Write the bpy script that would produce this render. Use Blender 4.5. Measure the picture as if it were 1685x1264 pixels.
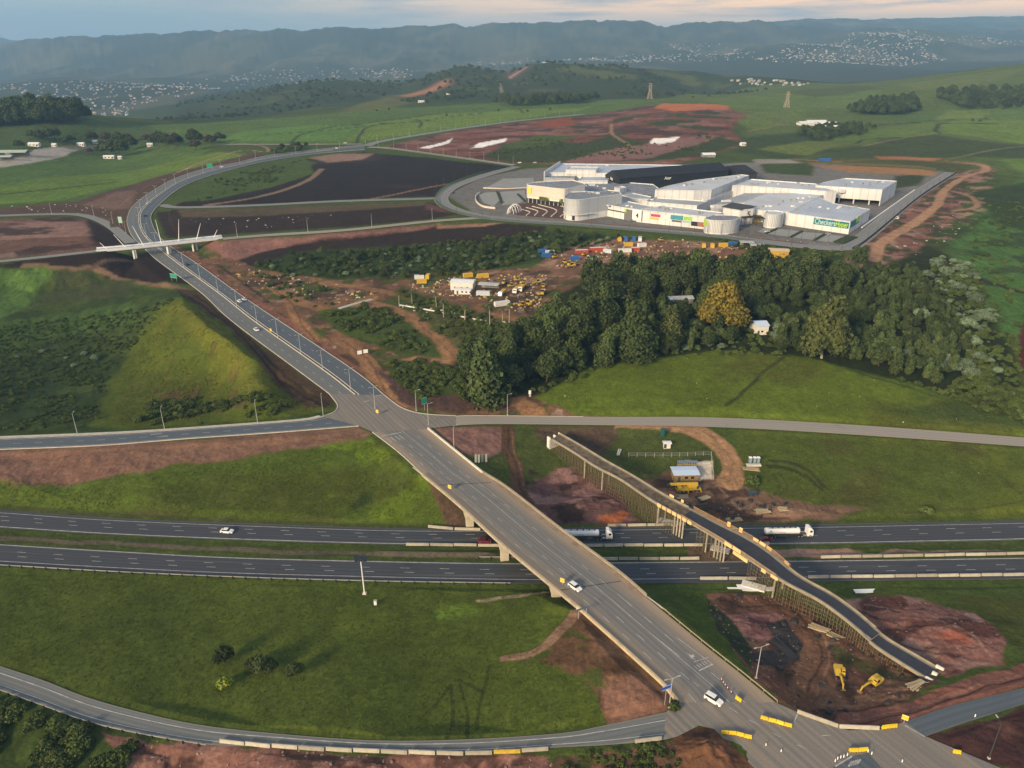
import bpy, bmesh, math, random
import numpy as np
from mathutils import Vector, Matrix

# ------------------------------------------------------------------ scene, camera, sky, sun, exposure
SC = bpy.context.scene
for o in list(bpy.data.objects): bpy.data.objects.remove(o)
COL = SC.collection
R = math.radians
rnd = random.Random(7)
F, CX, CY, CAMH, PITCH = 1250.0, 842.5, 632.0, 150.0, R(24.2)   # focal length etc. in pixels of the photograph

cam_d = bpy.data.cameras.new('camera'); cam = bpy.data.objects.new('camera', cam_d); COL.objects.link(cam)
cam.location = (0, 0, CAMH); cam.rotation_euler = (R(90) - PITCH, 0, 0)
cam_d.sensor_fit = 'HORIZONTAL'; cam_d.angle = 2 * math.atan(CX / F)
cam_d.clip_start = 1.0; cam_d.clip_end = 40000
SC.camera = cam

SUN_ELEV, SUN_AZ = R(20), R(218)       # azimuth clockwise from +Y (straight ahead): behind the camera, to the left
W_ = bpy.data.worlds.new('World'); SC.world = W_; W_.use_nodes = True
nt = W_.node_tree; nt.nodes.clear()
def wn(t, **k):
    n = nt.nodes.new(t)
    for a, b in k.items(): setattr(n, a, b)
    return n
w_out = wn('ShaderNodeOutputWorld'); w_bg = wn('ShaderNodeBackground')
w_sky = wn('ShaderNodeTexSky', sky_type='NISHITA', sun_disc=False)
w_sky.sun_elevation = SUN_ELEV; w_sky.sun_rotation = SUN_AZ; w_sky.altitude = 200
w_sky.air_density = 1.0; w_sky.dust_density = 1.0; w_sky.ozone_density = 2.0
w_tc = wn('ShaderNodeTexCoord'); w_sep = wn('ShaderNodeSeparateXYZ')
nt.links.new(w_tc.outputs['Generated'], w_sep.inputs[0])
# thin high cloud, stretched along the horizon, over the whole dome
w_map = wn('ShaderNodeMapping'); w_map.inputs['Scale'].default_value = (2.6, 2.6, 34.0)
nt.links.new(w_tc.outputs['Generated'], w_map.inputs[0])
w_noi = wn('ShaderNodeTexNoise'); w_noi.inputs['Scale'].default_value = 2.0; w_noi.inputs['Detail'].default_value = 7
w_noi.inputs['Roughness'].default_value = 0.55
nt.links.new(w_map.outputs[0], w_noi.inputs[0])
w_r1 = wn('ShaderNodeValToRGB'); w_r1.color_ramp.elements[0].position = 0.46; w_r1.color_ramp.elements[1].position = 0.62
nt.links.new(w_noi.outputs['Fac'], w_r1.inputs[0])
# the sky's own colour opposite a setting sun: blue-grey low down, a rosy belt above it, blue overhead
w_el = wn('ShaderNodeValToRGB')
e = w_el.color_ramp.elements
e[0].position = 0.0; e[0].color = (1.7, 2.5, 3.2, 1)
e[1].position = 1.0; e[1].color = (2.2, 2.5, 3.0, 1)
for p, c in ((0.022, (1.8, 2.55, 3.05)), (0.05, (2.4, 2.7, 2.85)), (0.12, (3.0, 2.95, 2.85)), (0.30, (2.5, 2.6, 2.9))):
    q = w_el.color_ramp.elements.new(p); q.color = (*c, 1)
nt.links.new(w_sep.outputs['Z'], w_el.inputs[0])
w_mix = wn('ShaderNodeMix', data_type='RGBA'); w_mix.inputs[0].default_value = 0.85
nt.links.new(w_sky.outputs[0], w_mix.inputs[6]); nt.links.new(w_el.outputs[0], w_mix.inputs[7])
# the rosy belt is strongest opposite the sun
w_dot = wn('ShaderNodeVectorMath', operation='DOT_PRODUCT'); w_dot.inputs[1].default_value = (-math.sin(SUN_AZ), -math.cos(SUN_AZ), 0)
nt.links.new(w_tc.outputs['Generated'], w_dot.inputs[0])
w_a1 = wn('ShaderNodeMapRange', interpolation_type='SMOOTHSTEP'); w_a1.inputs[1].default_value = .45; w_a1.inputs[2].default_value = 1.0; nt.links.new(w_dot.outputs['Value'], w_a1.inputs[0])
w_a2 = wn('ShaderNodeValToRGB'); b0 = w_a2.color_ramp.elements
b0[0].position = 0.010; b0[0].color = (0, 0, 0, 1); b0[1].position = 0.5; b0[1].color = (0, 0, 0, 1)
for p_, v_ in ((0.034, 1.0), (0.14, .9)): q = b0.new(p_); q.color = (v_, v_, v_, 1)
nt.links.new(w_sep.outputs['Z'], w_a2.inputs[0])
w_am = wn('ShaderNodeMath', operation='MULTIPLY'); nt.links.new(w_a1.outputs[0], w_am.inputs[0]); nt.links.new(w_a2.outputs[0], w_am.inputs[1])
w_belt = wn('ShaderNodeMix', data_type='RGBA'); w_belt.inputs[7].default_value = (9.0, 5.4, 3.0, 1); nt.links.new(w_am.outputs[0], w_belt.inputs[0]); nt.links.new(w_mix.outputs[2], w_belt.inputs[6])
w_mc = wn('ShaderNodeMath', operation='MULTIPLY'); w_mc.inputs[1].default_value = 0.85
nt.links.new(w_r1.outputs[0], w_mc.inputs[0])
w_cl = wn('ShaderNodeMix', data_type='RGBA'); w_cl.inputs[7].default_value = (2.3, 2.6, 2.9, 1)
nt.links.new(w_mc.outputs[0], w_cl.inputs[0]); nt.links.new(w_belt.outputs[2], w_cl.inputs[6])
nt.links.new(w_cl.outputs[2], w_bg.inputs[0]); w_bg.inputs[1].default_value = 0.092
nt.links.new(w_bg.outputs[0], w_out.inputs[0])

sun_d = bpy.data.lights.new('sun', 'SUN'); sun = bpy.data.objects.new('sun', sun_d); COL.objects.link(sun)
sun_d.energy = 2.6; sun_d.angle = R(12); sun_d.color = (1.0, 0.76, 0.47)
sdir = Vector((math.sin(SUN_AZ) * math.cos(SUN_ELEV), math.cos(SUN_AZ) * math.cos(SUN_ELEV), math.sin(SUN_ELEV)))
sun.rotation_euler = sdir.to_track_quat('Z', 'Y').to_euler(); sun.location = sdir * 500

vs = SC.view_settings
vs.view_transform = 'Standard'; vs.look = 'None'; vs.exposure = 1.12; vs.gamma = 1.0; vs.use_curve_mapping = False
SC.cycles.use_denoising = True; SC.cycles.max_bounces = 6; SC.cycles.volume_bounces = 0
SC.cycles.diffuse_bounces = 3; SC.cycles.glossy_bounces = 2; SC.cycles.transparent_max_bounces = 8
SC.cycles.use_adaptive_sampling = True; SC.cycles.adaptive_threshold = 0.015

# ------------------------------------------------------------------ pixels of the photograph -> points of the place
SP, CP = math.sin(PITCH), math.cos(PITCH)
def ray(px, py):
    a, b = (px - CX) / F, -(py - CY) / F
    return np.array((a, b * SP + CP, b * CP - SP))
def P(px, py, z):
    d = ray(px, py); t = (z - CAMH) / d[2]
    return np.array((d[0] * t, d[1] * t, z))
def PY(px, py, Y):
    d = ray(px, py); t = Y / d[1]
    return np.array((d[0] * t, Y, CAMH + d[2] * t))
def px_m(p):                                   # pixels of the photograph per metre at a point
    return F / (p[1] * CP + (CAMH - p[2]) * SP)

# ------------------------------------------------------------------ noise
_TAB = np.random.RandomState(5).rand(64, 128, 128).astype(np.float32)
def vnoise(x, y, s=0):
    x, y = np.asarray(x, np.float32), np.asarray(y, np.float32)
    xi, yi = np.floor(x), np.floor(y)
    fx, fy = x - xi, y - yi
    fx, fy = fx * fx * (3 - 2 * fx), fy * fy * (3 - 2 * fy)
    T = _TAB[s % 64]; i, j = xi.astype(np.int32) & 127, yi.astype(np.int32) & 127; i1, j1 = (i + 1) & 127, (j + 1) & 127
    a, b = T[i, j], T[i, j1]
    a = a + (T[i1, j] - a) * fx; b = b + (T[i1, j1] - b) * fx
    return a + (b - a) * fy
def fbm(x, y, s=0, o=4):
    t, a, n = 0, 1.0, 0
    for k in range(o):
        t = t + a * vnoise(x * 2 ** k + 17.3 * k, y * 2 ** k - 9.1 * k, s + k); n += a; a *= .5
    return t / n * 2 - 1
def sstep(a, b, x):
    t = np.clip((x - a) / (b - a), 0, 1); return t * t * (3 - 2 * t)

# ------------------------------------------------------------------ object helpers
MATS = {}
def link(o, parent=None):
    COL.objects.link(o)
    if parent is not None: o.parent = parent
    return o
def tag(o, label=None, cat=None, group=None, kind=None):
    if label: o['label'] = label
    if cat: o['category'] = cat
    if group: o['group'] = group
    if kind: o['kind'] = kind
    return o
def thing(name, label, cat, loc=(0, 0, 0), rz=0, group=None, s=1):
    o = bpy.data.objects.new(name, None); COL.objects.link(o); o.empty_display_size = .5
    o.location = loc; o.rotation_euler = (0, 0, rz); o.scale = (s, s, s)
    return tag(o, label, cat, group)
def kids(o): return [c for c in bpy.data.objects if c.parent == o]
class MB:
    """collects shapes; build() makes ONE mesh object of them"""
    def __init__(s): s.v, s.f, s.m = [], [], []
    def add(s, v, f, m=0):
        k = len(s.v); s.v += [tuple(map(float, p)) for p in v]; s.f += [tuple(i + k for i in q) for q in f]; s.m += [m] * len(f); return s
    def box(s, c, d, rz=0, m=0, taper=1.0, rx=0, ry=0):
        M = Matrix.Translation(c) @ Matrix.Rotation(rz, 4, 'Z') @ Matrix.Rotation(ry, 4, 'Y') @ Matrix.Rotation(rx, 4, 'X')
        x, y, z = d[0] / 2, d[1] / 2, d[2] / 2
        v = [(-x, -y, -z), (x, -y, -z), (x, y, -z), (-x, y, -z)] + [(a * taper, b * taper, z) for a, b in ((-x, -y), (x, -y), (x, y), (-x, y))]
        return s.add([M @ Vector(p) for p in v], [(3, 2, 1, 0), (4, 5, 6, 7), (0, 1, 5, 4), (1, 2, 6, 5), (2, 3, 7, 6), (3, 0, 4, 7)], m)
    def tube(s, a, b, r0, r1=None, n=8, m=0, cap=True):
        a, b = Vector(a), Vector(b); r1 = r0 if r1 is None else r1
        q = (b - a).to_track_quat('Z', 'Y'); v = []
        for c, r in ((a, r0), (b, r1)):
            for k in range(n):
                t = 2 * math.pi * k / n; v.append(c + q @ Vector((r * math.cos(t), r * math.sin(t), 0)))
        f = [(k, (k + 1) % n, n + (k + 1) % n, n + k) for k in range(n)]
        if cap: f += [tuple(range(n - 1, -1, -1)), tuple(range(n, 2 * n))]
        return s.add(v, f, m)
    def prism(s, pts, z0, z1, m=0, top=None):
        n = len(pts)
        A = sum(pts[i][0] * pts[(i + 1) % n][1] - pts[(i + 1) % n][0] * pts[i][1] for i in range(n))
        if A < 0: pts = pts[::-1]
        zb = z0 if hasattr(z0, '__len__') else [z0] * n; zt = z1 if hasattr(z1, '__len__') else [z1] * n
        if A < 0: zb, zt = zb[::-1], zt[::-1]
        v = [(p[0], p[1], z) for p, z in zip(pts, zb)] + [(p[0], p[1], z) for p, z in zip(pts, zt)]
        f = [(k, (k + 1) % n, n + (k + 1) % n, n + k) for k in range(n)]
        s.add(v, f + [tuple(range(n - 1, -1, -1))], m)
        return s.add(v[n:], [tuple(range(n))], m if top is None else top)
    def extrude_y(s, prof, y0, y1, m=0):            # closed profile in xz, swept along y
        n = len(prof)
        v = [(p[0], y0, p[1]) for p in prof] + [(p[0], y1, p[1]) for p in prof]
        f = [(k, n + k, n + (k + 1) % n, (k + 1) % n) for k in range(n)] + [tuple(range(n)), tuple(range(2 * n - 1, n - 1, -1))]
        return s.add(v, f, m)
    def mesh(s, name, mats, smooth=False):
        me = bpy.data.meshes.new(name); me.from_pydata(s.v, [], s.f)
        for m in (mats if isinstance(mats, (list, tuple)) else [mats]): me.materials.append(m)
        if any(s.m): me.polygons.foreach_set('material_index', s.m)
        if smooth: me.polygons.foreach_set('use_smooth', [True] * len(s.f))
        me.update(); return me
    def build(s, name, mats, parent=None, smooth=False, bevel=0):
        o = bpy.data.objects.new(name, s.mesh(name, mats, smooth)); link(o, parent)
        if bevel:
            b = o.modifiers.new('b', 'BEVEL'); b.width = bevel; b.segments = 1; b.limit_method = 'ANGLE'
        return o
def copy_tree(o, parent=None, children=None):
    c = o.copy(); COL.objects.link(c); c.parent = parent
    for ch in (children if children is not None else o.children): copy_tree(ch, c)
    return c

# ------------------------------------------------------------------ materials
def mat(name, col, rough=.7, var=.0, scale=1.0, metal=0, spec=.3, col2=None, bump=0, bscale=8.0, coord='Object', randobj=0.0, stretch=None, emis=0):
    if name in MATS: return MATS[name]
    m = bpy.data.materials.new(name); MATS[name] = m; m.use_nodes = True
    t = m.node_tree; b = t.nodes['Principled BSDF']
    b.inputs['Roughness'].default_value = rough; b.inputs['Metallic'].default_value = metal
    b.inputs['Specular IOR Level'].default_value = spec; b.inputs['Base Color'].default_value = (*col, 1)
    tc = t.nodes.new('ShaderNodeTexCoord')
    src = tc.outputs[coord]
    if stretch:
        mp = t.nodes.new('ShaderNodeMapping'); mp.inputs['Scale'].default_value = stretch
        t.links.new(src, mp.inputs[0]); src = mp.outputs[0]
    out = None
    if var or col2:
        n = t.nodes.new('ShaderNodeTexNoise'); n.inputs['Scale'].default_value = scale; n.inputs['Detail'].default_value = 5
        n.inputs['Roughness'].default_value = .65
        t.links.new(src, n.inputs[0])
        r = t.nodes.new('ShaderNodeValToRGB'); r.color_ramp.elements[0].position = .3; r.color_ramp.elements[1].position = .7
        c0 = tuple(max(0, c * (1 - var)) for c in col); c1 = col2 if col2 else tuple(c * (1 + var) for c in col)
        r.color_ramp.elements[0].color = (*c0, 1); r.color_ramp.elements[1].color = (*c1, 1)
        t.links.new(n.outputs['Fac'], r.inputs[0]); out = r.outputs[0]
    if randobj:
        oi = t.nodes.new('ShaderNodeObjectInfo'); mr = t.nodes.new('ShaderNodeMapRange')
        mr.inputs['To Min'].default_value = 1 - randobj; mr.inputs['To Max'].default_value = 1 + randobj
        t.links.new(oi.outputs['Random'], mr.inputs[0])
        mu = t.nodes.new('ShaderNodeMix'); mu.data_type = 'RGBA'; mu.blend_type = 'MULTIPLY'; mu.inputs[0].default_value = 1
        if out: t.links.new(out, mu.inputs[6])
        else: mu.inputs[6].default_value = (*col, 1)
        t.links.new(mr.outputs[0], mu.inputs[7]); out = mu.outputs[2]
    if out: t.links.new(out, b.inputs['Base Color'])
    if bump:
        n2 = t.nodes.new('ShaderNodeTexNoise'); n2.inputs['Scale'].default_value = bscale; n2.inputs['Detail'].default_value = 4
        t.links.new(src, n2.inputs[0]); bp = t.nodes.new('ShaderNodeBump'); bp.inputs['Strength'].default_value = bump
        bp.inputs['Distance'].default_value = .1
        t.links.new(n2.outputs['Fac'], bp.inputs['Height']); t.links.new(bp.outputs[0], b.inputs['Normal'])
    return m
# ------------------------------------------------------------------ roads: edges (or centre + width) traced, heights given
def cr(pts, n=12):                              # Catmull-Rom through points
    p = np.array(pts, float); q = np.vstack([2 * p[0] - p[1], p, 2 * p[-1] - p[-2]]); out = []
    for i in range(1, len(q) - 2):
        t = np.linspace(0, 1, n, endpoint=False)[:, None]
        a, b, c, d = q[i - 1], q[i], q[i + 1], q[i + 2]
        out.append(.5 * (2 * b + (c - a) * t + (2 * a - 5 * b + 4 * c - d) * t ** 2 + (3 * b - a - 3 * c + d) * t ** 3))
    return np.vstack(out + [p[-1:]])
def resample(p, n):
    s = np.r_[0, np.cumsum(np.linalg.norm(np.diff(p, axis=0), axis=1))]
    u = np.linspace(0, s[-1], n); return np.stack([np.interp(u, s, p[:, k]) for k in range(3)], 1)
ROADS = {}
def road_lr(name, L, Rr, zf, step=4.0):
    l = cr([P(x, y, zf(x, y)) for x, y in L]); r = cr([P(x, y, zf(x, y)) for x, y in Rr])
    n = max(3, int(np.linalg.norm(np.diff(l, axis=0), axis=1).sum() / step))
    ROADS[name] = (resample(l, n), resample(r, n))
def road_c(name, C, w, zf, step=6.0):
    c = cr([P(x, y, zf(x, y)) for x, y in C]); n = max(3, int(np.linalg.norm(np.diff(c, axis=0), axis=1).sum() / step))
    c = resample(c, n); t = np.gradient(c, axis=0); t /= np.linalg.norm(t[:, :2], axis=1)[:, None]
    nrm = np.stack([-t[:, 1], t[:, 0], 0 * t[:, 0]], 1)
    ROADS[name] = (c + nrm * w / 2, c - nrm * w / 2)
ip = np.interp
Z8 = lambda x, y: 8.0
Z0 = lambda x, y: 0.0
zN = lambda x, y: ip(y, [236, 300, 367, 480, 650], [17, 15.5, 13, 10, 8])
road_lr('highway_far', [(-110, 834), (0, 839.5), (177, 852), (420, 862), (684, 870), (1000, 868), (1205, 865), (1347, 863), (1500, 860), (1685, 856), (1800, 852)],
        [(-110, 863), (0, 869), (177, 880), (420, 890), (684, 897), (1000, 898), (1205, 897), (1347, 896), (1500, 893), (1685, 889), (1800, 885)], Z0)
road_lr('highway_near', [(-110, 889), (0, 895), (200, 907), (420, 918), (800, 926), (1000, 925), (1325, 922), (1500, 920), (1685, 917), (1800, 914)],
        [(-110, 924), (0, 931), (200, 942), (420, 951), (800, 960), (1000, 961), (1325, 957), (1500, 955), (1685, 953), (1800, 950)], Z0)
road_lr('main_road', [(1118, 1156), (1099, 1132), (1029, 1068), (952, 999)], [(1276, 1156), (1224, 1113), (1158, 1061), (1062, 982)], Z8)
road_lr('bridge_line', [(952, 999), (880, 940), (823, 892), (755, 830), (697, 782)], [(1062, 982), (1013, 940), (918, 870), (833, 804), (793, 779)], Z8)
road_lr('main_road_upper', [(697, 782), (656, 744), (613, 711)], [(793, 779), (745, 740), (703, 706)], Z8)
road_lr('north_road', [(542, 648), (491, 610), (380, 527), (329, 480), (261, 430), (235, 406), (217, 388), (209, 367), (211, 353), (217, 341), (235, 325), (258, 310), (287, 294), (339, 277), (392, 267), (440, 256), (520, 246), (600, 238)],
        [(633, 651), (590, 615), (519, 567), (423, 504), (380, 474), (326, 435), (282, 406), (261, 388), (250, 367), (250, 351), (269, 330), (300, 307), (339, 291), (392, 276), (440, 265), (520, 253), (600, 246)], zN, 5)
road_lr('west_ramp', [(-120, 727), (0, 722), (208, 713), (420, 698), (507, 691), (532, 686)], [(-120, 744), (0, 739.5), (162, 733), (304, 722), (420, 714), (500, 708), (590, 701)],
        lambda x, y: ip(x, [0, 560], [6.5, 8]))
road_lr('east_road', [(750, 685), (783, 684), (1000, 686), (1150, 686.5), (1285, 692), (1462, 703), (1685, 720), (1800, 729)], [(750, 700), (819, 698), (1000, 700), (1145, 702), (1285, 708), (1488, 721), (1685, 735), (1800, 744)],
        lambda x, y: ip(x, [740, 1685], [8, 6]))
road_lr('south_ramp', [(-70, 1071), (0, 1096), (72, 1120), (144, 1148), (230, 1172), (317, 1191), (420, 1204), (602, 1218), (760, 1217), (920, 1207), (984, 1196), (1096, 1172)],
        [(-70, 1111), (0, 1136), (72, 1162), (144, 1188), (230, 1208), (346, 1226), (450, 1229), (570, 1235), (757, 1239), (901, 1231), (1000, 1226), (1092, 1218)],
        lambda x, y: ip(x, [0, 500, 1100], [2.5, 5, 8]))
road_lr('east_stub', [(1489, 1188), (1560, 1163), (1620, 1148), (1685, 1132), (1780, 1108)], [(1523, 1212), (1580, 1192), (1640, 1173), (1685, 1159), (1780, 1134)], lambda x, y: ip(x, [1489, 1685], [8, 7.5]))
road_c('west_side_road', [(-120, 358), (0, 355), (60, 353), (125, 353), (160, 361), (185, 374), (202, 388), (215, 400)], 8, lambda x, y: 12.6)
road_c('overpass_road_west', [(-120, 442), (0, 430), (80, 422), (160, 413)], 7, lambda x, y: ip(x, [0, 160], [15, 19]))
road_c('overpass_road_east', [(365, 393), (440, 387), (564, 379), (711, 364), (800, 358)], 8, lambda x, y: ip(x, [365, 440, 800], [19, 17.5, 18]))
road_c('middle_road', [(262, 335), (287, 341), (360, 340), (440, 337), (560, 331), (700, 327), (724, 326)], 9, lambda x, y: ip(x, [262, 300, 724], [13.6, 14.5, 18]))
road_c('fence_road', [(606, 242), (640, 244), (700, 252), (780, 263), (845, 272)], 12, lambda x, y: 17.5)
road_c('mall_ring_road', [(850, 274), (796, 289), (749, 306), (728, 322), (731, 336), (760, 349), (809, 359), (880, 365), (946, 369), (1048, 377), (1180, 388), (1242, 396), (1330, 406), (1385, 408), (1412, 398), (1500, 326), (1566, 284)], 13, lambda x, y: 18.0)
road_c('hill_road', [(604, 240), (631, 232), (740, 214), (852, 199), (960, 188)], 13, lambda x, y: ip(x, [600, 960], [17, 26]))
road_c('farm_road', [(596, 237), (480, 237.5), (356, 237.5)], 9, lambda x, y: 17.2)

# ------------------------------------------------------------------ terrain heights
ctl = []
def c_(px, py, z): ctl.append(P(px, py, z))
def y_(px, py, Y): ctl.append(PY(px, py, Y))
def x_(px, Y, z): ctl.append(np.array(((px - CX) / F * (Y * CP + (CAMH - z) * SP), Y, z)))
for nm, (l, r) in ROADS.items():
    if nm in ('bridge_line', 'overpass_road_west', 'overpass_road_east'): continue
    m = (l + r) / 2
    for k in np.linspace(0, len(m) - 1, 7 if len(m) > 30 else 4).astype(int): ctl.append(m[k])
for a in ((0, 1264, 0), (300, 1264, 2), (700, 1264, 4), (1000, 1264, 6), (-150, 1200, 0), (400, 1020, .5), (100, 1010, .3), (700, 1020, .6), (400, 1120, 2.2), (750, 1130, 3), (800, 1400, 4), (0, 1400, 0), (1300, 1400, 8), (1750, 1350, 8),
          (1250, 1040, .6), (1400, 1080, .8), (1480, 1120, 2.5), (1600, 1050, 3.5), (1640, 1220, 8), (1780, 1050, 3), (1200, 985, .5), (1100, 990, .8), (1685, 985, .6),
          (900, 780, .8), (1050, 810, .2), (1000, 840, .2), (1150, 740, 5), (1300, 760, 4), (1400, 830, 1), (1550, 780, 4), (1650, 840, 1), (850, 730, 6),
          (300, 800, 2.6), (100, 800, 2.4), (550, 780, 4), (600, 840, 1), (350, 760, 4.5),
          (1200, 640, 11), (1000, 600, 13), (1500, 645, 10), (1250, 572, 14.5), (1100, 585, 14), (1685, 690, 7.5), (1790, 690, 7), (1400, 605, 12),
          (100, 650, -1), (250, 610, -1), (50, 520, 0), (380, 620, 3), (100, 460, 4), (0, 455, 5), (-150, 560, 0), (450, 640, 6), (250, 490, 7),
          (300, 502, 14), (345, 538, 14.5), (395, 583, 13), (440, 632, 10.5), (220, 640, -1.5), (450, 440, 10), (550, 520, 9.5), (650, 560, 9), (700, 620, 8.5), (760, 600, 10), (560, 600, 8.3), (800, 480, 12), (950, 410, 15), (850, 560, 11),
          (1000, 500, 15), (1300, 500, 16), (1450, 560, 14), (1600, 600, 11), (1150, 420, 16), (1380, 440, 16), (1620, 470, 14), (1780, 450, 14),
          (1000, 330, 18), (1200, 360, 18), (1400, 370, 18), (1350, 290, 18), (1100, 290, 18), (900, 300, 18), (1500, 380, 16.5), (1620, 330, 19), (1600, 280, 21), (1450, 265, 21), (1780, 330, 20),
          (600, 290, 18), (500, 360, 15), (650, 400, 13), (450, 300, 17), (720, 440, 11), (560, 440, 10.5), (850, 400, 14),
          (100, 385, 12), (100, 300, 14), (50, 250, 17), (300, 230, 18), (150, 222, 20), (0, 280, 15), (-150, 300, 15), (-150, 230, 20),
          (400, 205, 20), (600, 200, 20), (800, 188, 24), (960, 178, 27), (1000, 230, 25), (1200, 190, 38), (1110, 176, 40), (850, 235, 20), (1100, 255, 20), (1230, 230, 22),
          (1300, 200, 25), (1400, 240, 20), (1600, 250, 22), (1550, 200, 26), (1450, 170, 32), (1330, 175, 30), (1780, 200, 28), (1650, 170, 40)): c_(*a)
# crests and the ground that falls away behind them
for a in ((1800, 104, 2600), (1685, 113, 2600), (1600, 119, 2550), (1500, 130, 2500), (1400, 139, 2400), (1300, 147, 2300), (1200, 155, 2150), (1100, 161, 2000), (1000, 163, 1900), (880, 167, 1800), (740, 174, 1750), (600, 180, 1700), (480, 191, 1600), (360, 197, 1550),
          (60, 196, 1250), (0, 193, 1300), (140, 205, 1250), (-120, 190, 1300), (250, 205, 1350)): y_(*a)
for a in ((-150, 1900, -35), (60, 1900, -40), (250, 1900, -25), (1800, 3500, -40), (1500, 3400, -60), (1300, 3200, -70), (1150, 2700, -30)): x_(*a)
# dark spur on the left, bush hill in the middle
for a in ((230, 190, 2700), (330, 168, 2900), (400, 152, 3000), (480, 139, 3050), (560, 133, 3100), (650, 138, 3000), (620, 155, 2500), (500, 168, 2300), (420, 185, 2200), (320, 196, 2150),
          (690, 133, 2950), (760, 108, 3000), (800, 115, 3000), (832, 121, 3000), (875, 105, 3050), (950, 108, 3100), (1050, 116, 3100), (1150, 124, 3100), (1250, 133, 3100), (1310, 141, 3000),
          (850, 140, 2500), (720, 155, 2350), (950, 145, 2400), (1100, 145, 2500), (850, 160, 2050), (660, 166, 2100), (1000, 155, 2200)): y_(*a)
for a in ((200, 2600, -100), (500, 4000, -150), (900, 4200, -150), (1200, 4200, -160)): x_(*a)
# valley with the townships, then the plateau's scarp
for a in ((-150, 196, 3200), (0, 192, 3200), (120, 190, 3200), (200, 180, 3400), (0, 160, 4000), (150, 160, 4100), (300, 155, 4300), (0, 140, 5000), (200, 138, 5200), (400, 134, 5600), (550, 126, 5800),
          (60, 125, 6300), (300, 122, 6500), (600, 112, 6600), (800, 105, 6700), (1000, 96, 6700), (1150, 92, 6700), (700, 120, 5800), (1000, 110, 5700), (1200, 118, 5200),
          (1250, 95, 6200), (1400, 108, 5600), (1400, 90, 6200), (1600, 105, 5600), (1350, 68, 7000), (1450, 58, 7500), (1520, 66, 7400), (1250, 78, 6800), (1600, 70, 8200), (1685, 62, 8800), (1800, 60, 8800), (1560, 92, 6300), (1685, 100, 5600), (1800, 98, 5600),
          (1400, 125, 4600), (1600, 115, 4700), (1750, 110, 4700)): y_(*a)
crest = ((-150, 92), (-40, 88), (10, 82), (40, 75), (80, 70), (160, 67.5), (240, 62), (330, 58), (440, 55), (530, 54), (640, 52), (750, 50), (820, 46), (950, 44), (1100, 41), (1200, 40.5), (1270, 41.5))
for x, y in crest: y_(x, y, 9000)
for x, y in crest[::2]:
    y_(x, y + 1.2, 9800); y_(x, y + 30, 8100); y_(x, y + 48 + (x < 300) * 6, 7400)
for a in ((1340, 48, 9300), (1420, 50, 9800), (1330, 40, 12500), (1500, 36, 12500), (1600, 35.5, 12500), (1685, 33, 12500), (1800, 32, 12500), (1500, 46, 10800), (1685, 46, 10800), (1800, 46, 10500),
          (0, 66, 13500), (-60, 62, 13500), (30, 76, 13000)): y_(*a)
for px in (100, 500, 900, 1250): x_(px, 13500, 120)
ctl = np.array(ctl)
def uv(x, y): return np.stack([x / y * 1.9, np.log(y)], -1)
cu = uv(ctl[:, 0], ctl[:, 1]); N = len(cu)
def tpsk(d2): return .5 * d2 * np.log(d2 + 1e-12)
K = tpsk(((cu[:, None] - cu[None]) ** 2).sum(-1)) + np.eye(N) * 2e-4
Pm = np.c_[np.ones(N), cu]
sol = np.linalg.solve(np.block([[K, Pm], [Pm.T, np.zeros((3, 3))]]), np.r_[ctl[:, 2], np.zeros(3)])
NU, NV = 260, 320
cgu = np.linspace(-1.75, 1.75, NU); cgv = np.linspace(math.log(70), math.log(15000), NV)
gg = np.stack(np.meshgrid(cgu, cgv), -1).reshape(-1, 2)
cz = np.concatenate([tpsk(((c[:, None] - cu[None]) ** 2).sum(-1)) @ sol[:N] + sol[N] + c @ sol[N + 1:] for c in np.array_split(gg, 40)]).reshape(NV, NU)
def base_z(x, y):
    q = uv(x, y)
    a = np.clip((q[..., 0] - cgu[0]) / (cgu[1] - cgu[0]), 0, NU - 1.001); b = np.clip((q[..., 1] - cgv[0]) / (cgv[1] - cgv[0]), 0, NV - 1.001)
    i, j = a.astype(int), b.astype(int); fa, fb = a - i, b - j
    return (cz[j, i] * (1 - fa) + cz[j, i + 1] * fa) * (1 - fb) + (cz[j + 1, i] * (1 - fa) + cz[j + 1, i + 1] * fa) * fb

# the ground sheet: a grid whose cells grow with distance
ys = np.r_[np.arange(1345, 150, -1.5), np.arange(150, 92, -.75)]
dep = PITCH + np.arctan((ys - CY) / F)
gy = CAMH / np.tan(dep)
gy = np.r_[gy, np.arange(gy[-1] + 45, 13900, 48)]
gt = np.linspace(-.80, .80, 900)
GY = np.repeat(gy[:, None], len(gt), 1); GX = (GY * CP + CAMH * SP) * gt[None]
GZ = base_z(GX, GY)
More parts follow.
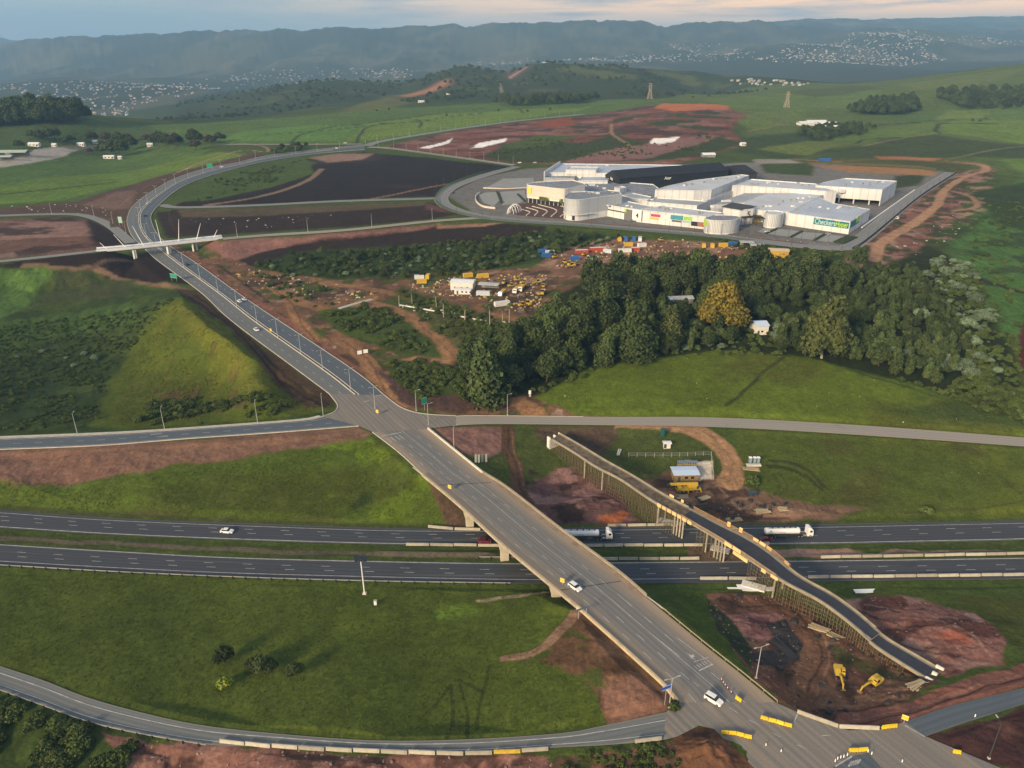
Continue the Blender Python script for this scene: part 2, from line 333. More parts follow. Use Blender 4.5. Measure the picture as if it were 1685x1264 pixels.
# relief of its own
far = sstep(1900, 4500, GY)
GZ += far * (fbm(GX / 700, GY / 900, 3, 5) * 48 + (1 - np.abs(fbm(GX / 420, GY / 1700, 9, 5)) * 2.4) * 48 * sstep(6300, 7200, GY))
GZ += sstep(260, 1500, GY) * (1 - far) * fbm(GX / 160, GY / 160, 5, 4) * 3.0
GZ += fbm(GX / 14, GY / 14, 21, 4) * .28 * sstep(1500, 300, GY)
def bump(px, py, z0, rx, ry, h, seed=1, pw=1.0):
    p = P(px, py, z0); s = ((GX - p[0]) / rx) ** 2 + ((GY - p[1]) / ry) ** 2
    m = s < 6
    n = 1 + .5 * fbm(GX[m] / (rx * .35), GY[m] / (ry * .35), seed, 4)
    GZ[m] += h * np.exp(-s[m] * pw) * n
def seg_dist(x, y, c):                           # distance to a polyline, position along it
    best = np.full(x.shape, 1e9); idx = np.zeros(x.shape)
    for i in range(len(c) - 1):
        a, b = c[i, :2], c[i + 1, :2]; d = b - a; L = d @ d + 1e-9
        t = np.clip(((x - a[0]) * d[0] + (y - a[1]) * d[1]) / L, 0, 1)
        q = (x - a[0] - t * d[0]) ** 2 + (y - a[1] - t * d[1]) ** 2
        m = q < best; best[m] = q[m]; idx[m] = i + t[m]
    return np.sqrt(best), idx
RM = np.zeros(GX.shape, bool)                   # ground right beside paving stays smooth
def corridor(name, slope=.55, flat=1.5, reach=45, lo=True, hi=True):
    l, r = ROADS[name]; c = (l + r) / 2; hw = np.linalg.norm(l - r, axis=1) / 2
    k = max(1, len(c) // 60); sel = np.unique(np.r_[np.arange(0, len(c), k), len(c) - 1]); c, hw = c[sel], hw[sel]
    m = (GX > c[:, 0].min() - reach) & (GX < c[:, 0].max() + reach) & (GY > c[:, 1].min() - reach) & (GY < c[:, 1].max() + reach)
    x, y = GX[m], GY[m]; d, ix = seg_dist(x, y, c)
    h = np.interp(ix, np.arange(len(c)), hw); z = np.interp(ix, np.arange(len(c)), c[:, 2]) - .10 - y * .00035
    e = np.maximum(0, d - h - flat); g = GZ[m]
    w = 1 + .25 * fbm(x / 12, y / 12, 31, 3)
    RM[m] |= d < h + flat + 1.5
    if lo: g = np.maximum(g, z - e * slope * w)
    if hi: g = np.minimum(g, z + e * slope * w)
    GZ[m] = np.where(d < reach, g, GZ[m])
def flatten(poly_px, z, soft=20):
    pw = np.array([P(x, y, z)[:2] for x, y in poly_px]); s = polysd(GX, GY, pw, soft)
    w = sstep(soft, 0, s); GZ[:] = GZ * (1 - w) + z * w; RM[:] |= w > .05
def polysd(x, y, pw, pad=0):                     # signed distance, negative inside; 1e9 well outside
    out = np.full(x.shape, 1e9)
    m = (x > pw[:, 0].min() - pad) & (x < pw[:, 0].max() + pad) & (y > pw[:, 1].min() - pad) & (y < pw[:, 1].max() + pad)
    if not m.any(): return out
    X, Y = x[m], y[m]; best = np.full(X.shape, 1e18); ins = np.zeros(X.shape, bool); n = len(pw)
    for i in range(n):
        a, b = pw[i], pw[(i + 1) % n]; d = b - a
        t = np.clip(((X - a[0]) * d[0] + (Y - a[1]) * d[1]) / (d @ d + 1e-9), 0, 1)
        best = np.minimum(best, (X - a[0] - t * d[0]) ** 2 + (Y - a[1] - t * d[1]) ** 2)
        if abs(b[1] - a[1]) > 1e-9:
            ins ^= ((a[1] > Y) != (b[1] > Y)) & (X < (b[0] - a[0]) * (Y - a[1]) / (b[1] - a[1]) + a[0])
    out[m] = np.where(ins, -1, 1) * np.sqrt(best); return out
flatten([(735, 322), (790, 293), (870, 277), (1300, 265), (1560, 281), (1400, 411), (1180, 389), (950, 370), (790, 357)], 17.9, 25)
for nm in ('overpass_road_west', 'overpass_road_east', 'middle_road', 'west_side_road', 'fence_road', 'mall_ring_road', 'hill_road', 'farm_road'): corridor(nm, .5, 2, 40)
corridor('north_road', .5, 2, 45)
for nm in ('west_ramp', 'east_road', 'south_ramp', 'east_stub', 'main_road', 'main_road_upper'): corridor(nm, .5, 1.4, 30)
INTER_UP = [(613, 711), (590, 701), (532, 686), (551, 677), (555, 666), (542, 648), (633, 651), (661, 671), (696, 681), (750, 685), (750, 700), (703, 706)]
INTER_LOW = [(1118, 1156), (1276, 1156), (1310, 1171), (1397, 1202), (1450, 1200), (1489, 1188), (1523, 1212), (1647, 1264), (1760, 1330), (1290, 1330), (1241, 1264), (1175, 1200), (1150, 1194), (1115, 1212), (1092, 1218), (1096, 1172)]
for q in (INTER_UP, INTER_LOW): flatten(q, 7.8, 4)
bump(900, 845, 1, 16, 6, 1.6, 4); bump(960, 830, 1, 12, 6, 1.8, 8); bump(1540, 1045, 3, 20, 9, 2.2, 6); bump(1470, 1010, 3, 14, 6, 1.3, 12)
bump(1230, 1030, 1.5, 9, 5, 1.6, 14); bump(1500, 1140, 4, 14, 4, 1.0, 19)
corridor('highway_far', .42, 2.5, 60); corridor('highway_near', .42, 2.5, 40)
bump(1165, 1243, 8, 5.5, 3.4, 2.6, 3)
def ground(x, y):                                # height of the ground sheet
    x, y = np.asarray(x, float), np.asarray(y, float)
    j = np.clip(np.searchsorted(gy, y) - 1, 0, len(gy) - 2); fb = np.clip((y - gy[j]) / (gy[j + 1] - gy[j]), 0, 1)
    a = np.clip((x / (y * CP + CAMH * SP) - gt[0]) / (gt[1] - gt[0]), 0, len(gt) - 1.001); i = a.astype(int); fa = a - i
    return (GZ[j, i] * (1 - fa) + GZ[j, i + 1] * fa) * (1 - fb) + (GZ[j + 1, i] * (1 - fa) + GZ[j + 1, i + 1] * fa) * fb
_YY = np.r_[np.arange(95, 500, .4), np.arange(500, 1600, 1.5), np.arange(1600, 13500, 8)]
def W(px, py):                                   # first point of the ground along the line of sight
    d = ray(px, py); t = _YY / d[1]; x = d[0] * t; z = CAMH + d[2] * t
    g = ground(x, _YY) - z; k = int(np.argmax(g > 0))
    if g[k] <= 0: k = len(g) - 1
    if k == 0: return np.array((x[0], _YY[0], float(ground(x[0], _YY[0]))))
    f = g[k - 1] / (g[k - 1] - g[k] + 1e-9); y = _YY[k - 1] + f * (_YY[k] - _YY[k - 1]); xx = d[0] * y / d[1]
    return np.array((xx, y, float(ground(xx, y))))
# ------------------------------------------------------------------ what grows or lies where: colours of the ground itself
COLR = np.zeros(GX.shape + (3,)); TEX = np.zeros(GX.shape + (3,))   # TEX: grass, crop rows, bare soil
WX = GX + fbm(GX / 9, GY / 9, 41, 3) * 2.2 + fbm(GX / 60, GY / 60, 43, 3) * 8 * sstep(400, 1500, GY)
WY = GY + fbm(GX / 9 + 50, GY / 9, 42, 3) * 2.2 + fbm(GX / 60, GY / 60 + 9, 44, 3) * 14 * sstep(400, 1500, GY)
GRASS, CANE, SOIL, BUSH = (1, 0, 0), (0, 1, 0), (0, 0, 1), (.6, .4, 0)
COLR = COLR.astype(np.float32); TEX = TEX.astype(np.float32)
def put(w, col, tex):
    i = np.nonzero(w.ravel() > .002)[0]; k = w.ravel()[i].astype(np.float32)[:, None]
    for A, c in ((COLR, col), (TEX, tex)):
        A = A.reshape(-1, 3); v = A[i]; A[i] = v + (np.array(c, np.float32) - v) * k
put(np.ones(GX.shape), (.050, .078, .020), GRASS)
put(sstep(1500, 2100, GY), (.030, .050, .018), BUSH)
n_ = fbm(GX / 500, GY / 900, 51, 5)
put(sstep(2900, 3500, GY), (.030, .040, .024), BUSH)
put(sstep(2900, 3500, GY) * sstep(.05, .3, n_) * .7, (.085, .085, .05), BUSH)
put(sstep(5500, 6500, GY) * sstep(.05, .4, fbm(GX / 300, GY / 420, 57, 5)) * .7, (.11, .105, .075), BUSH)
put(sstep(7600, 8400, GY) * sstep(-.1, .2, fbm(GX / 260, GY / 900, 58, 5)) * .8, (.018, .026, .016), BUSH)
def zone(poly, col, tex, soft=1.2, amt=1.0, crisp=False):
    pw = np.array([W(x, y)[:2] for x, y in poly]); d = pw[:, 1].mean(); s = soft * d / 330.
    w = sstep(s, -s, polysd(GX if crisp else WX, GY if crisp else WY, pw, 40 + s)) * amt
    put(w, col, tex)
def patches(poly, col, tex, sc, lo, hi, seed, soft=3, amt=1.0, st=(1, 1)):
    pw = np.array([W(x, y)[:2] for x, y in poly]); d = pw[:, 1].mean(); s = soft * d / 330.
    w = sstep(s, -s, polysd(WX, WY, pw, 40 + s)) * amt; i = w > .002
    w[i] *= sstep(lo, hi, fbm(GX[i] / sc / st[0], GY[i] / sc / st[1], seed, 5))
    put(w, col, tex)
def track(pts, wid, col, tex=SOIL, soft=.5, amt=1.0):
    c = cr([W(x, y) for x, y in pts], 6); pad = wid * 2 + 10
    m = (GX > c[:, 0].min() - pad) & (GX < c[:, 0].max() + pad) & (GY > c[:, 1].min() - pad) & (GY < c[:, 1].max() + pad)
    d, _ = seg_dist(WX[m] * .5 + GX[m] * .5, WY[m] * .5 + GY[m] * .5, c)
    w = np.zeros(GX.shape); s = soft * c[:, 1].mean() / 330.; w[m] = sstep(wid / 2 + s, wid / 2 - s, d) * amt; put(w, col, tex)
cG, cG2, cGd = (.058, .094, .018), (.080, .120, .018), (.036, .060, .014)
cCane, cCane2, cCaneD = (.056, .110, .030), (.084, .155, .032), (.040, .076, .027)
cDark, cDark2 = (.018, .013, .013), (.034, .023, .021)
cRed, cPink, cOchre, cBrown = (.130, .055, .042), (.190, .112, .098), (.190, .112, .062), (.082, .052, .036)
cScr, cScr2 = (.028, .048, .016), (.044, .068, .020)
PATH = (.15, .10, .07)
# --- hills behind
zone([(225, 205), (300, 165), (420, 140), (560, 128), (690, 130), (640, 160), (520, 180), (380, 198)], (.026, .042, .018), BUSH, 6)
zone([(660, 168), (690, 130), (760, 104), (832, 116), (875, 102), (1050, 112), (1320, 138), (1150, 158), (900, 166)], (.028, .044, .018), BUSH, 6)
patches([(760, 150), (860, 105), (1050, 112), (1310, 138), (1150, 155), (900, 150)], (.075, .09, .03), GRASS, 90, .05, .3, 61, 6)
patches([(230, 205), (420, 140), (690, 130), (640, 165), (380, 200)], (.060, .075, .03), GRASS, 90, .15, .4, 62, 6, .8)
zone([(655, 158), (700, 148), (735, 130), (745, 136), (715, 150), (670, 160)], (.30, .15, .09), SOIL, 4)
zone([(815, 111), (868, 109), (845, 128)], (.17, .085, .075), SOIL, 4)
track([(840, 128), (868, 110)], 12, (.3, .22, .2)); track([(822, 134), (826, 152)], 8, (.2, .2, .13))
zone([(560, 195), (580, 175), (640, 158), (680, 168), (640, 185)], (.095, .105, .035), GRASS, 4)
# --- sugar cane
zone([(-140, 345), (-140, 205), (230, 206), (420, 197), (620, 180), (900, 166), (1060, 163), (1100, 170), (960, 190), (850, 200), (600, 237), (356, 240), (230, 300), (130, 330)], cCane, CANE, 2)
zone([(-140, 300), (-140, 200), (60, 190), (240, 206), (330, 230), (200, 250), (0, 265)], cCaneD, CANE, 3)
zone([(-140, 345), (-140, 312), (0, 303), (120, 290), (260, 272), (360, 250), (420, 254), (280, 288), (180, 312), (100, 330)], (.085, .150, .030), CANE, 2)
zone([(560, 235), (600, 205), (700, 190), (860, 180), (980, 176), (850, 198), (700, 218), (620, 232)], cCane2, CANE, 2)
zone([(360, 232), (400, 215), (520, 205), (590, 208), (560, 233)], (.066, .150, .036), CANE, 2)
zone([(560, 200), (640, 183), (780, 176), (700, 190), (600, 203)], (.052, .105, .03), CANE, 2)
for t in ([(585, 236), (592, 222), (606, 210), (640, 203)], [(480, 236), (500, 220), (560, 207), (640, 203), (720, 197)], [(430, 222), (520, 216), (620, 206), (800, 185)],
          [(684, 196), (694, 204), (690, 210)], [(600, 203), (700, 190), (800, 178)], [(850, 178), (862, 186)], [(0, 320), (100, 310), (190, 300)]):
    track(t, 5, (.030, .045, .018), BUSH, .6)
# right-hand cane hills
zone([(1060, 165), (1200, 152), (1400, 137), (1600, 116), (1830, 98), (1830, 420), (1650, 290), (1560, 262), (1320, 262), (1200, 250), (1230, 200), (1190, 180)], (.062, .102, .029), CANE, 3)
zone([(1150, 163), (1300, 150), (1450, 150), (1420, 175), (1320, 185), (1200, 178)], (.070, .125, .034), CANE, 3)
zone([(1450, 190), (1560, 180), (1640, 178), (1620, 195), (1500, 205)], cCane, CANE, 2)
zone([(1545, 205), (1600, 196), (1830, 196), (1830, 238), (1690, 238), (1610, 226), (1555, 220)], cCane2, CANE, 2)
zone([(1640, 180), (1700, 170), (1830, 165), (1830, 195), (1620, 195)], (.066, .125, .034), CANE, 2)
zone([(1360, 230), (1450, 210), (1540, 200), (1545, 220), (1420, 235)], (.068, .125, .030), CANE, 2)
zone([(1330, 262), (1400, 240), (1560, 226), (1690, 240), (1830, 245), (1830, 265), (1600, 258)], (.040, .062, .024), BUSH, 3)
zone([(1640, 262), (1830, 255), (1830, 300), (1690, 290)], cCane2, CANE, 2)
zone([(1220, 225), (1330, 215), (1380, 250), (1300, 262), (1200, 250)], (.034, .056, .022), BUSH, 3)
for t in ([(1545, 220), (1540, 210), (1560, 203), (1690, 205)], [(1622, 196), (1618, 186), (1660, 176)], [(1410, 236), (1425, 230), (1500, 226)], [(1400, 152), (1430, 145)], [(1450, 205), (1600, 195)]):
    track(t, 6, (.028, .042, .018), BUSH, .6)
for q, c in (([(1180, 192), (1290, 180), (1340, 196), (1240, 212)], (.078, .128, .036)), ([(1280, 152), (1400, 141), (1450, 146), (1340, 160)], (.050, .082, .026)), ([(1470, 140), (1600, 122), (1700, 112), (1640, 132), (1520, 148)], (.080, .122, .036)), ([(1560, 182), (1640, 178), (1620, 193), (1540, 199)], (.090, .150, .036)), ([(1250, 246), (1330, 232), (1400, 236), (1330, 256)], (.078, .120, .032)), ([(1440, 232), (1540, 222), (1600, 232), (1500, 246)], (.036, .056, .022))): zone(q, c, CANE, 1.5)
for t in ([(1240, 165), (1320, 172), (1400, 178)], [(1180, 175), (1260, 190), (1340, 196)], [(1420, 240), (1500, 225), (1545, 218)], [(1500, 150), (1560, 146), (1640, 130)], [(1560, 262), (1640, 246), (1700, 240)], [(1230, 215), (1300, 205), (1330, 210)]): track(t, 5, (.15, .15, .085), BUSH, .6, .8)
# --- left: farm, verge soil
zone([(-60, 272), (15, 262), (60, 246), (142, 240), (105, 258), (40, 270), (0, 276)], (.28, .28, .27), SOIL, 1)
zone([(100, 240), (180, 233), (200, 240), (120, 246)], (.13, .13, .10), SOIL, 1)
zone([(-140, 357), (-140, 346), (0, 344), (130, 330), (240, 296), (330, 274), (420, 250), (440, 256), (330, 284), (250, 312), (214, 348), (212, 398), (175, 362), (130, 350)], (.075, .050, .040), SOIL, 1.5)
zone([(135, 338), (190, 316), (225, 312), (212, 345), (175, 345)], (.125, .085, .070), SOIL, 1.5)
track([(290, 285), (310, 276), (330, 268), (400, 247), (440, 250), (432, 240), (380, 236)], 4, (.24, .16, .12))
zone([(-140, 362), (0, 360), (120, 357), (165, 368), (205, 402), (160, 412), (60, 420), (-140, 438)], (.105, .062, .052), SOIL, 1.5)
patches([(-140, 362), (120, 357), (205, 402), (60, 420), (-140, 438)], (.20, .135, .12), SOIL, 16, .0, .25, 71, 3, .8, (2.5, 1))
patches([(-140, 362), (120, 357), (205, 402), (60, 420), (-140, 438)], cDark2, SOIL, 14, .12, .3, 72, 3, .9, (2.5, 1))
zone([(140, 360), (175, 372), (205, 400), (180, 410), (150, 395)], cDark, SOIL, 2)
zone([(-140, 450), (0, 434), (165, 416), (265, 410), (320, 470), (265, 464), (150, 445), (-140, 456)], cDark, SOIL, 1)
track([(40, 437), (110, 443), (180, 452), (280, 470), (310, 478)], 4, (.14, .10, .07)); track([(145, 445), (215, 430)], 3, (.08, .06, .045))
# --- left valley
zone([(-140, 455), (0, 442), (60, 440), (150, 450), (290, 478), (540, 650), (556, 668), (532, 684), (400, 694), (200, 708), (-140, 724)], cScr, BUSH, 2)
patches([(-140, 455), (60, 440), (280, 480), (160, 700), (-140, 724)], cScr2, BUSH, 14, -.1, .3, 81, 3)
zone([(-140, 450), (0, 440), (92, 442), (60, 480), (45, 505), (0, 525), (-140, 540)], cCane, CANE, 1.5)
zone([(-140, 560), (0, 530), (100, 515), (220, 495), (225, 530), (150, 545), (60, 560), (-140, 620)], (.044, .084, .024), CANE, 2)
zone([(95, 445), (225, 460), (215, 485), (60, 500)], (.040, .052, .024), BUSH, 2)
zone([(262, 505), (285, 490), (340, 505), (420, 580), (480, 640), (545, 676), (440, 692), (200, 706), (150, 700), (180, 630), (215, 570)], (.062, .088, .014), GRASS, 2)
zone([(275, 505), (300, 495), (350, 530), (400, 585), (440, 640), (415, 650), (370, 600), (320, 560)], (.105, .120, .020), GRASS, 2.5, .8)
patches([(240, 540), (290, 500), (420, 600), (520, 672), (300, 700), (160, 700)], (.092, .110, .020), GRASS, 5, -.05, .3, 82, 3, .7, (1, 4))
patches([(280, 540), (360, 560), (430, 640), (520, 680), (300, 680), (220, 620)], (.075, .052, .028), SOIL, 7, .08, .3, 83, 3, .85, (1, 3))
zone([(285, 475), (325, 478), (400, 545), (490, 612), (548, 652), (553, 668), (500, 672), (440, 620), (380, 545), (320, 500)], (.050, .036, .024), SOIL, 1.5)
track([(310, 488), (350, 515), (400, 555), (440, 600), (480, 640), (535, 670)], 1.6, cDark, SOIL, .4); track([(318, 484), (360, 515), (410, 557), (450, 600), (495, 640), (540, 666)], 1.6, (.022, .017, .014), SOIL, .4)
# --- dark graded fields between the roads
FD1 = [(278, 345), (300, 333), (360, 326), (440, 310), (520, 285), (505, 262), (600, 250), (850, 276), (795, 288), (745, 304), (722, 323), (560, 329), (440, 335), (300, 341)]
zone(FD1, (.017, .013, .014), SOIL, 1); patches(FD1, (.036, .026, .024), SOIL, 60, .1, .4, 91, 3, .7, (2, 1))
zone([(310, 322), (345, 297), (420, 272), (500, 263), (520, 268), (500, 285), (440, 306), (380, 322), (330, 332)], (.050, .082, .024), BUSH, 1.5)
zone([(510, 260), (560, 253), (615, 252), (600, 262), (540, 268)], (.20, .14, .12), SOIL, 1.5)
track([(340, 338), (420, 325), (480, 308), (515, 292), (530, 278)], 7, (.16, .12, .09), SOIL)
track([(580, 332), (640, 322), (735, 303)], 5, (.15, .095, .08), SOIL)
FD2 = [(255, 350), (290, 345), (440, 342), (700, 332), (735, 340), (757, 352), (711, 360), (564, 374), (440, 382), (365, 386), (275, 392)]
zone(FD2, (.026, .018, .017), SOIL, 1)
zone([(290, 345), (440, 342), (700, 332), (700, 338), (560, 348), (420, 356), (300, 358)], (.075, .062, .040), SOIL, 1)
zone([(700, 335), (735, 342), (750, 352), (700, 345)], (.08, .045, .04), SOIL, 1)
FD3 = [(365, 400), (440, 392), (564, 384), (711, 370), (800, 366), (900, 372), (900, 388), (760, 400), (640, 415), (520, 420), (420, 440), (380, 430)]
zone(FD3, (.024, .017, .016), SOIL, 1)
zone([(330, 402), (365, 397), (440, 392), (564, 384), (720, 369), (700, 377), (600, 388), (490, 400), (420, 418), (380, 432), (350, 420)], (.175, .098, .090), SOIL, 1.2)
zone([(720, 369), (830, 366), (800, 372), (720, 376)], (.22, .14, .10), SOIL, 1)
# --- scrub belt and yards
zone([(415, 440), (480, 415), (640, 405), (800, 398), (900, 378), (1000, 385), (1040, 392), (900, 430), (760, 450), (600, 465), (480, 455)], cScr, BUSH, 2)
BUILD = [(300, 412), (380, 425), (430, 445), (560, 462), (660, 450), (900, 440), (990, 460), (900, 520), (850, 545), (780, 560), (795, 600), (830, 640), (900, 645), (1020, 688), (750, 684), (661, 670), (633, 650), (590, 614), (519, 566), (423, 503), (340, 440)]
zone(BUILD, (.125, .075, .050), SOIL, 1.2)
patches(BUILD, cOchre, SOIL, 18, .0, .3, 101, 2, .8); patches(BUILD, (.060, .042, .032), SOIL, 12, .1, .3, 102, 2, .9)
patches(BUILD, (.24, .18, .15), SOIL, 5, .28, .42, 103, 2, .8)
patches(BUILD, cScr2, BUSH, 13, .10, .28, 104, 2, .85)
track([(268, 395), (330, 433), (385, 474), (430, 503), (520, 562), (560, 592), (600, 614)], 4.5, (.17, .085, .065), SOIL)
for t, w in (([(440, 470), (470, 490), (490, 530), (520, 560)], 5), ([(470, 480), (500, 500), (560, 512), (610, 490)], 9), ([(530, 466), (620, 478), (700, 498), (820, 520), (900, 530)], 6), ([(615, 500), (670, 520), (710, 550), (745, 585), (775, 610)], 10),
            ([(560, 560), (600, 590), (630, 640), (660, 665)], 8), ([(640, 600), (700, 590), (780, 605)], 5), ([(590, 625), (660, 610)], 4), ([(820, 610), (835, 635), (850, 660), (880, 680)], 9), ([(1250, 440), (1340, 440), (1420, 425), (1450, 400), (1500, 370), (1540, 340), (1560, 310), (1600, 290), (1625, 280), (1600, 268), (1500, 262), (1380, 265), (1310, 262)], 7.5)):
    track(t, w, (.21, .125, .070), SOIL, .8)
zone([(525, 515), (560, 505), (640, 508), (700, 550), (735, 590), (660, 582), (590, 560), (545, 540)], cScr2, BUSH, 1.5)
zone([(520, 512), (560, 506), (600, 540), (630, 565), (570, 550)], (.058, .092, .020), GRASS, 2)
zone([(630, 600), (690, 592), (780, 620), (800, 655), (690, 660), (650, 630)], cScr2, BUSH, 1.5)
zone([(615, 605), (640, 618), (680, 650), (820, 650), (850, 680), (700, 676), (660, 660)], (.070, .045, .040), SOIL, 1.5)
zone([(660, 470), (760, 505), (850, 530), (800, 570), (760, 580), (700, 530), (640, 495)], cScr2, BUSH, 2, .75)
zone([(880, 440), (920, 410), (1000, 392), (1180, 398), (1340, 425), (1340, 440), (1200, 430), (1000, 435), (940, 455)], (.150, .088, .064), SOIL, 1.5)
patches([(880, 440), (920, 410), (1000, 392), (1180, 398), (1340, 425), (1200, 430), (1000, 435), (940, 455)], (.27, .19, .14), SOIL, 9, .1, .3, 111, 2, .8)
zone([(1180, 392), (1380, 414), (1400, 430), (1330, 430), (1200, 405)], cScr, BUSH, 2)
# --- wood, meadow, right
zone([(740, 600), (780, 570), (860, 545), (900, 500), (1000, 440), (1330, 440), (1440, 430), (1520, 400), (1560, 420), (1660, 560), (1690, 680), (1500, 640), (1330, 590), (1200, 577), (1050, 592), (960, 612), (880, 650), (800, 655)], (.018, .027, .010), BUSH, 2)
MEAD = [(875, 655), (960, 613), (1050, 592), (1200, 577), (1330, 590), (1500, 642), (1690, 702), (1830, 735), (1685, 721), (1462, 704), (1285, 693), (1020, 688), (950, 684)]
zone(MEAD, cG2, GRASS, 1.5); patches(MEAD, (.068, .085, .018), GRASS, 40, .0, .4, 121, 3, .9)
zone([(1300, 585), (1340, 590), (1520, 645), (1690, 700), (1690, 690), (1500, 632)], (.078, .125, .022), GRASS, 2)
track([(1195, 668), (1230, 640), (1265, 605), (1290, 588)], 1.6, (.035, .045, .014), GRASS, .5)
zone([(1830, 300), (1680, 292), (1620, 330), (1560, 400), (1600, 480), (1660, 560), (1830, 640)], (.056, .125, .034), CANE, 2)
patches([(1830, 300), (1680, 292), (1620, 330), (1560, 400), (1660, 560), (1830, 640)], (.034, .062, .026), BUSH, 22, .1, .35, 131, 3)
zone([(1600, 315), (1690, 300), (1830, 330), (1830, 400), (1690, 380), (1640, 370)], cScr, BUSH, 3)
track([(1540, 425), (1600, 455), (1680, 480), (1760, 490)], 6, (.035, .03, .02), BUSH, .8)
zone([(1690, 500), (1830, 480), (1830, 720), (1690, 640), (1672, 580)], (.075, .020, .020), SOIL, 1.5)
zone([(1450, 680), (1690, 640), (1830, 720), (1690, 702)], cScr2, BUSH, 2)
# --- around the mall
MALL = [(735, 322), (790, 293), (870, 277), (1300, 266), (1566, 283), (1400, 411), (1180, 389), (950, 370), (790, 357)]
zone(MALL, (.155, .155, .150), (0, 0, .4), 1.0, crisp=True)
zone([(1240, 262), (1300, 262), (1330, 270), (1250, 272)], (.25, .24, .22), (0, 0, .5), 1.5)
zone([(1250, 270), (1340, 268), (1340, 290), (1260, 285)], (.04, .065, .022), BUSH, 1.5)
zone([(1470, 290), (1530, 285), (1510, 305), (1470, 310)], (.035, .05, .02), BUSH, 1.5)
zone([(1330, 271), (1500, 276), (1540, 283), (1540, 290), (1400, 284)], (.26, .155, .075), SOIL, 1)
zone([(1570, 284), (1636, 276), (1632, 290), (1585, 305), (1585, 340), (1560, 372), (1520, 405), (1490, 420), (1440, 440), (1380, 440), (1402, 414), (1440, 382), (1510, 325)], (.150, .082, .066), SOIL, 1.5)
patches([(1570, 284), (1640, 276), (1620, 345), (1560, 400), (1440, 440), (1380, 440), (1402, 414), (1510, 325)], (.28, .185, .16), SOIL, 12, .0, .3, 141, 2, .8)
patches([(1570, 284), (1620, 345), (1590, 380), (1500, 425), (1400, 440), (1402, 414), (1510, 325)], cDark2, SOIL, 10, .18, .35, 142, 2, .8)
patches([(1570, 284), (1640, 276), (1640, 345), (1560, 410), (1440, 440), (1402, 420), (1510, 335)], cScr, BUSH, 14, .02, .2, 143, 2, .85)
track([(1440, 428), (1450, 400), (1500, 370), (1540, 340), (1556, 312), (1590, 290), (1622, 281), (1605, 270), (1500, 263), (1400, 264)], 8, (.30, .19, .125), SOIL, .6)
track([(1570, 315), (1600, 325), (1607, 340), (1570, 347)], 5, (.25, .16, .11), SOIL, .7)
zone([(1380, 262), (1450, 258), (1540, 262), (1610, 272), (1560, 282), (1400, 272)], (.060, .070, .028), BUSH, 1.5, .8)
zone([(1440, 257), (1560, 260), (1530, 264), (1450, 262)], (.28, .13, .07), SOIL, 1)
# --- the red hill
HILL = [(630, 243), (700, 226), (760, 214), (852, 202), (950, 192), (1085, 172), (1190, 176), (1228, 192), (1200, 215), (1230, 235), (1150, 262), (1080, 272), (940, 272), (850, 270), (760, 258), (690, 248)]
zone(HILL, (.135, .058, .046), SOIL, 1.5); patches(HILL, (.20, .115, .105), SOIL, 26, .05, .3, 151, 2, .8, (2, 1)); patches(HILL, (.050, .028, .026), SOIL, 22, .1, .3, 152, 2, .9, (2, 1))
patches([(900, 200), (1100, 170), (1230, 190), (1180, 240), (1000, 240)], (.034, .050, .020), BUSH, 24, .08, .25, 153, 2, 1, (2, 1))
zone([(795, 258), (830, 240), (880, 230), (960, 236), (1010, 222), (1080, 240), (1180, 226), (1230, 235), (1150, 258), (1060, 266), (900, 268), (840, 268)], (.034, .050, .020), BUSH, 1.5)
zone([(820, 238), (890, 222), (950, 224), (900, 240), (840, 244)], (.055, .085, .022), GRASS, 1.5)
zone([(880, 200), (940, 193), (945, 206), (900, 210)], (.19, .055, .030), SOIL, 1.5); zone([(1075, 178), (1090, 170), (1195, 174), (1200, 181), (1110, 184)], (.36, .13, .06), SOIL, 1)
zone([(1010, 245), (1090, 232), (1160, 222), (1190, 224), (1140, 240), (1060, 262), (960, 268), (930, 266)], (.18, .105, .10), SOIL, 1)
zone([(688, 242), (730, 234), (745, 228), (740, 236), (700, 244)], (.80, .79, .78), (0, 0, .2), .5); zone([(772, 245), (790, 236), (835, 227), (830, 233), (790, 243)], (.80, .79, .78), (0, 0, .2), .5)
zone([(1066, 236), (1075, 229), (1116, 225), (1110, 233), (1085, 238)], (.82, .80, .76), (0, 0, .2), .5)
track([(1005, 205), (1008, 220), (1030, 236), (1040, 245)], 5, (.24, .15, .11)); track([(1008, 206), (1050, 198), (1090, 194)], 5, (.20, .12, .10))
# --- cutting and embankments by the motorway
zone([(-140, 745), (0, 741), (304, 724), (590, 703), (613, 713), (590, 730), (480, 740), (330, 760), (200, 785), (60, 795), (-140, 800)], (.150, .095, .072), SOIL, 1.5)
NSL = [(-140, 835), (-140, 790), (0, 790), (90, 800), (180, 790), (330, 760), (480, 740), (560, 745), (620, 720), (660, 748), (700, 786), (760, 866), (420, 860), (177, 850), (0, 838)]
zone(NSL, (.064, .098, .018), GRASS, 2); patches(NSL, (.055, .070, .016), GRASS, 20, .0, .35, 161, 3, .8, (2, 1)); patches([(480, 745), (620, 718), (740, 840), (700, 860), (520, 850)], (.095, .150, .016), GRASS, 14, -.1, .3, 162, 3, .8)
zone([(-140, 775), (-140, 745), (150, 745), (240, 760), (170, 785), (60, 800)], (.14, .085, .068), SOIL, 2.5, .8)
zone([(575, 832), (600, 812), (615, 812), (605, 830), (580, 840)], cScr, BUSH, 1.5)
zone([(705, 790), (745, 830), (780, 870), (735, 868), (722, 830)], (.085, .062, .044), SOIL, 1.2)
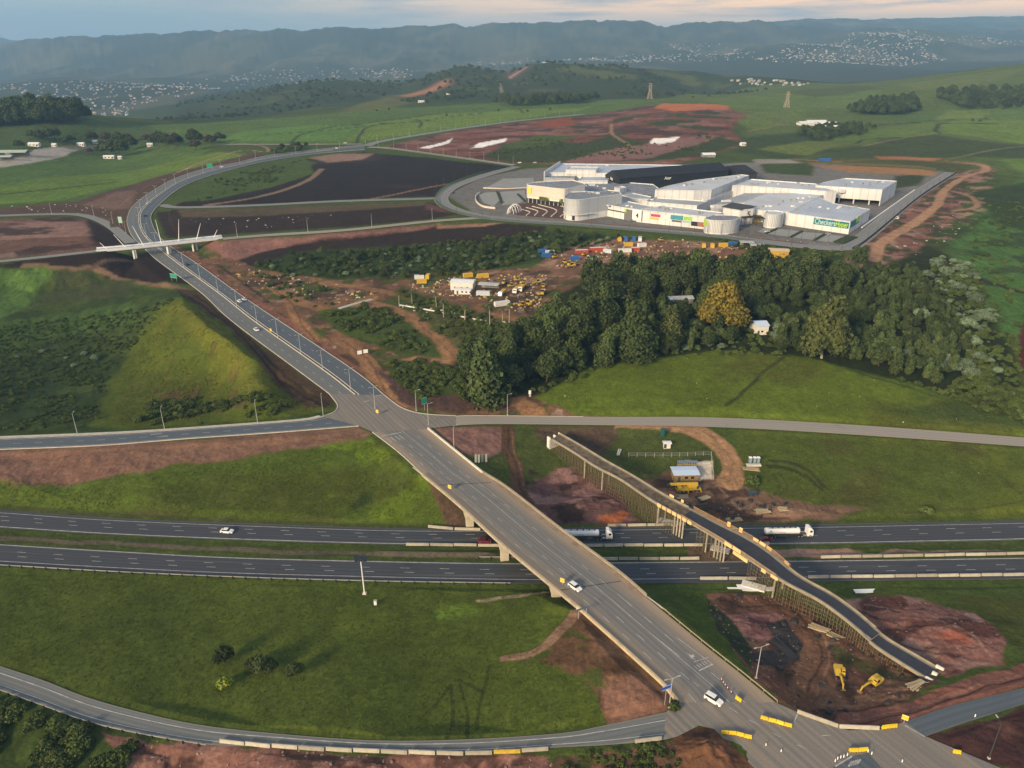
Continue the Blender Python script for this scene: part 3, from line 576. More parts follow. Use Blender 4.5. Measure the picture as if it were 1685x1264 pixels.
zone([(-140, 872), (0, 873), (177, 884), (420, 894), (800, 902), (1000, 902), (1325, 900), (1685, 893), (1830, 889), (1830, 912), (1685, 915), (1325, 920), (800, 924), (420, 915), (0, 892), (-140, 886)], (.042, .062, .018), GRASS, .8)
track([(-100, 880), (0, 884), (200, 896), (420, 905), (800, 914), (860, 914)], 2.2, (.085, .080, .062), SOIL, .5); track([(1390, 912), (1600, 910), (1800, 904)], 2, (.10, .095, .075), SOIL, .5)
zone([(1240, 905), (1400, 900), (1430, 908), (1560, 908), (1400, 914), (1240, 922)], (.20, .14, .125), SOIL, .8); zone([(1130, 902), (1240, 905), (1240, 922), (1130, 920)], (.10, .075, .055), SOIL, .8)
for a in ([(-140, 833), (0, 838), (420, 860), (684, 868), (684, 864), (420, 855), (0, 832)],): zone(a, (.060, .062, .030), SOIL, .7, .7)
# grass infield below the motorway
INF = [(-140, 935), (0, 934), (420, 954), (800, 963), (900, 968), (950, 1000), (1010, 1060), (1110, 1160), (1090, 1172), (984, 1194), (760, 1215), (602, 1216), (420, 1202), (230, 1170), (72, 1118), (-140, 1050)]
zone(INF, (.058, .084, .017), GRASS, 1); patches(INF, (.060, .086, .016), GRASS, 26, .0, .35, 171, 3, .6); patches(INF, (.040, .060, .014), GRASS, 34, .05, .35, 172, 3, .5)
patches([(500, 985), (700, 985), (930, 1000), (900, 1060), (700, 1080), (520, 1050)], (.078, .110, .018), GRASS, 12, -.1, .3, 173, 3, .7)
zone([(715, 1005), (760, 990), (800, 1000), (770, 1018), (725, 1022)], (.085, .145, .022), GRASS, 2, .8)
track([(790, 988), (820, 983), (870, 977), (920, 972)], 1.6, (.19, .165, .12), SOIL, .4)
EMB = [(945, 1003), (965, 1012), (1040, 1080), (1112, 1156), (1085, 1172), (1000, 1188), (985, 1150), (935, 1110), (900, 1085), (860, 1088), (830, 1085), (905, 1045)]
zone(EMB, (.085, .052, .032), SOIL, 1.5); patches(EMB, (.175, .105, .065), SOIL, 6, .0, .3, 181, 2, .8, (2, 1)); patches([(830, 1080), (930, 1030), (985, 1080), (1000, 1150), (935, 1115)], (.046, .066, .018), GRASS, 6, -.1, .2, 182, 2, .9)
zone([(990, 1140), (1040, 1110), (1105, 1158), (1085, 1172), (1000, 1188)], (.20, .115, .085), SOIL, 2, .9)
track([(830, 1083), (880, 1072), (920, 1040), (945, 1008)], 3, (.18, .12, .085), SOIL, .6)
for t in ([(735, 1215), (748, 1180), (742, 1130)], [(765, 1215), (770, 1170), (755, 1120)], [(782, 1200), (795, 1150), (804, 1095)], [(715, 1165), (740, 1130)], [(765, 1125), (800, 1140)]): track(t, .9, (.026, .038, .012), GRASS, .3, .8)
# under the unfinished bridge
NB1 = [(705, 708), (800, 700), (1000, 702), (1150, 704), (1205, 760), (1240, 800), (1310, 825), (1430, 838), (1380, 856), (1250, 862), (1000, 866), (890, 864), (850, 825), (800, 780)]
zone(NB1, (.050, .070, .022), GRASS, 1.5)
zone([(715, 706), (800, 700), (835, 705), (835, 740), (800, 755), (760, 745)], (.165, .100, .090), SOIL, 1.5); zone([(880, 705), (1010, 702), (1020, 720), (980, 760), (930, 740), (890, 725)], (.060, .046, .036), SOIL, 2)
zone([(870, 800), (920, 770), (1000, 790), (1040, 840), (1060, 866), (890, 864), (855, 828)], (.100, .058, .058), SOIL, 1.5); patches([(850, 800), (940, 760), (1060, 866), (890, 864)], (.20, .125, .125), SOIL, 5, .0, .25, 191, 2, .9, (2, 1)); patches([(850, 770), (940, 760), (1060, 866), (890, 864)], cDark2, SOIL, 5, .1, .25, 192, 2, .9, (2, 1))
zone([(985, 855), (1020, 838), (1040, 845), (1020, 862)], (.30, .10, .035), SOIL, 1.2, .7)
zone([(1060, 790), (1110, 770), (1180, 780), (1240, 810), (1320, 826), (1430, 836), (1380, 852), (1270, 858), (1200, 866), (1130, 850), (1080, 820)], (.110, .075, .055), SOIL, 1.5); patches([(1060, 780), (1320, 826), (1430, 836), (1270, 858), (1130, 850)], (.21, .135, .10), SOIL, 6, .0, .3, 193, 2, .8, (2, 1)); patches([(1060, 780), (1300, 820), (1270, 858), (1130, 860)], cDark2, SOIL, 6, .12, .3, 194, 2, .8, (2, 1))
track([(1130, 702), (1165, 720), (1195, 745), (1210, 775), (1200, 795)], 9, (.255, .165, .098), SOIL, .8); zone([(1010, 696), (1150, 700), (1165, 712), (1080, 708), (1010, 706)], (.26, .17, .105), SOIL, .8)
track([(835, 705), (838, 740), (850, 770), (855, 805), (870, 830)], 5.5, (.080, .050, .034), SOIL, .6)
zone([(1145, 762), (1172, 762), (1176, 790), (1150, 792)], (.45, .43, .40), SOIL, .6)
NB2 = [(1210, 706), (1285, 710), (1488, 723), (1685, 737), (1830, 750), (1830, 848), (1685, 852), (1500, 857), (1380, 858), (1430, 838), (1300, 820), (1235, 795), (1215, 750)]
zone(NB2, (.056, .080, .018), GRASS, 1.5); patches(NB2, (.080, .105, .018), GRASS, 30, .0, .35, 195, 3, .8); patches(NB2, (.055, .058, .022), GRASS, 26, .12, .35, 196, 3, .7)
for t in ([(1270, 760), (1300, 762), (1330, 775), (1355, 800)], [(1265, 768), (1300, 772), (1325, 785), (1350, 805)]): track(t, 2.0, (.022, .026, .012), SOIL, .4, .8)
for t in ([(1270, 780), (1285, 800), (1275, 815)], [(1280, 778), (1296, 800), (1285, 815)], [(1655, 790), (1670, 805), (1690, 815)], [(1480, 842), (1600, 838), (1690, 825)]): track(t, .8, (.035, .040, .016), SOIL, .3, .7)
# lower right works
zone([(1070, 978), (1160, 978), (1175, 1000), (1200, 1060), (1240, 1100), (1224, 1112), (1160, 1060)], (.044, .072, .016), GRASS, 1.2)
EXC = [(1160, 980), (1240, 976), (1310, 990), (1400, 1040), (1545, 1115), (1530, 1130), (1480, 1160), (1400, 1185), (1320, 1172), (1240, 1120), (1215, 1085), (1180, 1030)]
zone(EXC, (.100, .056, .042), SOIL, 1.2); patches(EXC, (.135, .085, .058), SOIL, 6, .05, .3, 201, 2, .8); patches(EXC, (.038, .026, .022), SOIL, 7, .1, .3, 202, 2, .8)
zone([(1180, 1020), (1220, 1010), (1290, 1015), (1300, 1030), (1260, 1055), (1215, 1045)], (.17, .095, .092), SOIL, 1)
patches([(1180, 1020), (1290, 1015), (1300, 1040), (1260, 1060), (1215, 1045)], (.09, .045, .05), SOIL, 4, -.05, .15, 203, 2, .9)
zone([(1265, 1030), (1290, 1020), (1315, 1060), (1312, 1095), (1260, 1098), (1225, 1085), (1250, 1075), (1285, 1070)], (.036, .036, .040), SOIL, .8)
zone([(1160, 985), (1185, 1010), (1240, 1070), (1235, 1100), (1200, 1060), (1165, 1010)], (.024, .036, .022), BUSH, 1)
zone([(1330, 1040), (1360, 1060), (1430, 1085), (1500, 1115), (1460, 1120), (1380, 1090), (1340, 1070)], (.050, .056, .026), BUSH, 1.5, .8)
track([(1290, 995), (1330, 1040), (1345, 1090), (1320, 1140), (1300, 1160)], 7, (.115, .066, .044), SOIL, 1, .8)
MND = [(1385, 988), (1450, 980), (1520, 985), (1600, 1010), (1655, 1055), (1640, 1090), (1560, 1110), (1500, 1075), (1440, 1035)]
zone(MND, (.185, .098, .088), SOIL, 1.8); patches(MND, (.235, .155, .145), SOIL, 6, .0, .25, 204, 2, .9, (1.5, 1)); patches(MND, (.075, .036, .032), SOIL, 7, .05, .25, 205, 2, .9)
zone([(1535, 1040), (1585, 1040), (1600, 1062), (1570, 1060)], (.22, .085, .065), SOIL, 1.2, .9)
zone([(1560, 985), (1830, 975), (1830, 1060), (1685, 1080), (1655, 1050), (1600, 1005)], (.052, .066, .018), GRASS, 1.5)
zone([(1320, 1172), (1420, 1180), (1500, 1160), (1560, 1135), (1640, 1108), (1830, 1060), (1830, 1095), (1685, 1128), (1560, 1160), (1489, 1187), (1450, 1198), (1397, 1198)], (.125, .058, .050), SOIL, 1)
track([(1400, 1188), (1500, 1172), (1580, 1140), (1700, 1105)], 7, (.165, .080, .065), SOIL, 1)
zone([(1525, 1214), (1580, 1194), (1685, 1161), (1830, 1125), (1830, 1340), (1760, 1330), (1650, 1264)], (.050, .026, .026), SOIL, .8)
patches([(1525, 1214), (1685, 1161), (1830, 1125), (1830, 1340), (1650, 1264)], (.095, .052, .046), SOIL, 7, .1, .3, 206, 2, .8)
# wheel ruts
for pts, w, c in (([(1180, 990), (1230, 1000), (1290, 998), (1330, 1030)], .7, cDark2), ([(1300, 1000), (1338, 1045), (1350, 1090), (1326, 1140)], .6, cDark2), ([(1310, 998), (1350, 1045), (1362, 1090), (1340, 1145)], .6, (.19, .12, .085)), ([(1330, 1165), (1400, 1170), (1470, 1160)], .6, cDark2), ([(1340, 1158), (1400, 1162), (1480, 1148)], .5, (.17, .10, .075)),
        ([(1400, 1192), (1500, 1176), (1580, 1144), (1700, 1109)], .6, cDark2), ([(1400, 1184), (1500, 1168), (1580, 1136), (1700, 1101)], .6, (.20, .12, .10)), ([(1400, 1000), (1470, 1030), (1540, 1030), (1620, 1060)], .7, cDark2), ([(1420, 995), (1500, 1010), (1590, 1040), (1630, 1080)], .6, (.26, .17, .15)), ([(1470, 1060), (1540, 1075), (1600, 1085)], .6, cDark2),
        ([(1080, 812), (1150, 832), (1230, 850), (1300, 852)], .6, cDark2), ([(1170, 790), (1200, 820), (1240, 845), (1330, 848)], .6, (.24, .16, .12)), ([(836, 705), (840, 740), (852, 770), (857, 805), (872, 832)], .6, cDark2), ([(842, 705), (847, 740), (858, 770), (863, 800)], .5, (.16, .10, .07)), ([(1150, 706), (1180, 728), (1203, 760), (1202, 795)], .6, (.15, .10, .06)),
        ([(450, 475), (480, 500), (500, 540), (530, 570)], .8, cDark2), ([(620, 500), (675, 522), (715, 555), (750, 592)], .8, (.13, .08, .05)), ([(565, 560), (605, 592), (635, 645)], .7, cDark2), ([(640, 606), (700, 596), (780, 612)], .7, cDark2), ([(250, 1250), (500, 1254), (880, 1252)], .5, cDark2)): track(pts, w, c, SOIL, .35, .75)
# bottom edge
zone([(-140, 1400), (-140, 1110), (0, 1138), (72, 1164), (144, 1190), (230, 1210), (346, 1231), (340, 1400)], (.034, .056, .016), BUSH, 1)
BOT = [(165, 1213), (230, 1212), (346, 1231), (450, 1232), (570, 1238), (757, 1242), (905, 1238), (918, 1262), (900, 1400), (260, 1400), (200, 1250)]
zone(BOT, (.150, .082, .070), SOIL, 1); patches(BOT, (.225, .135, .115), SOIL, 3.5, .05, .3, 211, 1.5, .8); patches(BOT, (.060, .036, .032), SOIL, 5, .05, .25, 212, 1.5, .9)
zone([(915, 1240), (1092, 1222), (1115, 1216), (1130, 1264), (1100, 1400), (920, 1400)], (.040, .048, .020), BUSH, 1); patches([(915, 1240), (1115, 1216), (1130, 1264), (1100, 1400), (920, 1400)], (.10, .06, .045), SOIL, 5, .0, .25, 213, 1.5, .9)
zone([(1112, 1212), (1150, 1194), (1175, 1200), (1241, 1262), (1290, 1340), (1100, 1340), (1120, 1264)], (.105, .058, .036), SOIL, 1); patches([(1112, 1212), (1150, 1194), (1241, 1262), (1120, 1264)], (.05, .03, .022), SOIL, 4, .0, .25, 214, 1.5, .9)

# overall hue of this soil and grass
g_ = (TEX[..., 0] + TEX[..., 1])[..., None]; s_ = TEX[..., 2:3]
COLR *= 1 + g_ * (np.array((1.17, 1.08, .85), np.float32) - 1); COLR *= 1 + s_ * (np.array((1.22, 1.10, .98), np.float32) - 1)
COLR *= 1 + (TEX[..., 1:2] * sstep(700, 1200, GY)[..., None] * sstep(3300, 2600, GY)[..., None]) * (np.array((1.30, 1.14, 1.15), np.float32) - 1)
# clods, tussocks and uneven crops as real relief
k_ = 1.0 + sstep(250, 600, GY); q_ = ~RM
rl = TEX[..., 2] * (fbm(GX / 4.2 / k_, GY / 4.2 / k_, 33, 4) * .55 + np.abs(fbm(GX / 1.9 / k_, GY / 5 / k_, 34, 3)) * .35) + TEX[..., 0] * fbm(GX / 2.2 / k_, GY / 2.2 / k_, 35, 3) * .09 + TEX[..., 1] * fbm(GX / 3.0 / k_, GY / 3.0 / k_, 36, 3) * .8
for _ in range(2): q_ = q_ & np.roll(q_, 1, 0) & np.roll(q_, -1, 0) & np.roll(q_, 1, 1) & np.roll(q_, -1, 1)
GZ += np.where(q_, rl * sstep(620, 330, GY), 0)
# ------------------------------------------------------------------ the ground sheet as one object
m = bpy.data.materials.new('ground'); m.use_nodes = True; t = m.node_tree; b = t.nodes['Principled BSDF']
b.inputs['Roughness'].default_value = .95; b.inputs['Specular IOR Level'].default_value = .08
def N_(k, **kw):
    n = t.nodes.new(k)
    for a, c in kw.items(): setattr(n, a, c)
    return n
def noise(sc, det=4, ro=.6, vec=None):
    n = N_('ShaderNodeTexNoise'); n.inputs['Scale'].default_value = sc; n.inputs['Detail'].default_value = det; n.inputs['Roughness'].default_value = ro
    t.links.new(vec or geo.outputs['Position'], n.inputs[0]); return n.outputs['Fac']
def rng(s, a, b_, c, d):
    n = N_('ShaderNodeMapRange'); n.inputs[1].default_value = a; n.inputs[2].default_value = b_; n.inputs[3].default_value = c; n.inputs[4].default_value = d
    t.links.new(s, n.inputs[0]); return n.outputs[0]
def mth(op, a, b_):
    n = N_('ShaderNodeMath', operation=op)
    for i, v in enumerate((a, b_)):
        if isinstance(v, (int, float)): n.inputs[i].default_value = v
        else: t.links.new(v, n.inputs[i])
    return n.outputs[0]
geo = N_('ShaderNodeNewGeometry'); at = N_('ShaderNodeAttribute', attribute_name='Col'); tx = N_('ShaderNodeAttribute', attribute_name='Tex')
sx = N_('ShaderNodeSeparateColor'); t.links.new(tx.outputs['Color'], sx.inputs[0])
fine = rng(noise(1.4, 5, .75), .25, .75, .45, 1.55); mid = rng(noise(.16, 5, .62), .3, .7, .82, 1.18); big = rng(noise(.02, 4, .6), .3, .7, .85, 1.15)
tuft = rng(noise(.55, 4, .7), .3, .7, .68, 1.32)
mp = N_('ShaderNodeMapping'); mp.inputs['Scale'].default_value = (.35, .05, .2); mp.inputs['Rotation'].default_value = (0, 0, .9); t.links.new(geo.outputs['Position'], mp.inputs[0])
rows = rng(noise(1.0, 4, .7, mp.outputs[0]), .3, .7, .70, 1.3)
stone = rng(noise(2.6, 3, .8), .68, .76, 1.0, 1.6)
grass = mth('MULTIPLY', fine, tuft); cane = mth('MULTIPLY', rows, tuft); soil = mth('MULTIPLY', rng(noise(.7, 7, .8), .25, .75, .42, 1.58), stone)
def lerp1(v, k): return mth('ADD', mth('MULTIPLY', mth('SUBTRACT', v, 1.0), k), 1.0)
f = mth('MULTIPLY', mth('MULTIPLY', lerp1(grass, mth('MULTIPLY', sx.outputs[0], .8)), lerp1(cane, sx.outputs[1])), lerp1(soil, sx.outputs[2]))
f = mth('MULTIPLY', mth('MULTIPLY', f, mid), big)
mx = N_('ShaderNodeMix', data_type='RGBA', blend_type='MULTIPLY'); mx.inputs[0].default_value = 1
t.links.new(at.outputs['Color'], mx.inputs[6]); t.links.new(f, mx.inputs[7]); t.links.new(mx.outputs[2], b.inputs['Base Color'])
bp = N_('ShaderNodeBump'); bp.inputs['Strength'].default_value = .7; bp.inputs['Distance'].default_value = .5
t.links.new(mth('ADD', noise(.7, 6, .75), mth('MULTIPLY', noise(.12, 4, .6), 2.0)), bp.inputs['Height']); t.links.new(bp.outputs[0], b.inputs['Normal'])
ny, nx = GX.shape
vi = np.arange(ny * nx).reshape(ny, nx)
quads = np.stack([vi[:-1, :-1], vi[:-1, 1:], vi[1:, 1:], vi[1:, :-1]], -1).reshape(-1, 4)
me = bpy.data.meshes.new('ground'); me.vertices.add(ny * nx); me.loops.add(quads.size); me.polygons.add(len(quads))
me.vertices.foreach_set('co', np.stack([GX, GY, GZ], -1).astype(np.float32).ravel())
me.loops.foreach_set('vertex_index', quads.ravel().astype(np.int32)); me.polygons.foreach_set('loop_start', np.arange(0, quads.size, 4, dtype=np.int32))
me.polygons.foreach_set('use_smooth', np.ones(len(quads), bool)); me.update(calc_edges=True)
for nm, a in (('Col', COLR), ('Tex', TEX)):
    ca = me.color_attributes.new(nm, 'FLOAT_COLOR', 'POINT'); ca.data.foreach_set('color', np.concatenate([a, np.ones(a.shape[:2] + (1,))], -1).astype(np.float32).ravel())
me.materials.append(m); go = bpy.data.objects.new('ground', me); link(go); go['kind'] = 'structure'
print('ground tris', 2 * len(quads))
# ------------------------------------------------------------------ paved roads
def asphalt(name, base, dust, edge, streak=.25):
    if name in MATS: return MATS[name]
    m = bpy.data.materials.new(name); MATS[name] = m; m.use_nodes = True; t = m.node_tree; b = t.nodes['Principled BSDF']
    b.inputs['Roughness'].default_value = .82; b.inputs['Specular IOR Level'].default_value = .25
    uvn = t.nodes.new('ShaderNodeUVMap'); sp = t.nodes.new('ShaderNodeSeparateXYZ'); t.links.new(uvn.outputs[0], sp.inputs[0])
    def no(scale, det, st):
        mp = t.nodes.new('ShaderNodeMapping'); mp.inputs['Scale'].default_value = st; t.links.new(uvn.outputs[0], mp.inputs[0])
        n = t.nodes.new('ShaderNodeTexNoise'); n.inputs['Scale'].default_value = scale; n.inputs['Detail'].default_value = det; n.inputs['Roughness'].default_value = .65
        t.links.new(mp.outputs[0], n.inputs[0]); return n.outputs['Fac']
    def ramp(s, p0, p1):
        n = t.nodes.new('ShaderNodeMapRange'); n.inputs[1].default_value = p0; n.inputs[2].default_value = p1; n.interpolation_type = 'SMOOTHSTEP'; t.links.new(s, n.inputs[0]); return n.outputs[0]
    def mix(a, c, f, bl='MIX'):
        n = t.nodes.new('ShaderNodeMix'); n.data_type = 'RGBA'; n.blend_type = bl
        for i, v in ((6, a), (7, c)):
            if isinstance(v, tuple): n.inputs[i].default_value = (*v, 1)
            else: t.links.new(v, n.inputs[i])
        if isinstance(f, float): n.inputs[0].default_value = f
        else: t.links.new(f, n.inputs[0])
        return n.outputs[2]
    def m2(op, a, c):
        n = t.nodes.new('ShaderNodeMath'); n.operation = op
        for i, v in enumerate((a, c)):
            if isinstance(v, float): n.inputs[i].default_value = v
            else: t.links.new(v, n.inputs[i])
        return n.outputs[0]
    st = no(1.0, 5, (.9, .012, 1)); pt = no(1.0, 5, (.12, .05, 1)); fi = no(3.0, 5, (1, 1, 1))
    c = mix(base, tuple(x * (1 + streak) for x in base), ramp(st, .35, .65))
    c = mix(c, tuple(x * .62 for x in base), m2('MULTIPLY', ramp(pt, .58, .72), .6))
    wp = m2('MULTIPLY', m2('ADD', m2('SINE', m2('MULTIPLY', sp.outputs[0], 3.59), .0), 1.0), .5)
    c = mix(c, tuple(x * .60 for x in base), m2('MULTIPLY', m2('MULTIPLY', wp, ramp(st, .30, .62)), .55))
    sg = t.nodes.new('ShaderNodeAttribute'); sg.attribute_name = 'Edge'
    e = m2('MULTIPLY', ramp(m2('ADD', sg.outputs['Fac'], m2('MULTIPLY', m2('SUBTRACT', st, .5), .5)), 1.0 - edge, 1.02), .9)
    c = mix(c, dust, e)
    c = mix(c, dust, m2('MULTIPLY', ramp(pt, .30, .12), .0))
    c = mix(c, tuple(x * .8 + y * .2 for x, y in zip(dust, base)), m2('MULTIPLY', ramp(no(1.0, 4, (.35, .008, 1)), .52, .70), .55))
    g = t.nodes.new('ShaderNodeMapRange'); g.inputs[1].default_value = .25; g.inputs[2].default_value = .75; g.inputs[3].default_value = .82; g.inputs[4].default_value = 1.18; t.links.new(fi, g.inputs[0])
    c = mix(c, g.outputs[0], 1.0, 'MULTIPLY'); t.links.new(c, b.inputs['Base Color'])
    return m
A_HW = asphalt('asphalt_dark', (.052, .057, .068), (.13, .13, .12), .10)
A_MAIN = asphalt('asphalt_dusty', (.158, .155, .148), (.34, .26, .18), .55, .30)
A_NEW = asphalt('asphalt_new', (.085, .105, .125), (.17, .16, .14), .12)
A_OLD = asphalt('asphalt_old', (.135, .145, .145), (.24, .21, .17), .22)
A_PALE = asphalt('asphalt_pale', (.30, .275, .24), (.34, .27, .19), .35, .15)
A_FAR = asphalt('asphalt_far', (.20, .205, .205), (.30, .27, .24), .25)
PAINT = mat('road_paint', (.40, .40, .385), .7, .4, .5); PAINTY = mat('yellow_paint', (.55, .45, .18), .6, .2, .6)
CONC = mat('concrete', (.42, .40, .35), .85, .22, .5, bump=.2, bscale=3); CONC2 = mat('concrete_pale', (.60, .57, .50), .85, .18, .6, bump=.2, bscale=3)
KERB = mat('kerb_stone', (.46, .43, .37), .85, .2, .4)
def cum(p): return np.r_[0, np.cumsum(np.linalg.norm(np.diff(p, axis=0), axis=1))]
def sheet(name, l, r, m, dz=.0, parent=None, cols=6, kind='structure'):
    n = len(l); s = cum((l + r) / 2); w = np.linalg.norm(l - r, axis=1); v, uvl, ed = [], [], []
    for i in range(n):
        for k in range(cols + 1):
            f = k / cols; v.append(tuple(l[i] * (1 - f) + r[i] * f + (0, 0, dz))); uvl.append((f * w[i], s[i])); ed.append(abs(f * 2 - 1) if m.name != 'asphalt_dusty' else max(abs(f * 2 - 1), min(1, (f - .40) * 1.7)))
    q = cols + 1; fs = [(i * q + k, i * q + k + 1, (i + 1) * q + k + 1, (i + 1) * q + k) for i in range(n - 1) for k in range(cols)]
    me = bpy.data.meshes.new(name); me.from_pydata(v, [], fs); u = me.uv_layers.new(name='UVMap')
    li = np.zeros(len(me.loops), int); me.loops.foreach_get('vertex_index', li); u.data.foreach_set('uv', np.array(uvl)[li].ravel())
    a = me.attributes.new('Edge', 'FLOAT', 'POINT'); a.data.foreach_set('value', ed)
    if np.cross(l[1] - l[0], r[0] - l[0])[2] < 0: me.flip_normals()
    me.materials.append(m); me.update(); o = bpy.data.objects.new(name, me); link(o, parent)
    if parent is None and kind: o['kind'] = kind
    return o
def lat(l, r, f): return l * (1 - f) + r * f
def strip(mb, c, w, dz, i0=0, i1=None):          # flat ribbon along a line
    t = np.gradient(c, axis=0); t /= np.linalg.norm(t[:, :2], axis=1)[:, None] + 1e-9; nr = np.stack([-t[:, 1], t[:, 0], 0 * t[:, 0]], 1) * w / 2
    a, b_ = c + nr + (0, 0, dz), c - nr + (0, 0, dz)
    mb.add(list(a) + list(b_), [(i + 1, i, len(c) + i, len(c) + i + 1) for i in range(len(c) - 1)])
def dashes(mb, c, w, on, off, dz, start=0.0):
    s = cum(c); x = start
    while x + on < s[-1]:
        p = np.stack([np.interp(np.array((x, x + on)), s, c[:, k]) for k in range(3)], 1); strip(mb, p, w, dz); x += on + off
def rib(mb, c, w, h, z0=-.3):                    # kerb-like solid rib along a line
    t = np.gradient(c, axis=0); t /= np.linalg.norm(t[:, :2], axis=1)[:, None] + 1e-9; nr = np.stack([-t[:, 1], t[:, 0], 0 * t[:, 0]], 1) * w / 2
    n = len(c); v = list(c + nr + (0, 0, z0)) + list(c + nr + (0, 0, h)) + list(c - nr + (0, 0, h)) + list(c - nr + (0, 0, z0))
    f = []
    for i in range(n - 1):
        for k in range(3): f.append((k * n + i, k * n + i + 1, (k + 1) * n + i + 1, (k + 1) * n + i)[::-1])
    f += [(0, n, 2 * n, 3 * n), (n - 1, 4 * n - 1, 3 * n - 1, 2 * n - 1)]
    mb.add(v, f)
RO = {}
for nm, m in (('highway_far', A_HW), ('highway_near', A_HW), ('main_road', A_MAIN), ('main_road_upper', A_MAIN), ('west_ramp', A_NEW), ('east_road', A_PALE), ('south_ramp', A_OLD), ('east_stub', A_NEW),
              ('west_side_road', A_FAR), ('overpass_road_west', A_FAR), ('overpass_road_east', A_PALE), ('middle_road', A_FAR), ('fence_road', A_PALE), ('mall_ring_road', A_FAR), ('hill_road', A_FAR), ('farm_road', A_PALE)):
    l, r = ROADS[nm]; RO[nm] = sheet(nm, l, r, m, .02, cols=12 if nm in ('main_road', 'main_road_upper', 'north_road') else 6)
l, r = ROADS['north_road']; RO['north_road'] = sheet('north_road', l, lat(l, r, .47), A_OLD, .02, None, 6); sheet('north_road', lat(l, r, .53), r, A_NEW, .02, None, 6)
def poly_sheet(name, px, z, m, dz=.03):
    pts = [Vector(P(x, y, z)) for x, y in px]; bm = bmesh.new(); vs_ = [bm.verts.new(p + Vector((0, 0, dz))) for p in pts]; f = bm.faces.new(vs_)
    if f.calc_area() and f.normal.z < 0: f.normal_flip()
    bmesh.ops.triangulate(bm, faces=[f]); bm.normal_update()
    for q in bm.faces:
        if q.normal.z < 0: q.normal_flip()
    me = bpy.data.meshes.new(name); bm.to_mesh(me); bm.free(); u = me.uv_layers.new(name='UVMap')
    for lp in me.loops: c = me.vertices[lp.vertex_index].co; u.data[lp.index].uv = (c.x * .8 + c.y * .5, c.y * .8 - c.x * .5)
    me.attributes.new('Edge', 'FLOAT', 'POINT').data.foreach_set('value', [.62] * len(me.vertices)); me.materials.append(m)
    o = bpy.data.objects.new(name, me); link(o); o['kind'] = 'structure'; return o
RO['up'] = poly_sheet('crossroads', INTER_UP, 8, A_MAIN); RO['low'] = poly_sheet('crossroads', INTER_LOW, 8, A_MAIN)
# markings
mk = MB(); l, r = ROADS['highway_far']
for f in (.35, .58): dashes(mk, lat(l, r, f), .16, 3.0, 9.5, .04)
strip(mk, lat(l, r, .93), .3, .04); strip(mk, lat(l, r, .16), .2, .04); mk.build('lane_marking', PAINT, RO['highway_far'])
mk = MB(); l, r = ROADS['highway_near']
for f in (.34, .55): dashes(mk, lat(l, r, f), .16, 3.0, 9.5, .04, 4)
strip(mk, lat(l, r, .05), .3, .04); strip(mk, lat(l, r, .80), .2, .04); mk.build('lane_marking', PAINT, RO['highway_near'])
mk = MB()
for nm in ('main_road', 'main_road_upper'):
    l, r = ROADS[nm]
    for f, on in ((.17, 3), (.34, 3), (.68, 3)): dashes(mk, lat(l, r, f), .16, on, 5, .04)
    strip(mk, lat(l, r, .52), .18, .04)
mk.build('lane_marking', PAINT, RO['main_road'])
mk = MB(); l, r = ROADS['west_ramp']; strip(mk, lat(l, r, .12), .2, .04); dashes(mk, lat(l, r, .52), .18, 3, 5, .04); strip(mk, lat(l, r, .9), .18, .04)
for a, b_ in ((.3, .0), (.62, .3)):
    c = lat(l, r, a); k = int(len(c) * .55); strip(mk, c[k:k + 2], .35, .045)
mk.build('lane_marking', PAINT, RO['west_ramp'])
mk = MB(); l, r = ROADS['south_ramp']; strip(mk, lat(l, r, .30), .22, .04); strip(mk, lat(l, r, .78), .18, .04); mk.build('lane_marking', PAINT, RO['south_ramp'])
mk = MB(); l, r = ROADS['north_road']
for f in (.22, .78): dashes(mk, lat(l, r, f), .2, 3, 6, .04)
mk.build('lane_marking', PAINT, RO['north_road'])
mk = MB(); l, r = ROADS['mall_ring_road']; dashes(mk, lat(l, r, .5), .3, 3, 5, .04); mk.build('lane_marking', PAINT, RO['mall_ring_road'])
# stop line and arrows at the two crossroads
def bar(mb, a, b_, w, z=8, dz=.05): strip(mb, np.array([P(*a, z), P(*b_, z)]), w, dz)
mk = MB(); bar(mk, (628, 718), (660, 712), .5, 8, .09)
for k in range(4): bar(mk, (636 + 7 * k, 721 - 1.5 * k), (645 + 7 * k, 728 - 1.5 * k), .3, 8, .09)
bar(mk, (618, 652), (630, 650), .4, 8, .08); bar(mk, (598, 662), (608, 659), .4, 8, .08); mk.build('lane_marking', PAINT, RO['up'])
mk = MB(); bar(mk, (1150, 1104), (1173, 1093), .4); bar(mk, (1113, 1049), (1172, 1093), .18); bar(mk, (1080, 1050), (1118, 1080), .2)
for k in range(5):
    bar(mk, (1142 + 4 * k, 1096 - 2 * k), (1148 + 4 * k, 1101 - 2 * k), .22); bar(mk, (1141 + 5 * k, 1090 - 1.6 * k), (1146 + 5 * k, 1088 - 1.6 * k), .2)
bar(mk, (1134, 1077), (1140, 1084), .5); bar(mk, (1138, 1080), (1142, 1079), .8)
for a, b_ in (((1140, 1122), (1150, 1130)), ((1200, 1165), (1214, 1173)), ((1232, 1185), (1250, 1194)), ((1312, 1226), (1328, 1233)), ((1270, 1206), (1284, 1213)), ((1352, 1211), (1366, 1210))): bar(mk, a, b_, .16, 8, .06)
bar(mk, (1489, 1194), (1522, 1213), .35, 8, .06); bar(mk, (1306, 1190), (1312, 1176), .25, 8, .06); mk.build('lane_marking', PAINT, RO['low'])
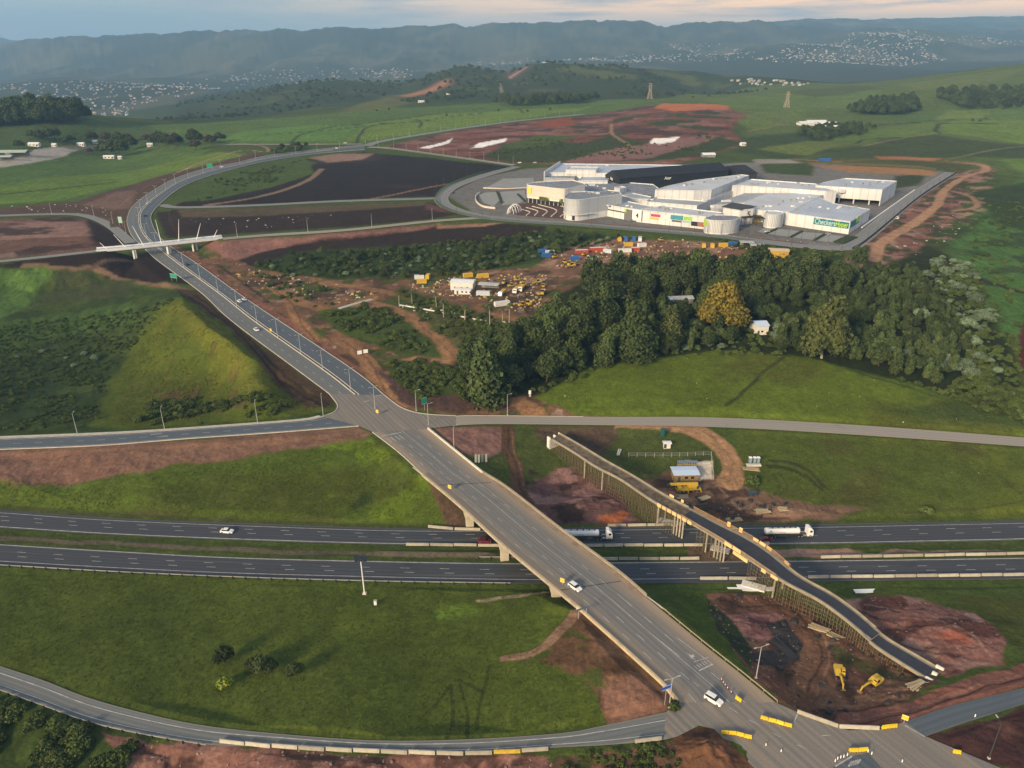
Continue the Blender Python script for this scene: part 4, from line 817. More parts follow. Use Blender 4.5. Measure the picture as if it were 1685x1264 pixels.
# kerbs
kb = MB()
for nm, f in (('west_ramp', 0), ('east_road', 0), ('main_road_upper', 0)):
    l, r = ROADS[nm]; c = (l, r)[f]; rib(kb, c if nm != 'east_road' else c[:14], .3, .14)
rib(kb, ROADS['north_road'][0], .35, .15); rib(kb, ROADS['north_road'][1], .35, .15); rib(kb, ROADS['west_ramp'][1], .3, .14)
rib(kb, np.array(cr([P(x, y, 8) for x, y in [(532, 685), (551, 677), (555, 666), (542, 648)]])), .35, .2); rib(kb, np.array(cr([P(x, y, 8) for x, y in [(633, 651), (661, 671), (696, 681), (750, 684.5)]])), .35, .2)
kb.build('kerb', KERB, RO['north_road'])
l, r = ROADS['west_ramp']; w = MB(); off = (l - r); off /= np.linalg.norm(off, axis=1)[:, None]
sheet('walkway', l + off * 2.6, l + off * .5, KERB, .10, RO['west_ramp'], 1)
l, r = ROADS['main_road_upper']; off = (r - l) / np.linalg.norm(r - l, axis=1)[:, None]; kb = MB(); rib(kb, r + off * .3, .55, .75); o = kb.build('kerb', CONC2, RO['main_road_upper'])
# planted median of the north road, with kerbs
l, r = ROADS['north_road']; n = len(l); i1 = int(n * .95)
ml, mr = lat(l, r, .465)[:i1], lat(l, r, .535)[:i1]
mb = MB(); 
for c in (ml, mr): rib(mb, c, .4, .22)
med = mb.build('median', CONC2); med['kind'] = 'structure'
sheet('median_soil', ml, mr, mat('median_soil', (.055, .060, .028), .95, .5, .8, col2=(.10, .075, .05)), .16, med, 1)
# ------------------------------------------------------------------ the road bridge over the motorway
BRIDGE = thing('road_bridge', 'long concrete road bridge crossing above both carriageways of the motorway', 'bridge')
l, r = ROADS['bridge_line']; n = len(l)
DECK_U = mat('bridge_concrete', (.40, .35, .27), .88, .25, .35, bump=.2, bscale=2)
sheet('roadway', l, r, A_MAIN, .02, BRIDGE, 12)
off = (r - l) / np.linalg.norm(r - l, axis=1)[:, None]
mb = MB(); q = []
for i in range(n):                               # hollow-looking box girder: wide slab, narrower body under it
    a, b_ = l[i] - off[i] * .6, r[i] + off[i] * .6; c = (a + b_) / 2; g0, g1 = c + (a - c) * .62, c + (b_ - c) * .62
    q += [a - (0, 0, .03), b_ - (0, 0, .03), b_ - (0, 0, .5), g1 - (0, 0, .75), c + (b_ - c) * .5 - (0, 0, 1.75), c + (a - c) * .5 - (0, 0, 1.75), g0 - (0, 0, .75), a - (0, 0, .5)]
fs = [(i * 8 + k, i * 8 + (k + 1) % 8, (i + 1) * 8 + (k + 1) % 8, (i + 1) * 8 + k) for i in range(n - 1) for k in range(8)] + [tuple(range(7, -1, -1)), tuple(range((n - 1) * 8, n * 8))]
mb.add(q, fs); mb.build('deck', DECK_U, BRIDGE)
mk = MB()
for f in (.17, .34, .68): dashes(mk, lat(l, r, f), .16, 3, 5, .05)
strip(mk, lat(l, r, .52), .18, .05); mk.build('lane_marking', PAINT, BRIDGE)
for k in (2, n - 3): mk = MB(); strip(mk, np.array([l[k], r[k]]), .25, .055); mk.build('expansion_joint', mat('joint_rubber', (.03, .03, .03), .7), BRIDGE)
sw = sheet('walkway', r - off * 1.9, r, mat('dusty_walkway', (.30, .22, .15), .9, .3, .3), .14, BRIDGE, 1)
for e, s in ((l, -1), (r, 1)):                   # parapets: plinth, posts, two rails
    mb = MB(); c = e + off * s * .35; rib(mb, c, .35, .42, -.02); par = mb.build('parapet', DECK_U, BRIDGE)
    s_ = cum(c); pm_ = MB().box((0, 0, 0), (.14, .14, .62)).mesh('post', mat('rail_steel', (.32, .27, .20), .7, .2, 2))
    for x in np.arange(1, s_[-1], 2.0): p = [np.interp(x, s_, c[:, k]) for k in range(3)]; link(bpy.data.objects.new('post', pm_), par).location = (p[0], p[1], p[2] + .72)
    for h in (.72, 1.0): rb = MB(); rib(rb, c, .10, h + .06, h - .06); rb.build('rail', MATS['rail_steel'], par)
def wedge_pier(pt, ang, h, lx=1.1, ly=4.2):      # leaf pier, wider at the head
    mb = MB(); z0, z1 = -1.0, h
    v = []
    for z, k in ((z0, .62), (z0 + (z1 - z0) * .6, .66), (z1, 1.0)):
        for sx_, sy_ in ((-1, -1), (1, -1), (1, 1), (-1, 1)): v.append(Matrix.Rotation(ang, 4, 'Z') @ Vector((sx_ * lx / 2, sy_ * ly / 2 * k, 0)) + Vector((pt[0], pt[1], z)))
    f = [(3, 2, 1, 0), (8, 9, 10, 11)] + [(a * 4 + k, a * 4 + (k + 1) % 4, (a + 1) * 4 + (k + 1) % 4, (a + 1) * 4 + k) for a in (0, 1) for k in range(4)]
    mb.add(v, f); return mb.build('pier', mat('pier_concrete', (.50, .45, .35), .85, .2, .5), BRIDGE, bevel=.06)
ang = math.atan2(*(off[n // 2][[1, 0]]))
for px, py in ((762, 858), (834, 915), (918, 980)):
    e = P(px, py, 0); d, ix = seg_dist(np.array([e[0]]), np.array([e[1]]), l); i = int(ix[0]); base = l[i] + off[i] * 2.3
    far_ = r[i] - off[i] * 2.8
    wedge_pier(base, ang + R(90), 6.3); wedge_pier(far_, ang + R(90), 6.3)
for k, pxs in ((0, [(952, 999), (1062, 982)]), (n - 1, [(697, 782), (793, 779)])):   # abutments with wing walls
    a, b_ = l[k] - off[k] * .4, r[k] + off[k] * .4; d = (l[k] - l[1 if k == 0 else n - 2]); d /= np.linalg.norm(d); mb = MB()
    mb.prism([a[:2], b_[:2], (b_ + d * 1.5)[:2], (a + d * 1.5)[:2]], .8, 7.2)
    for e_ in (a, b_): mb.prism([e_[:2], (e_ + d * 7)[:2], (e_ + d * 7 + off[k] * .4)[:2], (e_ + off[k] * .4)[:2]], [3, 6.4, 6.4, 3], 7.97)
    mb.build('abutment', MATS['pier_concrete'], BRIDGE)
# edge wall of the approach below the bridge
l2, r2 = ROADS['main_road']; of2 = (r2 - l2) / np.linalg.norm(r2 - l2, axis=1)[:, None]
ew = MB(); rib(ew, (l2 - of2 * .45), .6, .8, -.8); tag(ew.build('parapet_wall', mat('wall_ochre', (.50, .41, .27), .88, .2, .5)), 'low ochre concrete wall along the west edge of the lower bridge approach', 'wall')
gr = thing('guard_rail', 'dusty steel guard rail along the east edge of the lower bridge approach', 'guard rail'); gl = (r2 + of2 * .4)[:-1]
mb = MB(); rib(mb, gl, .08, .75, .45); mb.build('rail', MATS['rail_steel'], gr)
s_ = cum(gl)
for x in np.arange(0, s_[-1], 4.0): p = [np.interp(x, s_, gl[:, k]) for k in range(3)]; mb = MB(); mb.box((p[0], p[1], p[2] + .3), (.14, .14, .8)); mb.build('post', MATS['rail_steel'], gr)

# ------------------------------------------------------------------ the unfinished ramp bridge on scaffolding
NEWB = thing('unfinished_bridge', 'unfinished narrow curved bridge standing on timber scaffolding beside the road bridge', 'bridge')
zb = lambda x, y: ip(x, [900, 985, 1080, 1250, 1430, 1545], [8.4, 9.6, 9.0, 7.9, 6.0, 5.2])
nl = cr([P(x, y, zb(x, y)) for x, y in [(909, 723), (945, 744), (983, 769), (1021, 788), (1071, 822), (1114, 846), (1158, 872), (1194, 893), (1230, 917), (1293, 959), (1345, 985), (1400, 1025), (1440, 1060), (1482, 1087), (1524, 1113)]])
nr_ = cr([P(x, y, zb(x, y)) for x, y in [(920, 714), (957, 735), (998, 760), (1040, 783), (1092, 815), (1137, 838), (1182, 862), (1220, 880), (1262, 905), (1316, 950), (1365, 976), (1415, 1012), (1456, 1048), (1500, 1073), (1543, 1098)]])
NN = 90; nl, nr_ = resample(nl, NN), resample(nr_, NN)
for _ in range(4): nl[1:-1] = (nl[:-2] + 2 * nl[1:-1] + nl[2:]) / 4; nr_[1:-1] = (nr_[:-2] + 2 * nr_[1:-1] + nr_[2:]) / 4
o2 = nr_ - nl; wid = np.linalg.norm(o2, axis=1); o2 /= wid[:, None]; tang = np.gradient((nl + nr_) / 2, axis=0); tang /= np.linalg.norm(tang, axis=1)[:, None]
TIMB = mat('formwork_timber', (.46, .30, .15), .8, .3, .8, randobj=.15); TARP = mat('deck_membrane', (.030, .034, .045), .55, .3, .4)
SLABC = mat('new_concrete', (.29, .255, .19), .85, .25, .5)
nsec = [(0, 12, SLABC), (12, 40, SLABC), (40, 62, SLABC), (62, 80, SLABC), (80, 89, SLABC)]
for a, b_, m_ in nsec:
    mb = MB(); v = []
    for i in range(a, b_ + 1):
        L_, R_ = nl[i] - o2[i] * .5, nr_[i] + o2[i] * .5; zz = .0 if a != 80 else -.5
        v += [L_ + (0, 0, zz), R_ + (0, 0, zz), R_ - (0, 0, .4 - zz), nr_[i] - o2[i] * 1.0 - (0, 0, 1.2), nl[i] + o2[i] * 1.0 - (0, 0, 1.2), L_ - (0, 0, .4 - zz)]
    q = b_ - a + 1; mb.add(v, [(i * 6 + k, (i + 1) * 6 + k, (i + 1) * 6 + (k + 1) % 6, i * 6 + (k + 1) % 6) for i in range(q - 1) for k in range(6)] + [tuple(range(6)), tuple(range((q - 1) * 6 + 5, (q - 1) * 6 - 1, -1))])
    mb.build('deck_span', m_, NEWB)
    f = .13
    sheet('deck_surface', lat(nl, nr_, f)[a:b_ + 1] + (0, 0, .0 if a != 80 else -.5), lat(nl, nr_, .88)[a:b_ + 1] + (0, 0, 0 if a != 80 else -.5), TARP if a >= 40 else mat('rough_deck', (.085, .065, .046), .9, .5, .6, col2=(.20, .15, .10)), .03, NEWB, 2)
for side, e in ((-1, nl - o2 * .3), (1, nr_ + o2 * .3)):       # upstands
    for a, b_ in ((0, 39), (62, 79), (80, 89)):
        mb = MB(); rib(mb, e[a:b_ + 1] + (0, 0, 0 if a != 80 else -.5), .3, .45, 0); mb.build('upstand', SLABC, NEWB)
def along(e, i): i0 = int(min(i, len(e) - 2)); return e[i0] + (e[i0 + 1] - e[i0]) * (i - i0)
ri = random.Random(3)
PANEL = mat('formwork_panel', (.78, .52, .24), .6, .15, .6, randobj=.12)
for a, b_, side, h0, h1 in [(34.3 + k * 1.25, 35.3 + k * 1.25, -1, -.5, .8) for k in range(7)] + [(50.5, 52.2, -1, -.2, 1.1), (52.4, 54.3, -1, .0, 1.3), (52.6, 54.6, -1, -1.5, -.25), (54.5, 56.0, -1, -1.5, -.25), (59, 60, -1, -.9, .4), (61, 62.5, -1, -.6, .5), (47.5, 48.2, 1, .2, 1.9), (50, 50.7, 1, .2, 1.9), (53, 54.2, 1, -.2, 1.0), (54.4, 55.8, 1, -.2, 1.0), (56, 57.2, 1, -.2, 1.0), (60.5, 61.6, 1, -.3, .9), (34.2, 35.3, 1, 0, 1.2), (37, 37.6, 1, .2, 1.4)]:
    e = (nl - o2 * .75) if side < 0 else (nr_ + o2 * .75)
    p0, p1 = along(e, a), along(e, b_); d = p1 - p0; L = np.linalg.norm(d); mb = MB()
    mb.box((0, 0, 0), (L * .97, .07, h1 - h0)); o = mb.build('formwork_panel', PANEL, NEWB); c = (p0 + p1) / 2; o.location = (c[0], c[1], c[2] + (h0 + h1) / 2); o.rotation_euler = (0, -math.asin(max(-1, min(1, d[2] / L))), math.atan2(d[1], d[0]))
for a, b_, side in ((40, 62, -1), (40, 53, 1), (56, 62, 1)):   # loose rails over the open spans
    for h in (.25, .75, 1.2):
        e = (nl - o2 * .55) if side < 0 else (nr_ + o2 * .55); mb = MB(); rib(mb, e[a:b_ + 1], .09, h + .06, h - .06); mb.build('guard_timber', TIMB, NEWB)
# scaffolding: standards, ledgers and braces, one object per bay of the bridge
STEEL = mat('scaffold_tube', (.165, .135, .085), .8, .5, 1.5)
bays = [(0, 6), (6, 12), (12, 18), (18, 24), (24, 29), (29, 34), (34, 39), (44, 50), (56, 61), (61, 66), (66, 71), (71, 76), (76, 80), (80, 86)]
for a, b_ in bays:
    mb = MB(); open_ = (a, b_) in ((44, 50),)
    us = np.linspace(a + .15, b_ - .15, 11 if a < 34 else 8)
    for v_ in (-.35, wid[a] * .33, wid[a] * .66, wid[a] + .35):
        tops = []
        for u in us:
            p = along(nl, u) + along(o2, u) * v_; g = float(ground(p[0], p[1])) - .1; zt = p[2] - (1.25 if 0 < v_ < wid[a] else .45)
            tops.append((p, g, zt)); mb.tube((p[0], p[1], g), (p[0], p[1], zt), .045, n=4, cap=False)
        for (p, g, zt), (p2, g2, zt2) in zip(tops, tops[1:]):
            k = 0
            while True:
                z_ = max(g, g2) + .3 + k * 1.3
                if z_ > min(zt, zt2): break
                mb.tube((p[0], p[1], z_), (p2[0], p2[1], z_), .03, n=4, cap=False); k += 1
        if v_ < 0 or v_ > wid[a]:
            for j in range(0, len(tops) - 1, 2): mb.tube((tops[j][0][0], tops[j][0][1], tops[j][1]), (tops[j + 1][0][0], tops[j + 1][0][1], tops[j + 1][2]), .03, n=4, cap=False)
    for u in us[::2]:
        p, p2 = along(nl, u), along(nr_, u); g = float(ground(p[0], p[1]))
        for z_ in np.arange(g + .5, p[2] - 1.4, 1.6): mb.tube((p[0], p[1], z_), (p2[0], p2[1], z_), .03, n=4, cap=False)
    mb.build('scaffolding', STEEL, NEWB)
def column(u, f=(.25, .75), r_=.35, top=-1.2):
    for k in f:
        p = lat(along(nl, u), along(nr_, u), k); g = float(ground(p[0], p[1])); mb = MB(); mb.tube((p[0], p[1], g - .5), (p[0], p[1], p[2] + top), r_, n=10); mb.build('column', mat('column_concrete', (.40, .36, .29), .85, .2, .6), NEWB)
for u in (12, 18, 34.2, 61.6): column(u, (.1, .9), .3, -.4)
for u in (38.2, 38.9, 39.6, 40.3): column(u, (.15,), .28)
for u in (46, 48, 48.7, 49.4, 50.1): column(u, (.15,), .28)
for u, s in ((0, 1), (89, -1)):                  # end blocks, pale concrete with open middle
    mb = MB(); c = (nl[u] + nr_[u]) / 2; a_ = math.atan2(tang[u][1], tang[u][0]); w_ = wid[u] + 1.0
    g = float(ground(c[0], c[1])); X = Matrix.Translation((c[0], c[1], 0)) @ Matrix.Rotation(a_, 4, 'Z')
    for dy in (-w_ / 2 + .25, w_ / 2 - .25, 0):
        q = X @ Vector((-s * .7, dy, 0)); mb.box((q.x, q.y, (g + c[2] + .3) / 2 - .4), (1.9 if dy else 1.2, .5 if dy else .6, c[2] + .3 - g + .8), a_)
    q = X @ Vector((-s * .1, 0, 0)); mb.box((q.x, q.y, (g + c[2] - 1.2) / 2), (.5, w_, c[2] - 1.2 - g + 1), a_)
    mb.build('end_block', mat('white_concrete', (.72, .70, .66), .8, .12, .8), NEWB)
for px, py, L, dx in ((1100, 860, 7, 3), (1185, 905, 6, 3), (1240, 965, 7, 3)):   # base slabs
    p = W(px, py); mb = MB(); mb.box((p[0], p[1], p[2] + .1), (L, dx, .5), R(-25)); mb.build('base_slab', MATS['white_concrete'], NEWB)
# ------------------------------------------------------------------ trees and shrubs
def leafmat(name, c0, c1, randobj=.38):
    m = bpy.data.materials.new(name); MATS[name] = m; m.use_nodes = True; t = m.node_tree; b = t.nodes['Principled BSDF']
    b.inputs['Roughness'].default_value = .75; b.inputs['Specular IOR Level'].default_value = .15
    a = t.nodes.new('ShaderNodeAttribute'); a.attribute_name = 'Tint'; r = t.nodes.new('ShaderNodeMix'); r.data_type = 'RGBA'
    r.inputs[6].default_value = (*c0, 1); r.inputs[7].default_value = (*c1, 1); t.links.new(a.outputs['Fac'], r.inputs[0])
    oi = t.nodes.new('ShaderNodeObjectInfo'); mr = t.nodes.new('ShaderNodeMapRange'); mr.inputs['To Min'].default_value = 1 - randobj; mr.inputs['To Max'].default_value = 1 + randobj
    t.links.new(oi.outputs['Random'], mr.inputs[0]); mu = t.nodes.new('ShaderNodeMix'); mu.data_type = 'RGBA'; mu.blend_type = 'MULTIPLY'; mu.inputs[0].default_value = 1
    t.links.new(r.outputs[2], mu.inputs[6]); t.links.new(mr.outputs[0], mu.inputs[7]); t.links.new(mu.outputs[2], b.inputs['Base Color'])
    return m
L_DARK = leafmat('leaf_dark', (.026, .042, .014), (.072, .098, .028)); L_GUM = leafmat('leaf_gum', (.036, .058, .020), (.092, .125, .040)); L_GOLD = leafmat('leaf_gold', (.085, .085, .016), (.27, .205, .032), .05)
L_OLIVE = leafmat('leaf_olive', (.044, .062, .018), (.125, .140, .042), .06); L_SILV = leafmat('leaf_silver', (.070, .110, .062), (.175, .235, .150)); L_UMB = leafmat('leaf_umbrella', (.030, .044, .014), (.072, .085, .030), .1)
L_SCR = leafmat('leaf_scrub', (.036, .056, .014), (.090, .122, .030), .35); L_PALM = leafmat('leaf_palm', (.035, .050, .018), (.090, .105, .040)); L_PURP = leafmat('leaf_russet', (.040, .034, .018), (.080, .062, .036)); L_BRIGHT = leafmat('leaf_bright', (.12, .17, .02), (.34, .40, .04), .1)
BARK = mat('bark', (.10, .080, .058), .9, .3, 2); BARKP = mat('bark_pale', (.34, .31, .25), .9, .3, 1.5)
def leaves(name, lobes, n, size, m, seed, up=.35, inner=.25):
    g = np.random.RandomState(seed); L = np.array(lobes, float)
    ar = (L[:, 3] * L[:, 4] * L[:, 5]) ** (2 / 3); k = g.choice(len(L), n, p=ar / ar.sum())
    d = g.normal(size=(n, 3)); d[:, 2] = np.where(d[:, 2] < 0, d[:, 2] * (1 - up), d[:, 2]); d /= np.linalg.norm(d, axis=1)[:, None]
    n = int(n * 1.45); size *= .84; k = g.choice(len(L), n, p=ar / ar.sum())
    d = g.normal(size=(n, 3)); d[:, 2] = np.where(d[:, 2] < 0, d[:, 2] * (1 - up), d[:, 2]); d /= np.linalg.norm(d, axis=1)[:, None]
    rr = np.where(g.rand(n) < inner, g.uniform(.45, .9, n), g.uniform(.80, 1.20, n))
    c = L[k, :3] + d * L[k, 3:6] * rr[:, None]
    nr = d + g.normal(size=(n, 3)) * .55; nr /= np.linalg.norm(nr, axis=1)[:, None]
    a = np.cross(nr, g.normal(size=(n, 3))); a /= np.linalg.norm(a, axis=1)[:, None]; b_ = np.cross(nr, a)
    s = size * g.uniform(.55, 1.35, n)[:, None]
    v = np.stack([c - a * s * .5 - b_ * s * .28, c + a * s * .45 - b_ * s * .4, c + a * s * .55 + b_ * s * .3, c - a * s * .35 + b_ * s * .45], 1).reshape(-1, 3)
    me = bpy.data.meshes.new(name); me.vertices.add(4 * n); me.loops.add(4 * n); me.polygons.add(n)
    me.vertices.foreach_set('co', v.astype(np.float32).ravel()); me.loops.foreach_set('vertex_index', np.arange(4 * n, dtype=np.int32)); me.polygons.foreach_set('loop_start', np.arange(0, 4 * n, 4, dtype=np.int32)); me.update(calc_edges=True)
    lt = g.rand(len(L))[k] * .45 + g.rand(n) * .55
    me.attributes.new('Tint', 'FLOAT', 'FACE').data.foreach_set('value', lt.astype(np.float32)); me.materials.append(m); return me
def trunk_mesh(name, h, r, limbs, m, seed):
    g = random.Random(seed); mb = MB(); p = Vector((0, 0, -.4)); segs = 4
    for k in range(segs):
        q = Vector((g.uniform(-.03, .03) * h, g.uniform(-.03, .03) * h, h * (k + 1) / segs)); mb.tube(p, q, r * (1 - .2 * k), r * (1 - .2 * (k + 1)), 7); p = q
    for (x, y, z) in limbs:
        a = Vector((0, 0, h * g.uniform(.5, .9))); b_ = Vector((x, y, z)); mdl = a.lerp(b_, .5) + Vector((0, 0, -.06 * h)); mb.tube(a, mdl, r * .5, r * .33, 5); mb.tube(mdl, b_, r * .33, r * .12, 5)
    return mb.mesh(name, m)
def blob_lobes(seed, n, R_, H0, H1, r0, r1, flat=.8):
    g = random.Random(seed); out = []
    for k in range(n):
        a = 2.399 * k + g.uniform(-.4, .4); f = ((k + .5) / n) ** .5; z = H0 + (H1 - H0) * (1 - f * .85) * g.uniform(.75, 1.05); rr = g.uniform(r0, r1)
        out.append((R_ * f * math.cos(a), R_ * f * math.sin(a), z, rr, rr, rr * flat))
    return out
def col_lobes(seed, n, H0, H1, r0, r1, sway=.8):
    g = random.Random(seed); out = []
    for k in range(n):
        f = k / (n - 1); a = g.uniform(0, 6.28); q = g.uniform(.2, 1) * sway * (1 - f * .6); rr = (r0 * (1 - f) + r1 * f) * g.uniform(.8, 1.2)
        out.append((q * math.cos(a), q * math.sin(a), H0 + (H1 - H0) * f, rr, rr, rr * 1.1))
    return out
KINDS = {}
def kind(name, lobes, n, size, leaf, th, tr, bark, seed, limbs=5, **k):
    g = random.Random(seed); lb = [(l[0] * .85, l[1] * .85, l[2]) for l in g.sample(lobes, min(limbs, len(lobes)))]
    KINDS[name] = (trunk_mesh('trunk', th, tr, lb, bark, seed), leaves('crown', lobes, n, size, leaf, seed, **k))
for s in range(3):
    kind('round%d' % s, blob_lobes(10 + s, 11, 3.9, 4.5, 9.5, 1.8, 2.9), 1500, .95, L_DARK, 6, .28, BARK, 10 + s)
    kind('dark%d' % s, blob_lobes(20 + s, 15, 4.3, 5, 15.5, 2.0, 3.1, 1.0), 1900, 1.05, L_DARK, 12, .30, BARK, 20 + s, 4)
    kind('gum%d' % s, col_lobes(30 + s, 11, 2.6, 10.5, 2.5, 1.3, 2.6), 1300, .85, L_GUM, 10, .18, BARK, 30 + s, 4)
    kind('silver%d' % s, blob_lobes(50 + s, 9, 2.7, 1.6, 3.9, 1.2, 1.8, .7), 900, .75, L_SILV, 2.6, .16, BARK, 50 + s, 5)
    kind('bush%d' % s, blob_lobes(60 + s, 6, 1.3, .5, 1.8, .6, 1.0, .8), 260, .55, L_SCR, 1.0, .08, BARK, 60 + s, 3)
kind('gold', blob_lobes(41, 22, 6.2, 3.0, 19.5, 1.8, 3.2, 1.1), 4200, .95, L_GOLD, 9, .45, BARK, 41, 8)
kind('tallgum', blob_lobes(42, 22, 5.0, 2, 20, 1.8, 3.0, 1.1), 3600, .95, L_OLIVE, 17, .4, BARKP, 42, 7)
kind('umbrella', [(5.8 * math.cos(a) * f, 5.8 * math.sin(a) * f, 9.6 + .9 * math.sin(a * 3) + (1 - f) * 1.6, 2.6, 2.6, .85) for a, f in [(k * .9, .95) for k in range(7)] + [(k * 1.6, .5) for k in range(4)]], 2000, .8, L_UMB, 8.5, .4, BARK, 43, 9)
kind('shaggy', col_lobes(44, 12, 3, 16, 4.0, 1.8, 2.6), 2800, .95, L_GUM, 12, .35, BARK, 44, 6)
kind('russet', blob_lobes(45, 9, 3.4, 4, 9, 1.8, 2.6), 1000, 1.0, L_PURP, 6, .25, BARK, 45)
kind('bright', blob_lobes(46, 6, 1.3, 1.2, 3.0, .7, 1.1), 320, .5, L_BRIGHT, 1.6, .09, BARK, 46, 4)
def palm_meshes():
    mb = MB(); p = Vector((0, 0, -.3))
    for k in range(5):
        q = Vector((.05 * k, .03 * k * k, 2.0 * (k + 1))); mb.tube(p, q, .26 - .02 * k, .24 - .02 * k, 7); p = q
    tr = mb.mesh('trunk', BARKP); g = random.Random(4); v, f = [], []
    for k in range(22):
        a = k * 2.399; el = g.uniform(-.5, 1.1); L = g.uniform(2.4, 3.2); pts = []
        for j in range(6):
            s = j / 5; rr = L * s; z = 10 + math.sin(el) * rr - 1.4 * s * s * L * .5; pts.append(Vector((p.x + math.cos(a) * rr * math.cos(el), p.y + math.sin(a) * rr * math.cos(el), z)))
        sd = Vector((-math.sin(a), math.cos(a), 0))
        for j in range(5):
            w0, w1 = .5 * math.sin(math.pi * (.15 + .8 * j / 5)), .5 * math.sin(math.pi * (.15 + .8 * (j + 1) / 5))
            for sg in (-1, 1):
                b0 = len(v); v += [pts[j], pts[j + 1], pts[j + 1] + sd * sg * w1 - Vector((0, 0, w1 * .5)), pts[j] + sd * sg * w0 - Vector((0, 0, w0 * .5))]; f.append((b0, b0 + 1, b0 + 2, b0 + 3))
    me = bpy.data.meshes.new('crown'); me.from_pydata([tuple(q) for q in v], [], f); me.attributes.new('Tint', 'FLOAT', 'FACE').data.foreach_set('value', [g.random() for _ in f]); me.materials.append(L_PALM); return tr, me
KINDS['palm'] = palm_meshes()
HT = {'round': 10, 'dark': 18, 'gum': 12.5, 'silver': 4.5, 'bush': 2.3, 'gold': 19, 'tallgum': 23, 'umbrella': 11.5, 'shaggy': 18, 'russet': 10, 'bright': 3.4, 'palm': 11.5}
def tree_at(p, kind_, label, cat='tree', group=None, s=1.0, name='tree', sink=.1):
    k = kind_ if kind_ in KINDS else kind_ + str(rnd.randrange(3)); tm, cm = KINDS[k]
    o = thing(name, label, cat, (p[0], p[1], p[2] - sink), rnd.uniform(0, 6.28), group, s); o.scale = (s * rnd.uniform(.92, 1.08), s * rnd.uniform(.92, 1.08), s * rnd.uniform(.9, 1.12))
    link(bpy.data.objects.new('trunk', tm), o); link(bpy.data.objects.new('crown', cm), o); return o
def base_of(cx, cy, h):                          # foot of a tree whose middle is seen at (cx, cy)
    b_ = W(cx, cy)
    for _ in range(3):
        k = px_m(b_) * math.cos(math.atan2(CAMH - b_[2], b_[1])); b_ = W(cx, cy + h * .5 * k)
    return b_
def tree_px(cx, cy, kind_, label, s=1.0, **k): return tree_at(base_of(cx, cy, HT[kind_.rstrip('012')] * s), kind_, label, s=s, **k)
def inside(pw, x, y): return polysd(np.array([x]), np.array([y]), pw, 1)[0] < 0
def scatter(poly, gap, n, seed, avoid=()):
    pw = np.array([W(x, y)[:2] for x, y in poly]); av = [np.array([W(x, y)[:2] for x, y in q]) for q in avoid]; g = random.Random(seed); out = []; x0, y0 = pw.min(0); x1, y1 = pw.max(0)
    for _ in range(n * 14):
        x, y = g.uniform(x0, x1), g.uniform(y0, y1)
        if not inside(pw, x, y) or any(inside(q, x, y) for q in av): continue
        if any((x - a) ** 2 + (y - b_) ** 2 < gap * gap for a, b_, _z in out): continue
        out.append((x, y, float(ground(x, y))))
        if len(out) >= n: break
    return out
# the wood: notable trees first
tree_px(1185, 498, 'gold', 'large golden yellow tree among dark trees behind the meadow', 1.6)
tree_px(1352, 527, 'tallgum', 'tall olive gum tree with pale trunk at the edge of the plantation', 1.7)
tree_px(1000, 495, 'umbrella', 'wide flat-topped umbrella tree in the left part of the wood', 1.75)
tree_px(1040, 540, 'shaggy', 'tall shaggy tree standing at the meadow edge left of the golden tree', 1.7)
tree_px(795, 612, 'shaggy', 'tall dark tree at the left tip of the wood beside the dirt track', 1.7)
tree_px(1100, 530, 'tallgum', 'slim olive tree directly left of the golden tree', 1.15)
tree_px(1658, 708, 'bush', 'small bare bush at the fence of the east road meadow', .8, name='shrub', cat='shrub')
def tier(p, a, b_, t): return t + ('front rows' if p[1] < a else 'middle rows' if p[1] < b_ else 'back rows')
CLEAR = [[(1055, 496), (1145, 490), (1145, 506), (1060, 512)], [(1222, 528), (1275, 528), (1280, 578), (1215, 578)], [(1275, 512), (1335, 508), (1335, 535), (1285, 535)]]
for p in scatter([(965, 478), (1010, 456), (1230, 456), (1330, 462), (1330, 482), (1240, 500), (1150, 488), (1040, 495), (985, 505)], 6.5, 70, 1, CLEAR): tree_at(p, 'dark', name='evergreen_tree', label=tier(p, 445, 480, 'tall dark evergreen in the wood below the mall, '), group='dark trees of the wood', s=rnd.uniform(.7, 1.4))
for p in scatter([(780, 580), (860, 552), (910, 525), (985, 508), (1060, 520), (1060, 560), (1050, 588), (960, 608), (880, 640), (800, 650), (760, 620)], 6.5, 62, 2, CLEAR): tree_at(p, rnd.choice(('round', 'round', 'dark', 'dark', 'gum', 'shaggy')), name='broadleaf_tree', label=tier(p, 355, 395, 'bushy dark green tree on the left flank of the wood, '), group='bushy trees on the left flank', s=rnd.uniform(.8, 1.3))
for p in scatter([(1060, 515), (1215, 510), (1340, 535), (1360, 590), (1200, 574), (1060, 588)], 6.0, 55, 3, CLEAR): tree_at(p, rnd.choice(('round', 'round', 'gum', 'silver')), name='broadleaf_tree', label=tier(p, 365, 385, 'rounded green tree above the meadow, '), group='trees along the meadow edge', s=rnd.uniform(.6, 1.1))
for p in scatter([(1345, 480), (1420, 450), (1500, 440), (1560, 500), (1590, 570), (1575, 630), (1540, 636), (1460, 618), (1370, 592), (1350, 560)], 5.0, 150, 4): tree_at(p, rnd.choice(('gum', 'gum', 'round')), name='gum_tree', label=tier(p, 365, 420, 'young gum tree in the plantation right of the golden tree, '), group='young gums of the plantation', s=rnd.uniform(.6, .95) * (1 - .5 * max(0, min(1, (p[0] - 170) / 90))))
for p in scatter([(1230, 468), (1350, 455), (1420, 440), (1400, 475), (1340, 505), (1240, 495)], 6, 34, 5, CLEAR): tree_at(p, rnd.choice(('gum', 'dark')), name='gum_tree', label='grey green gum tree between the works yard and the plantation', group='gums behind the clearing', s=rnd.uniform(.75, 1.05))
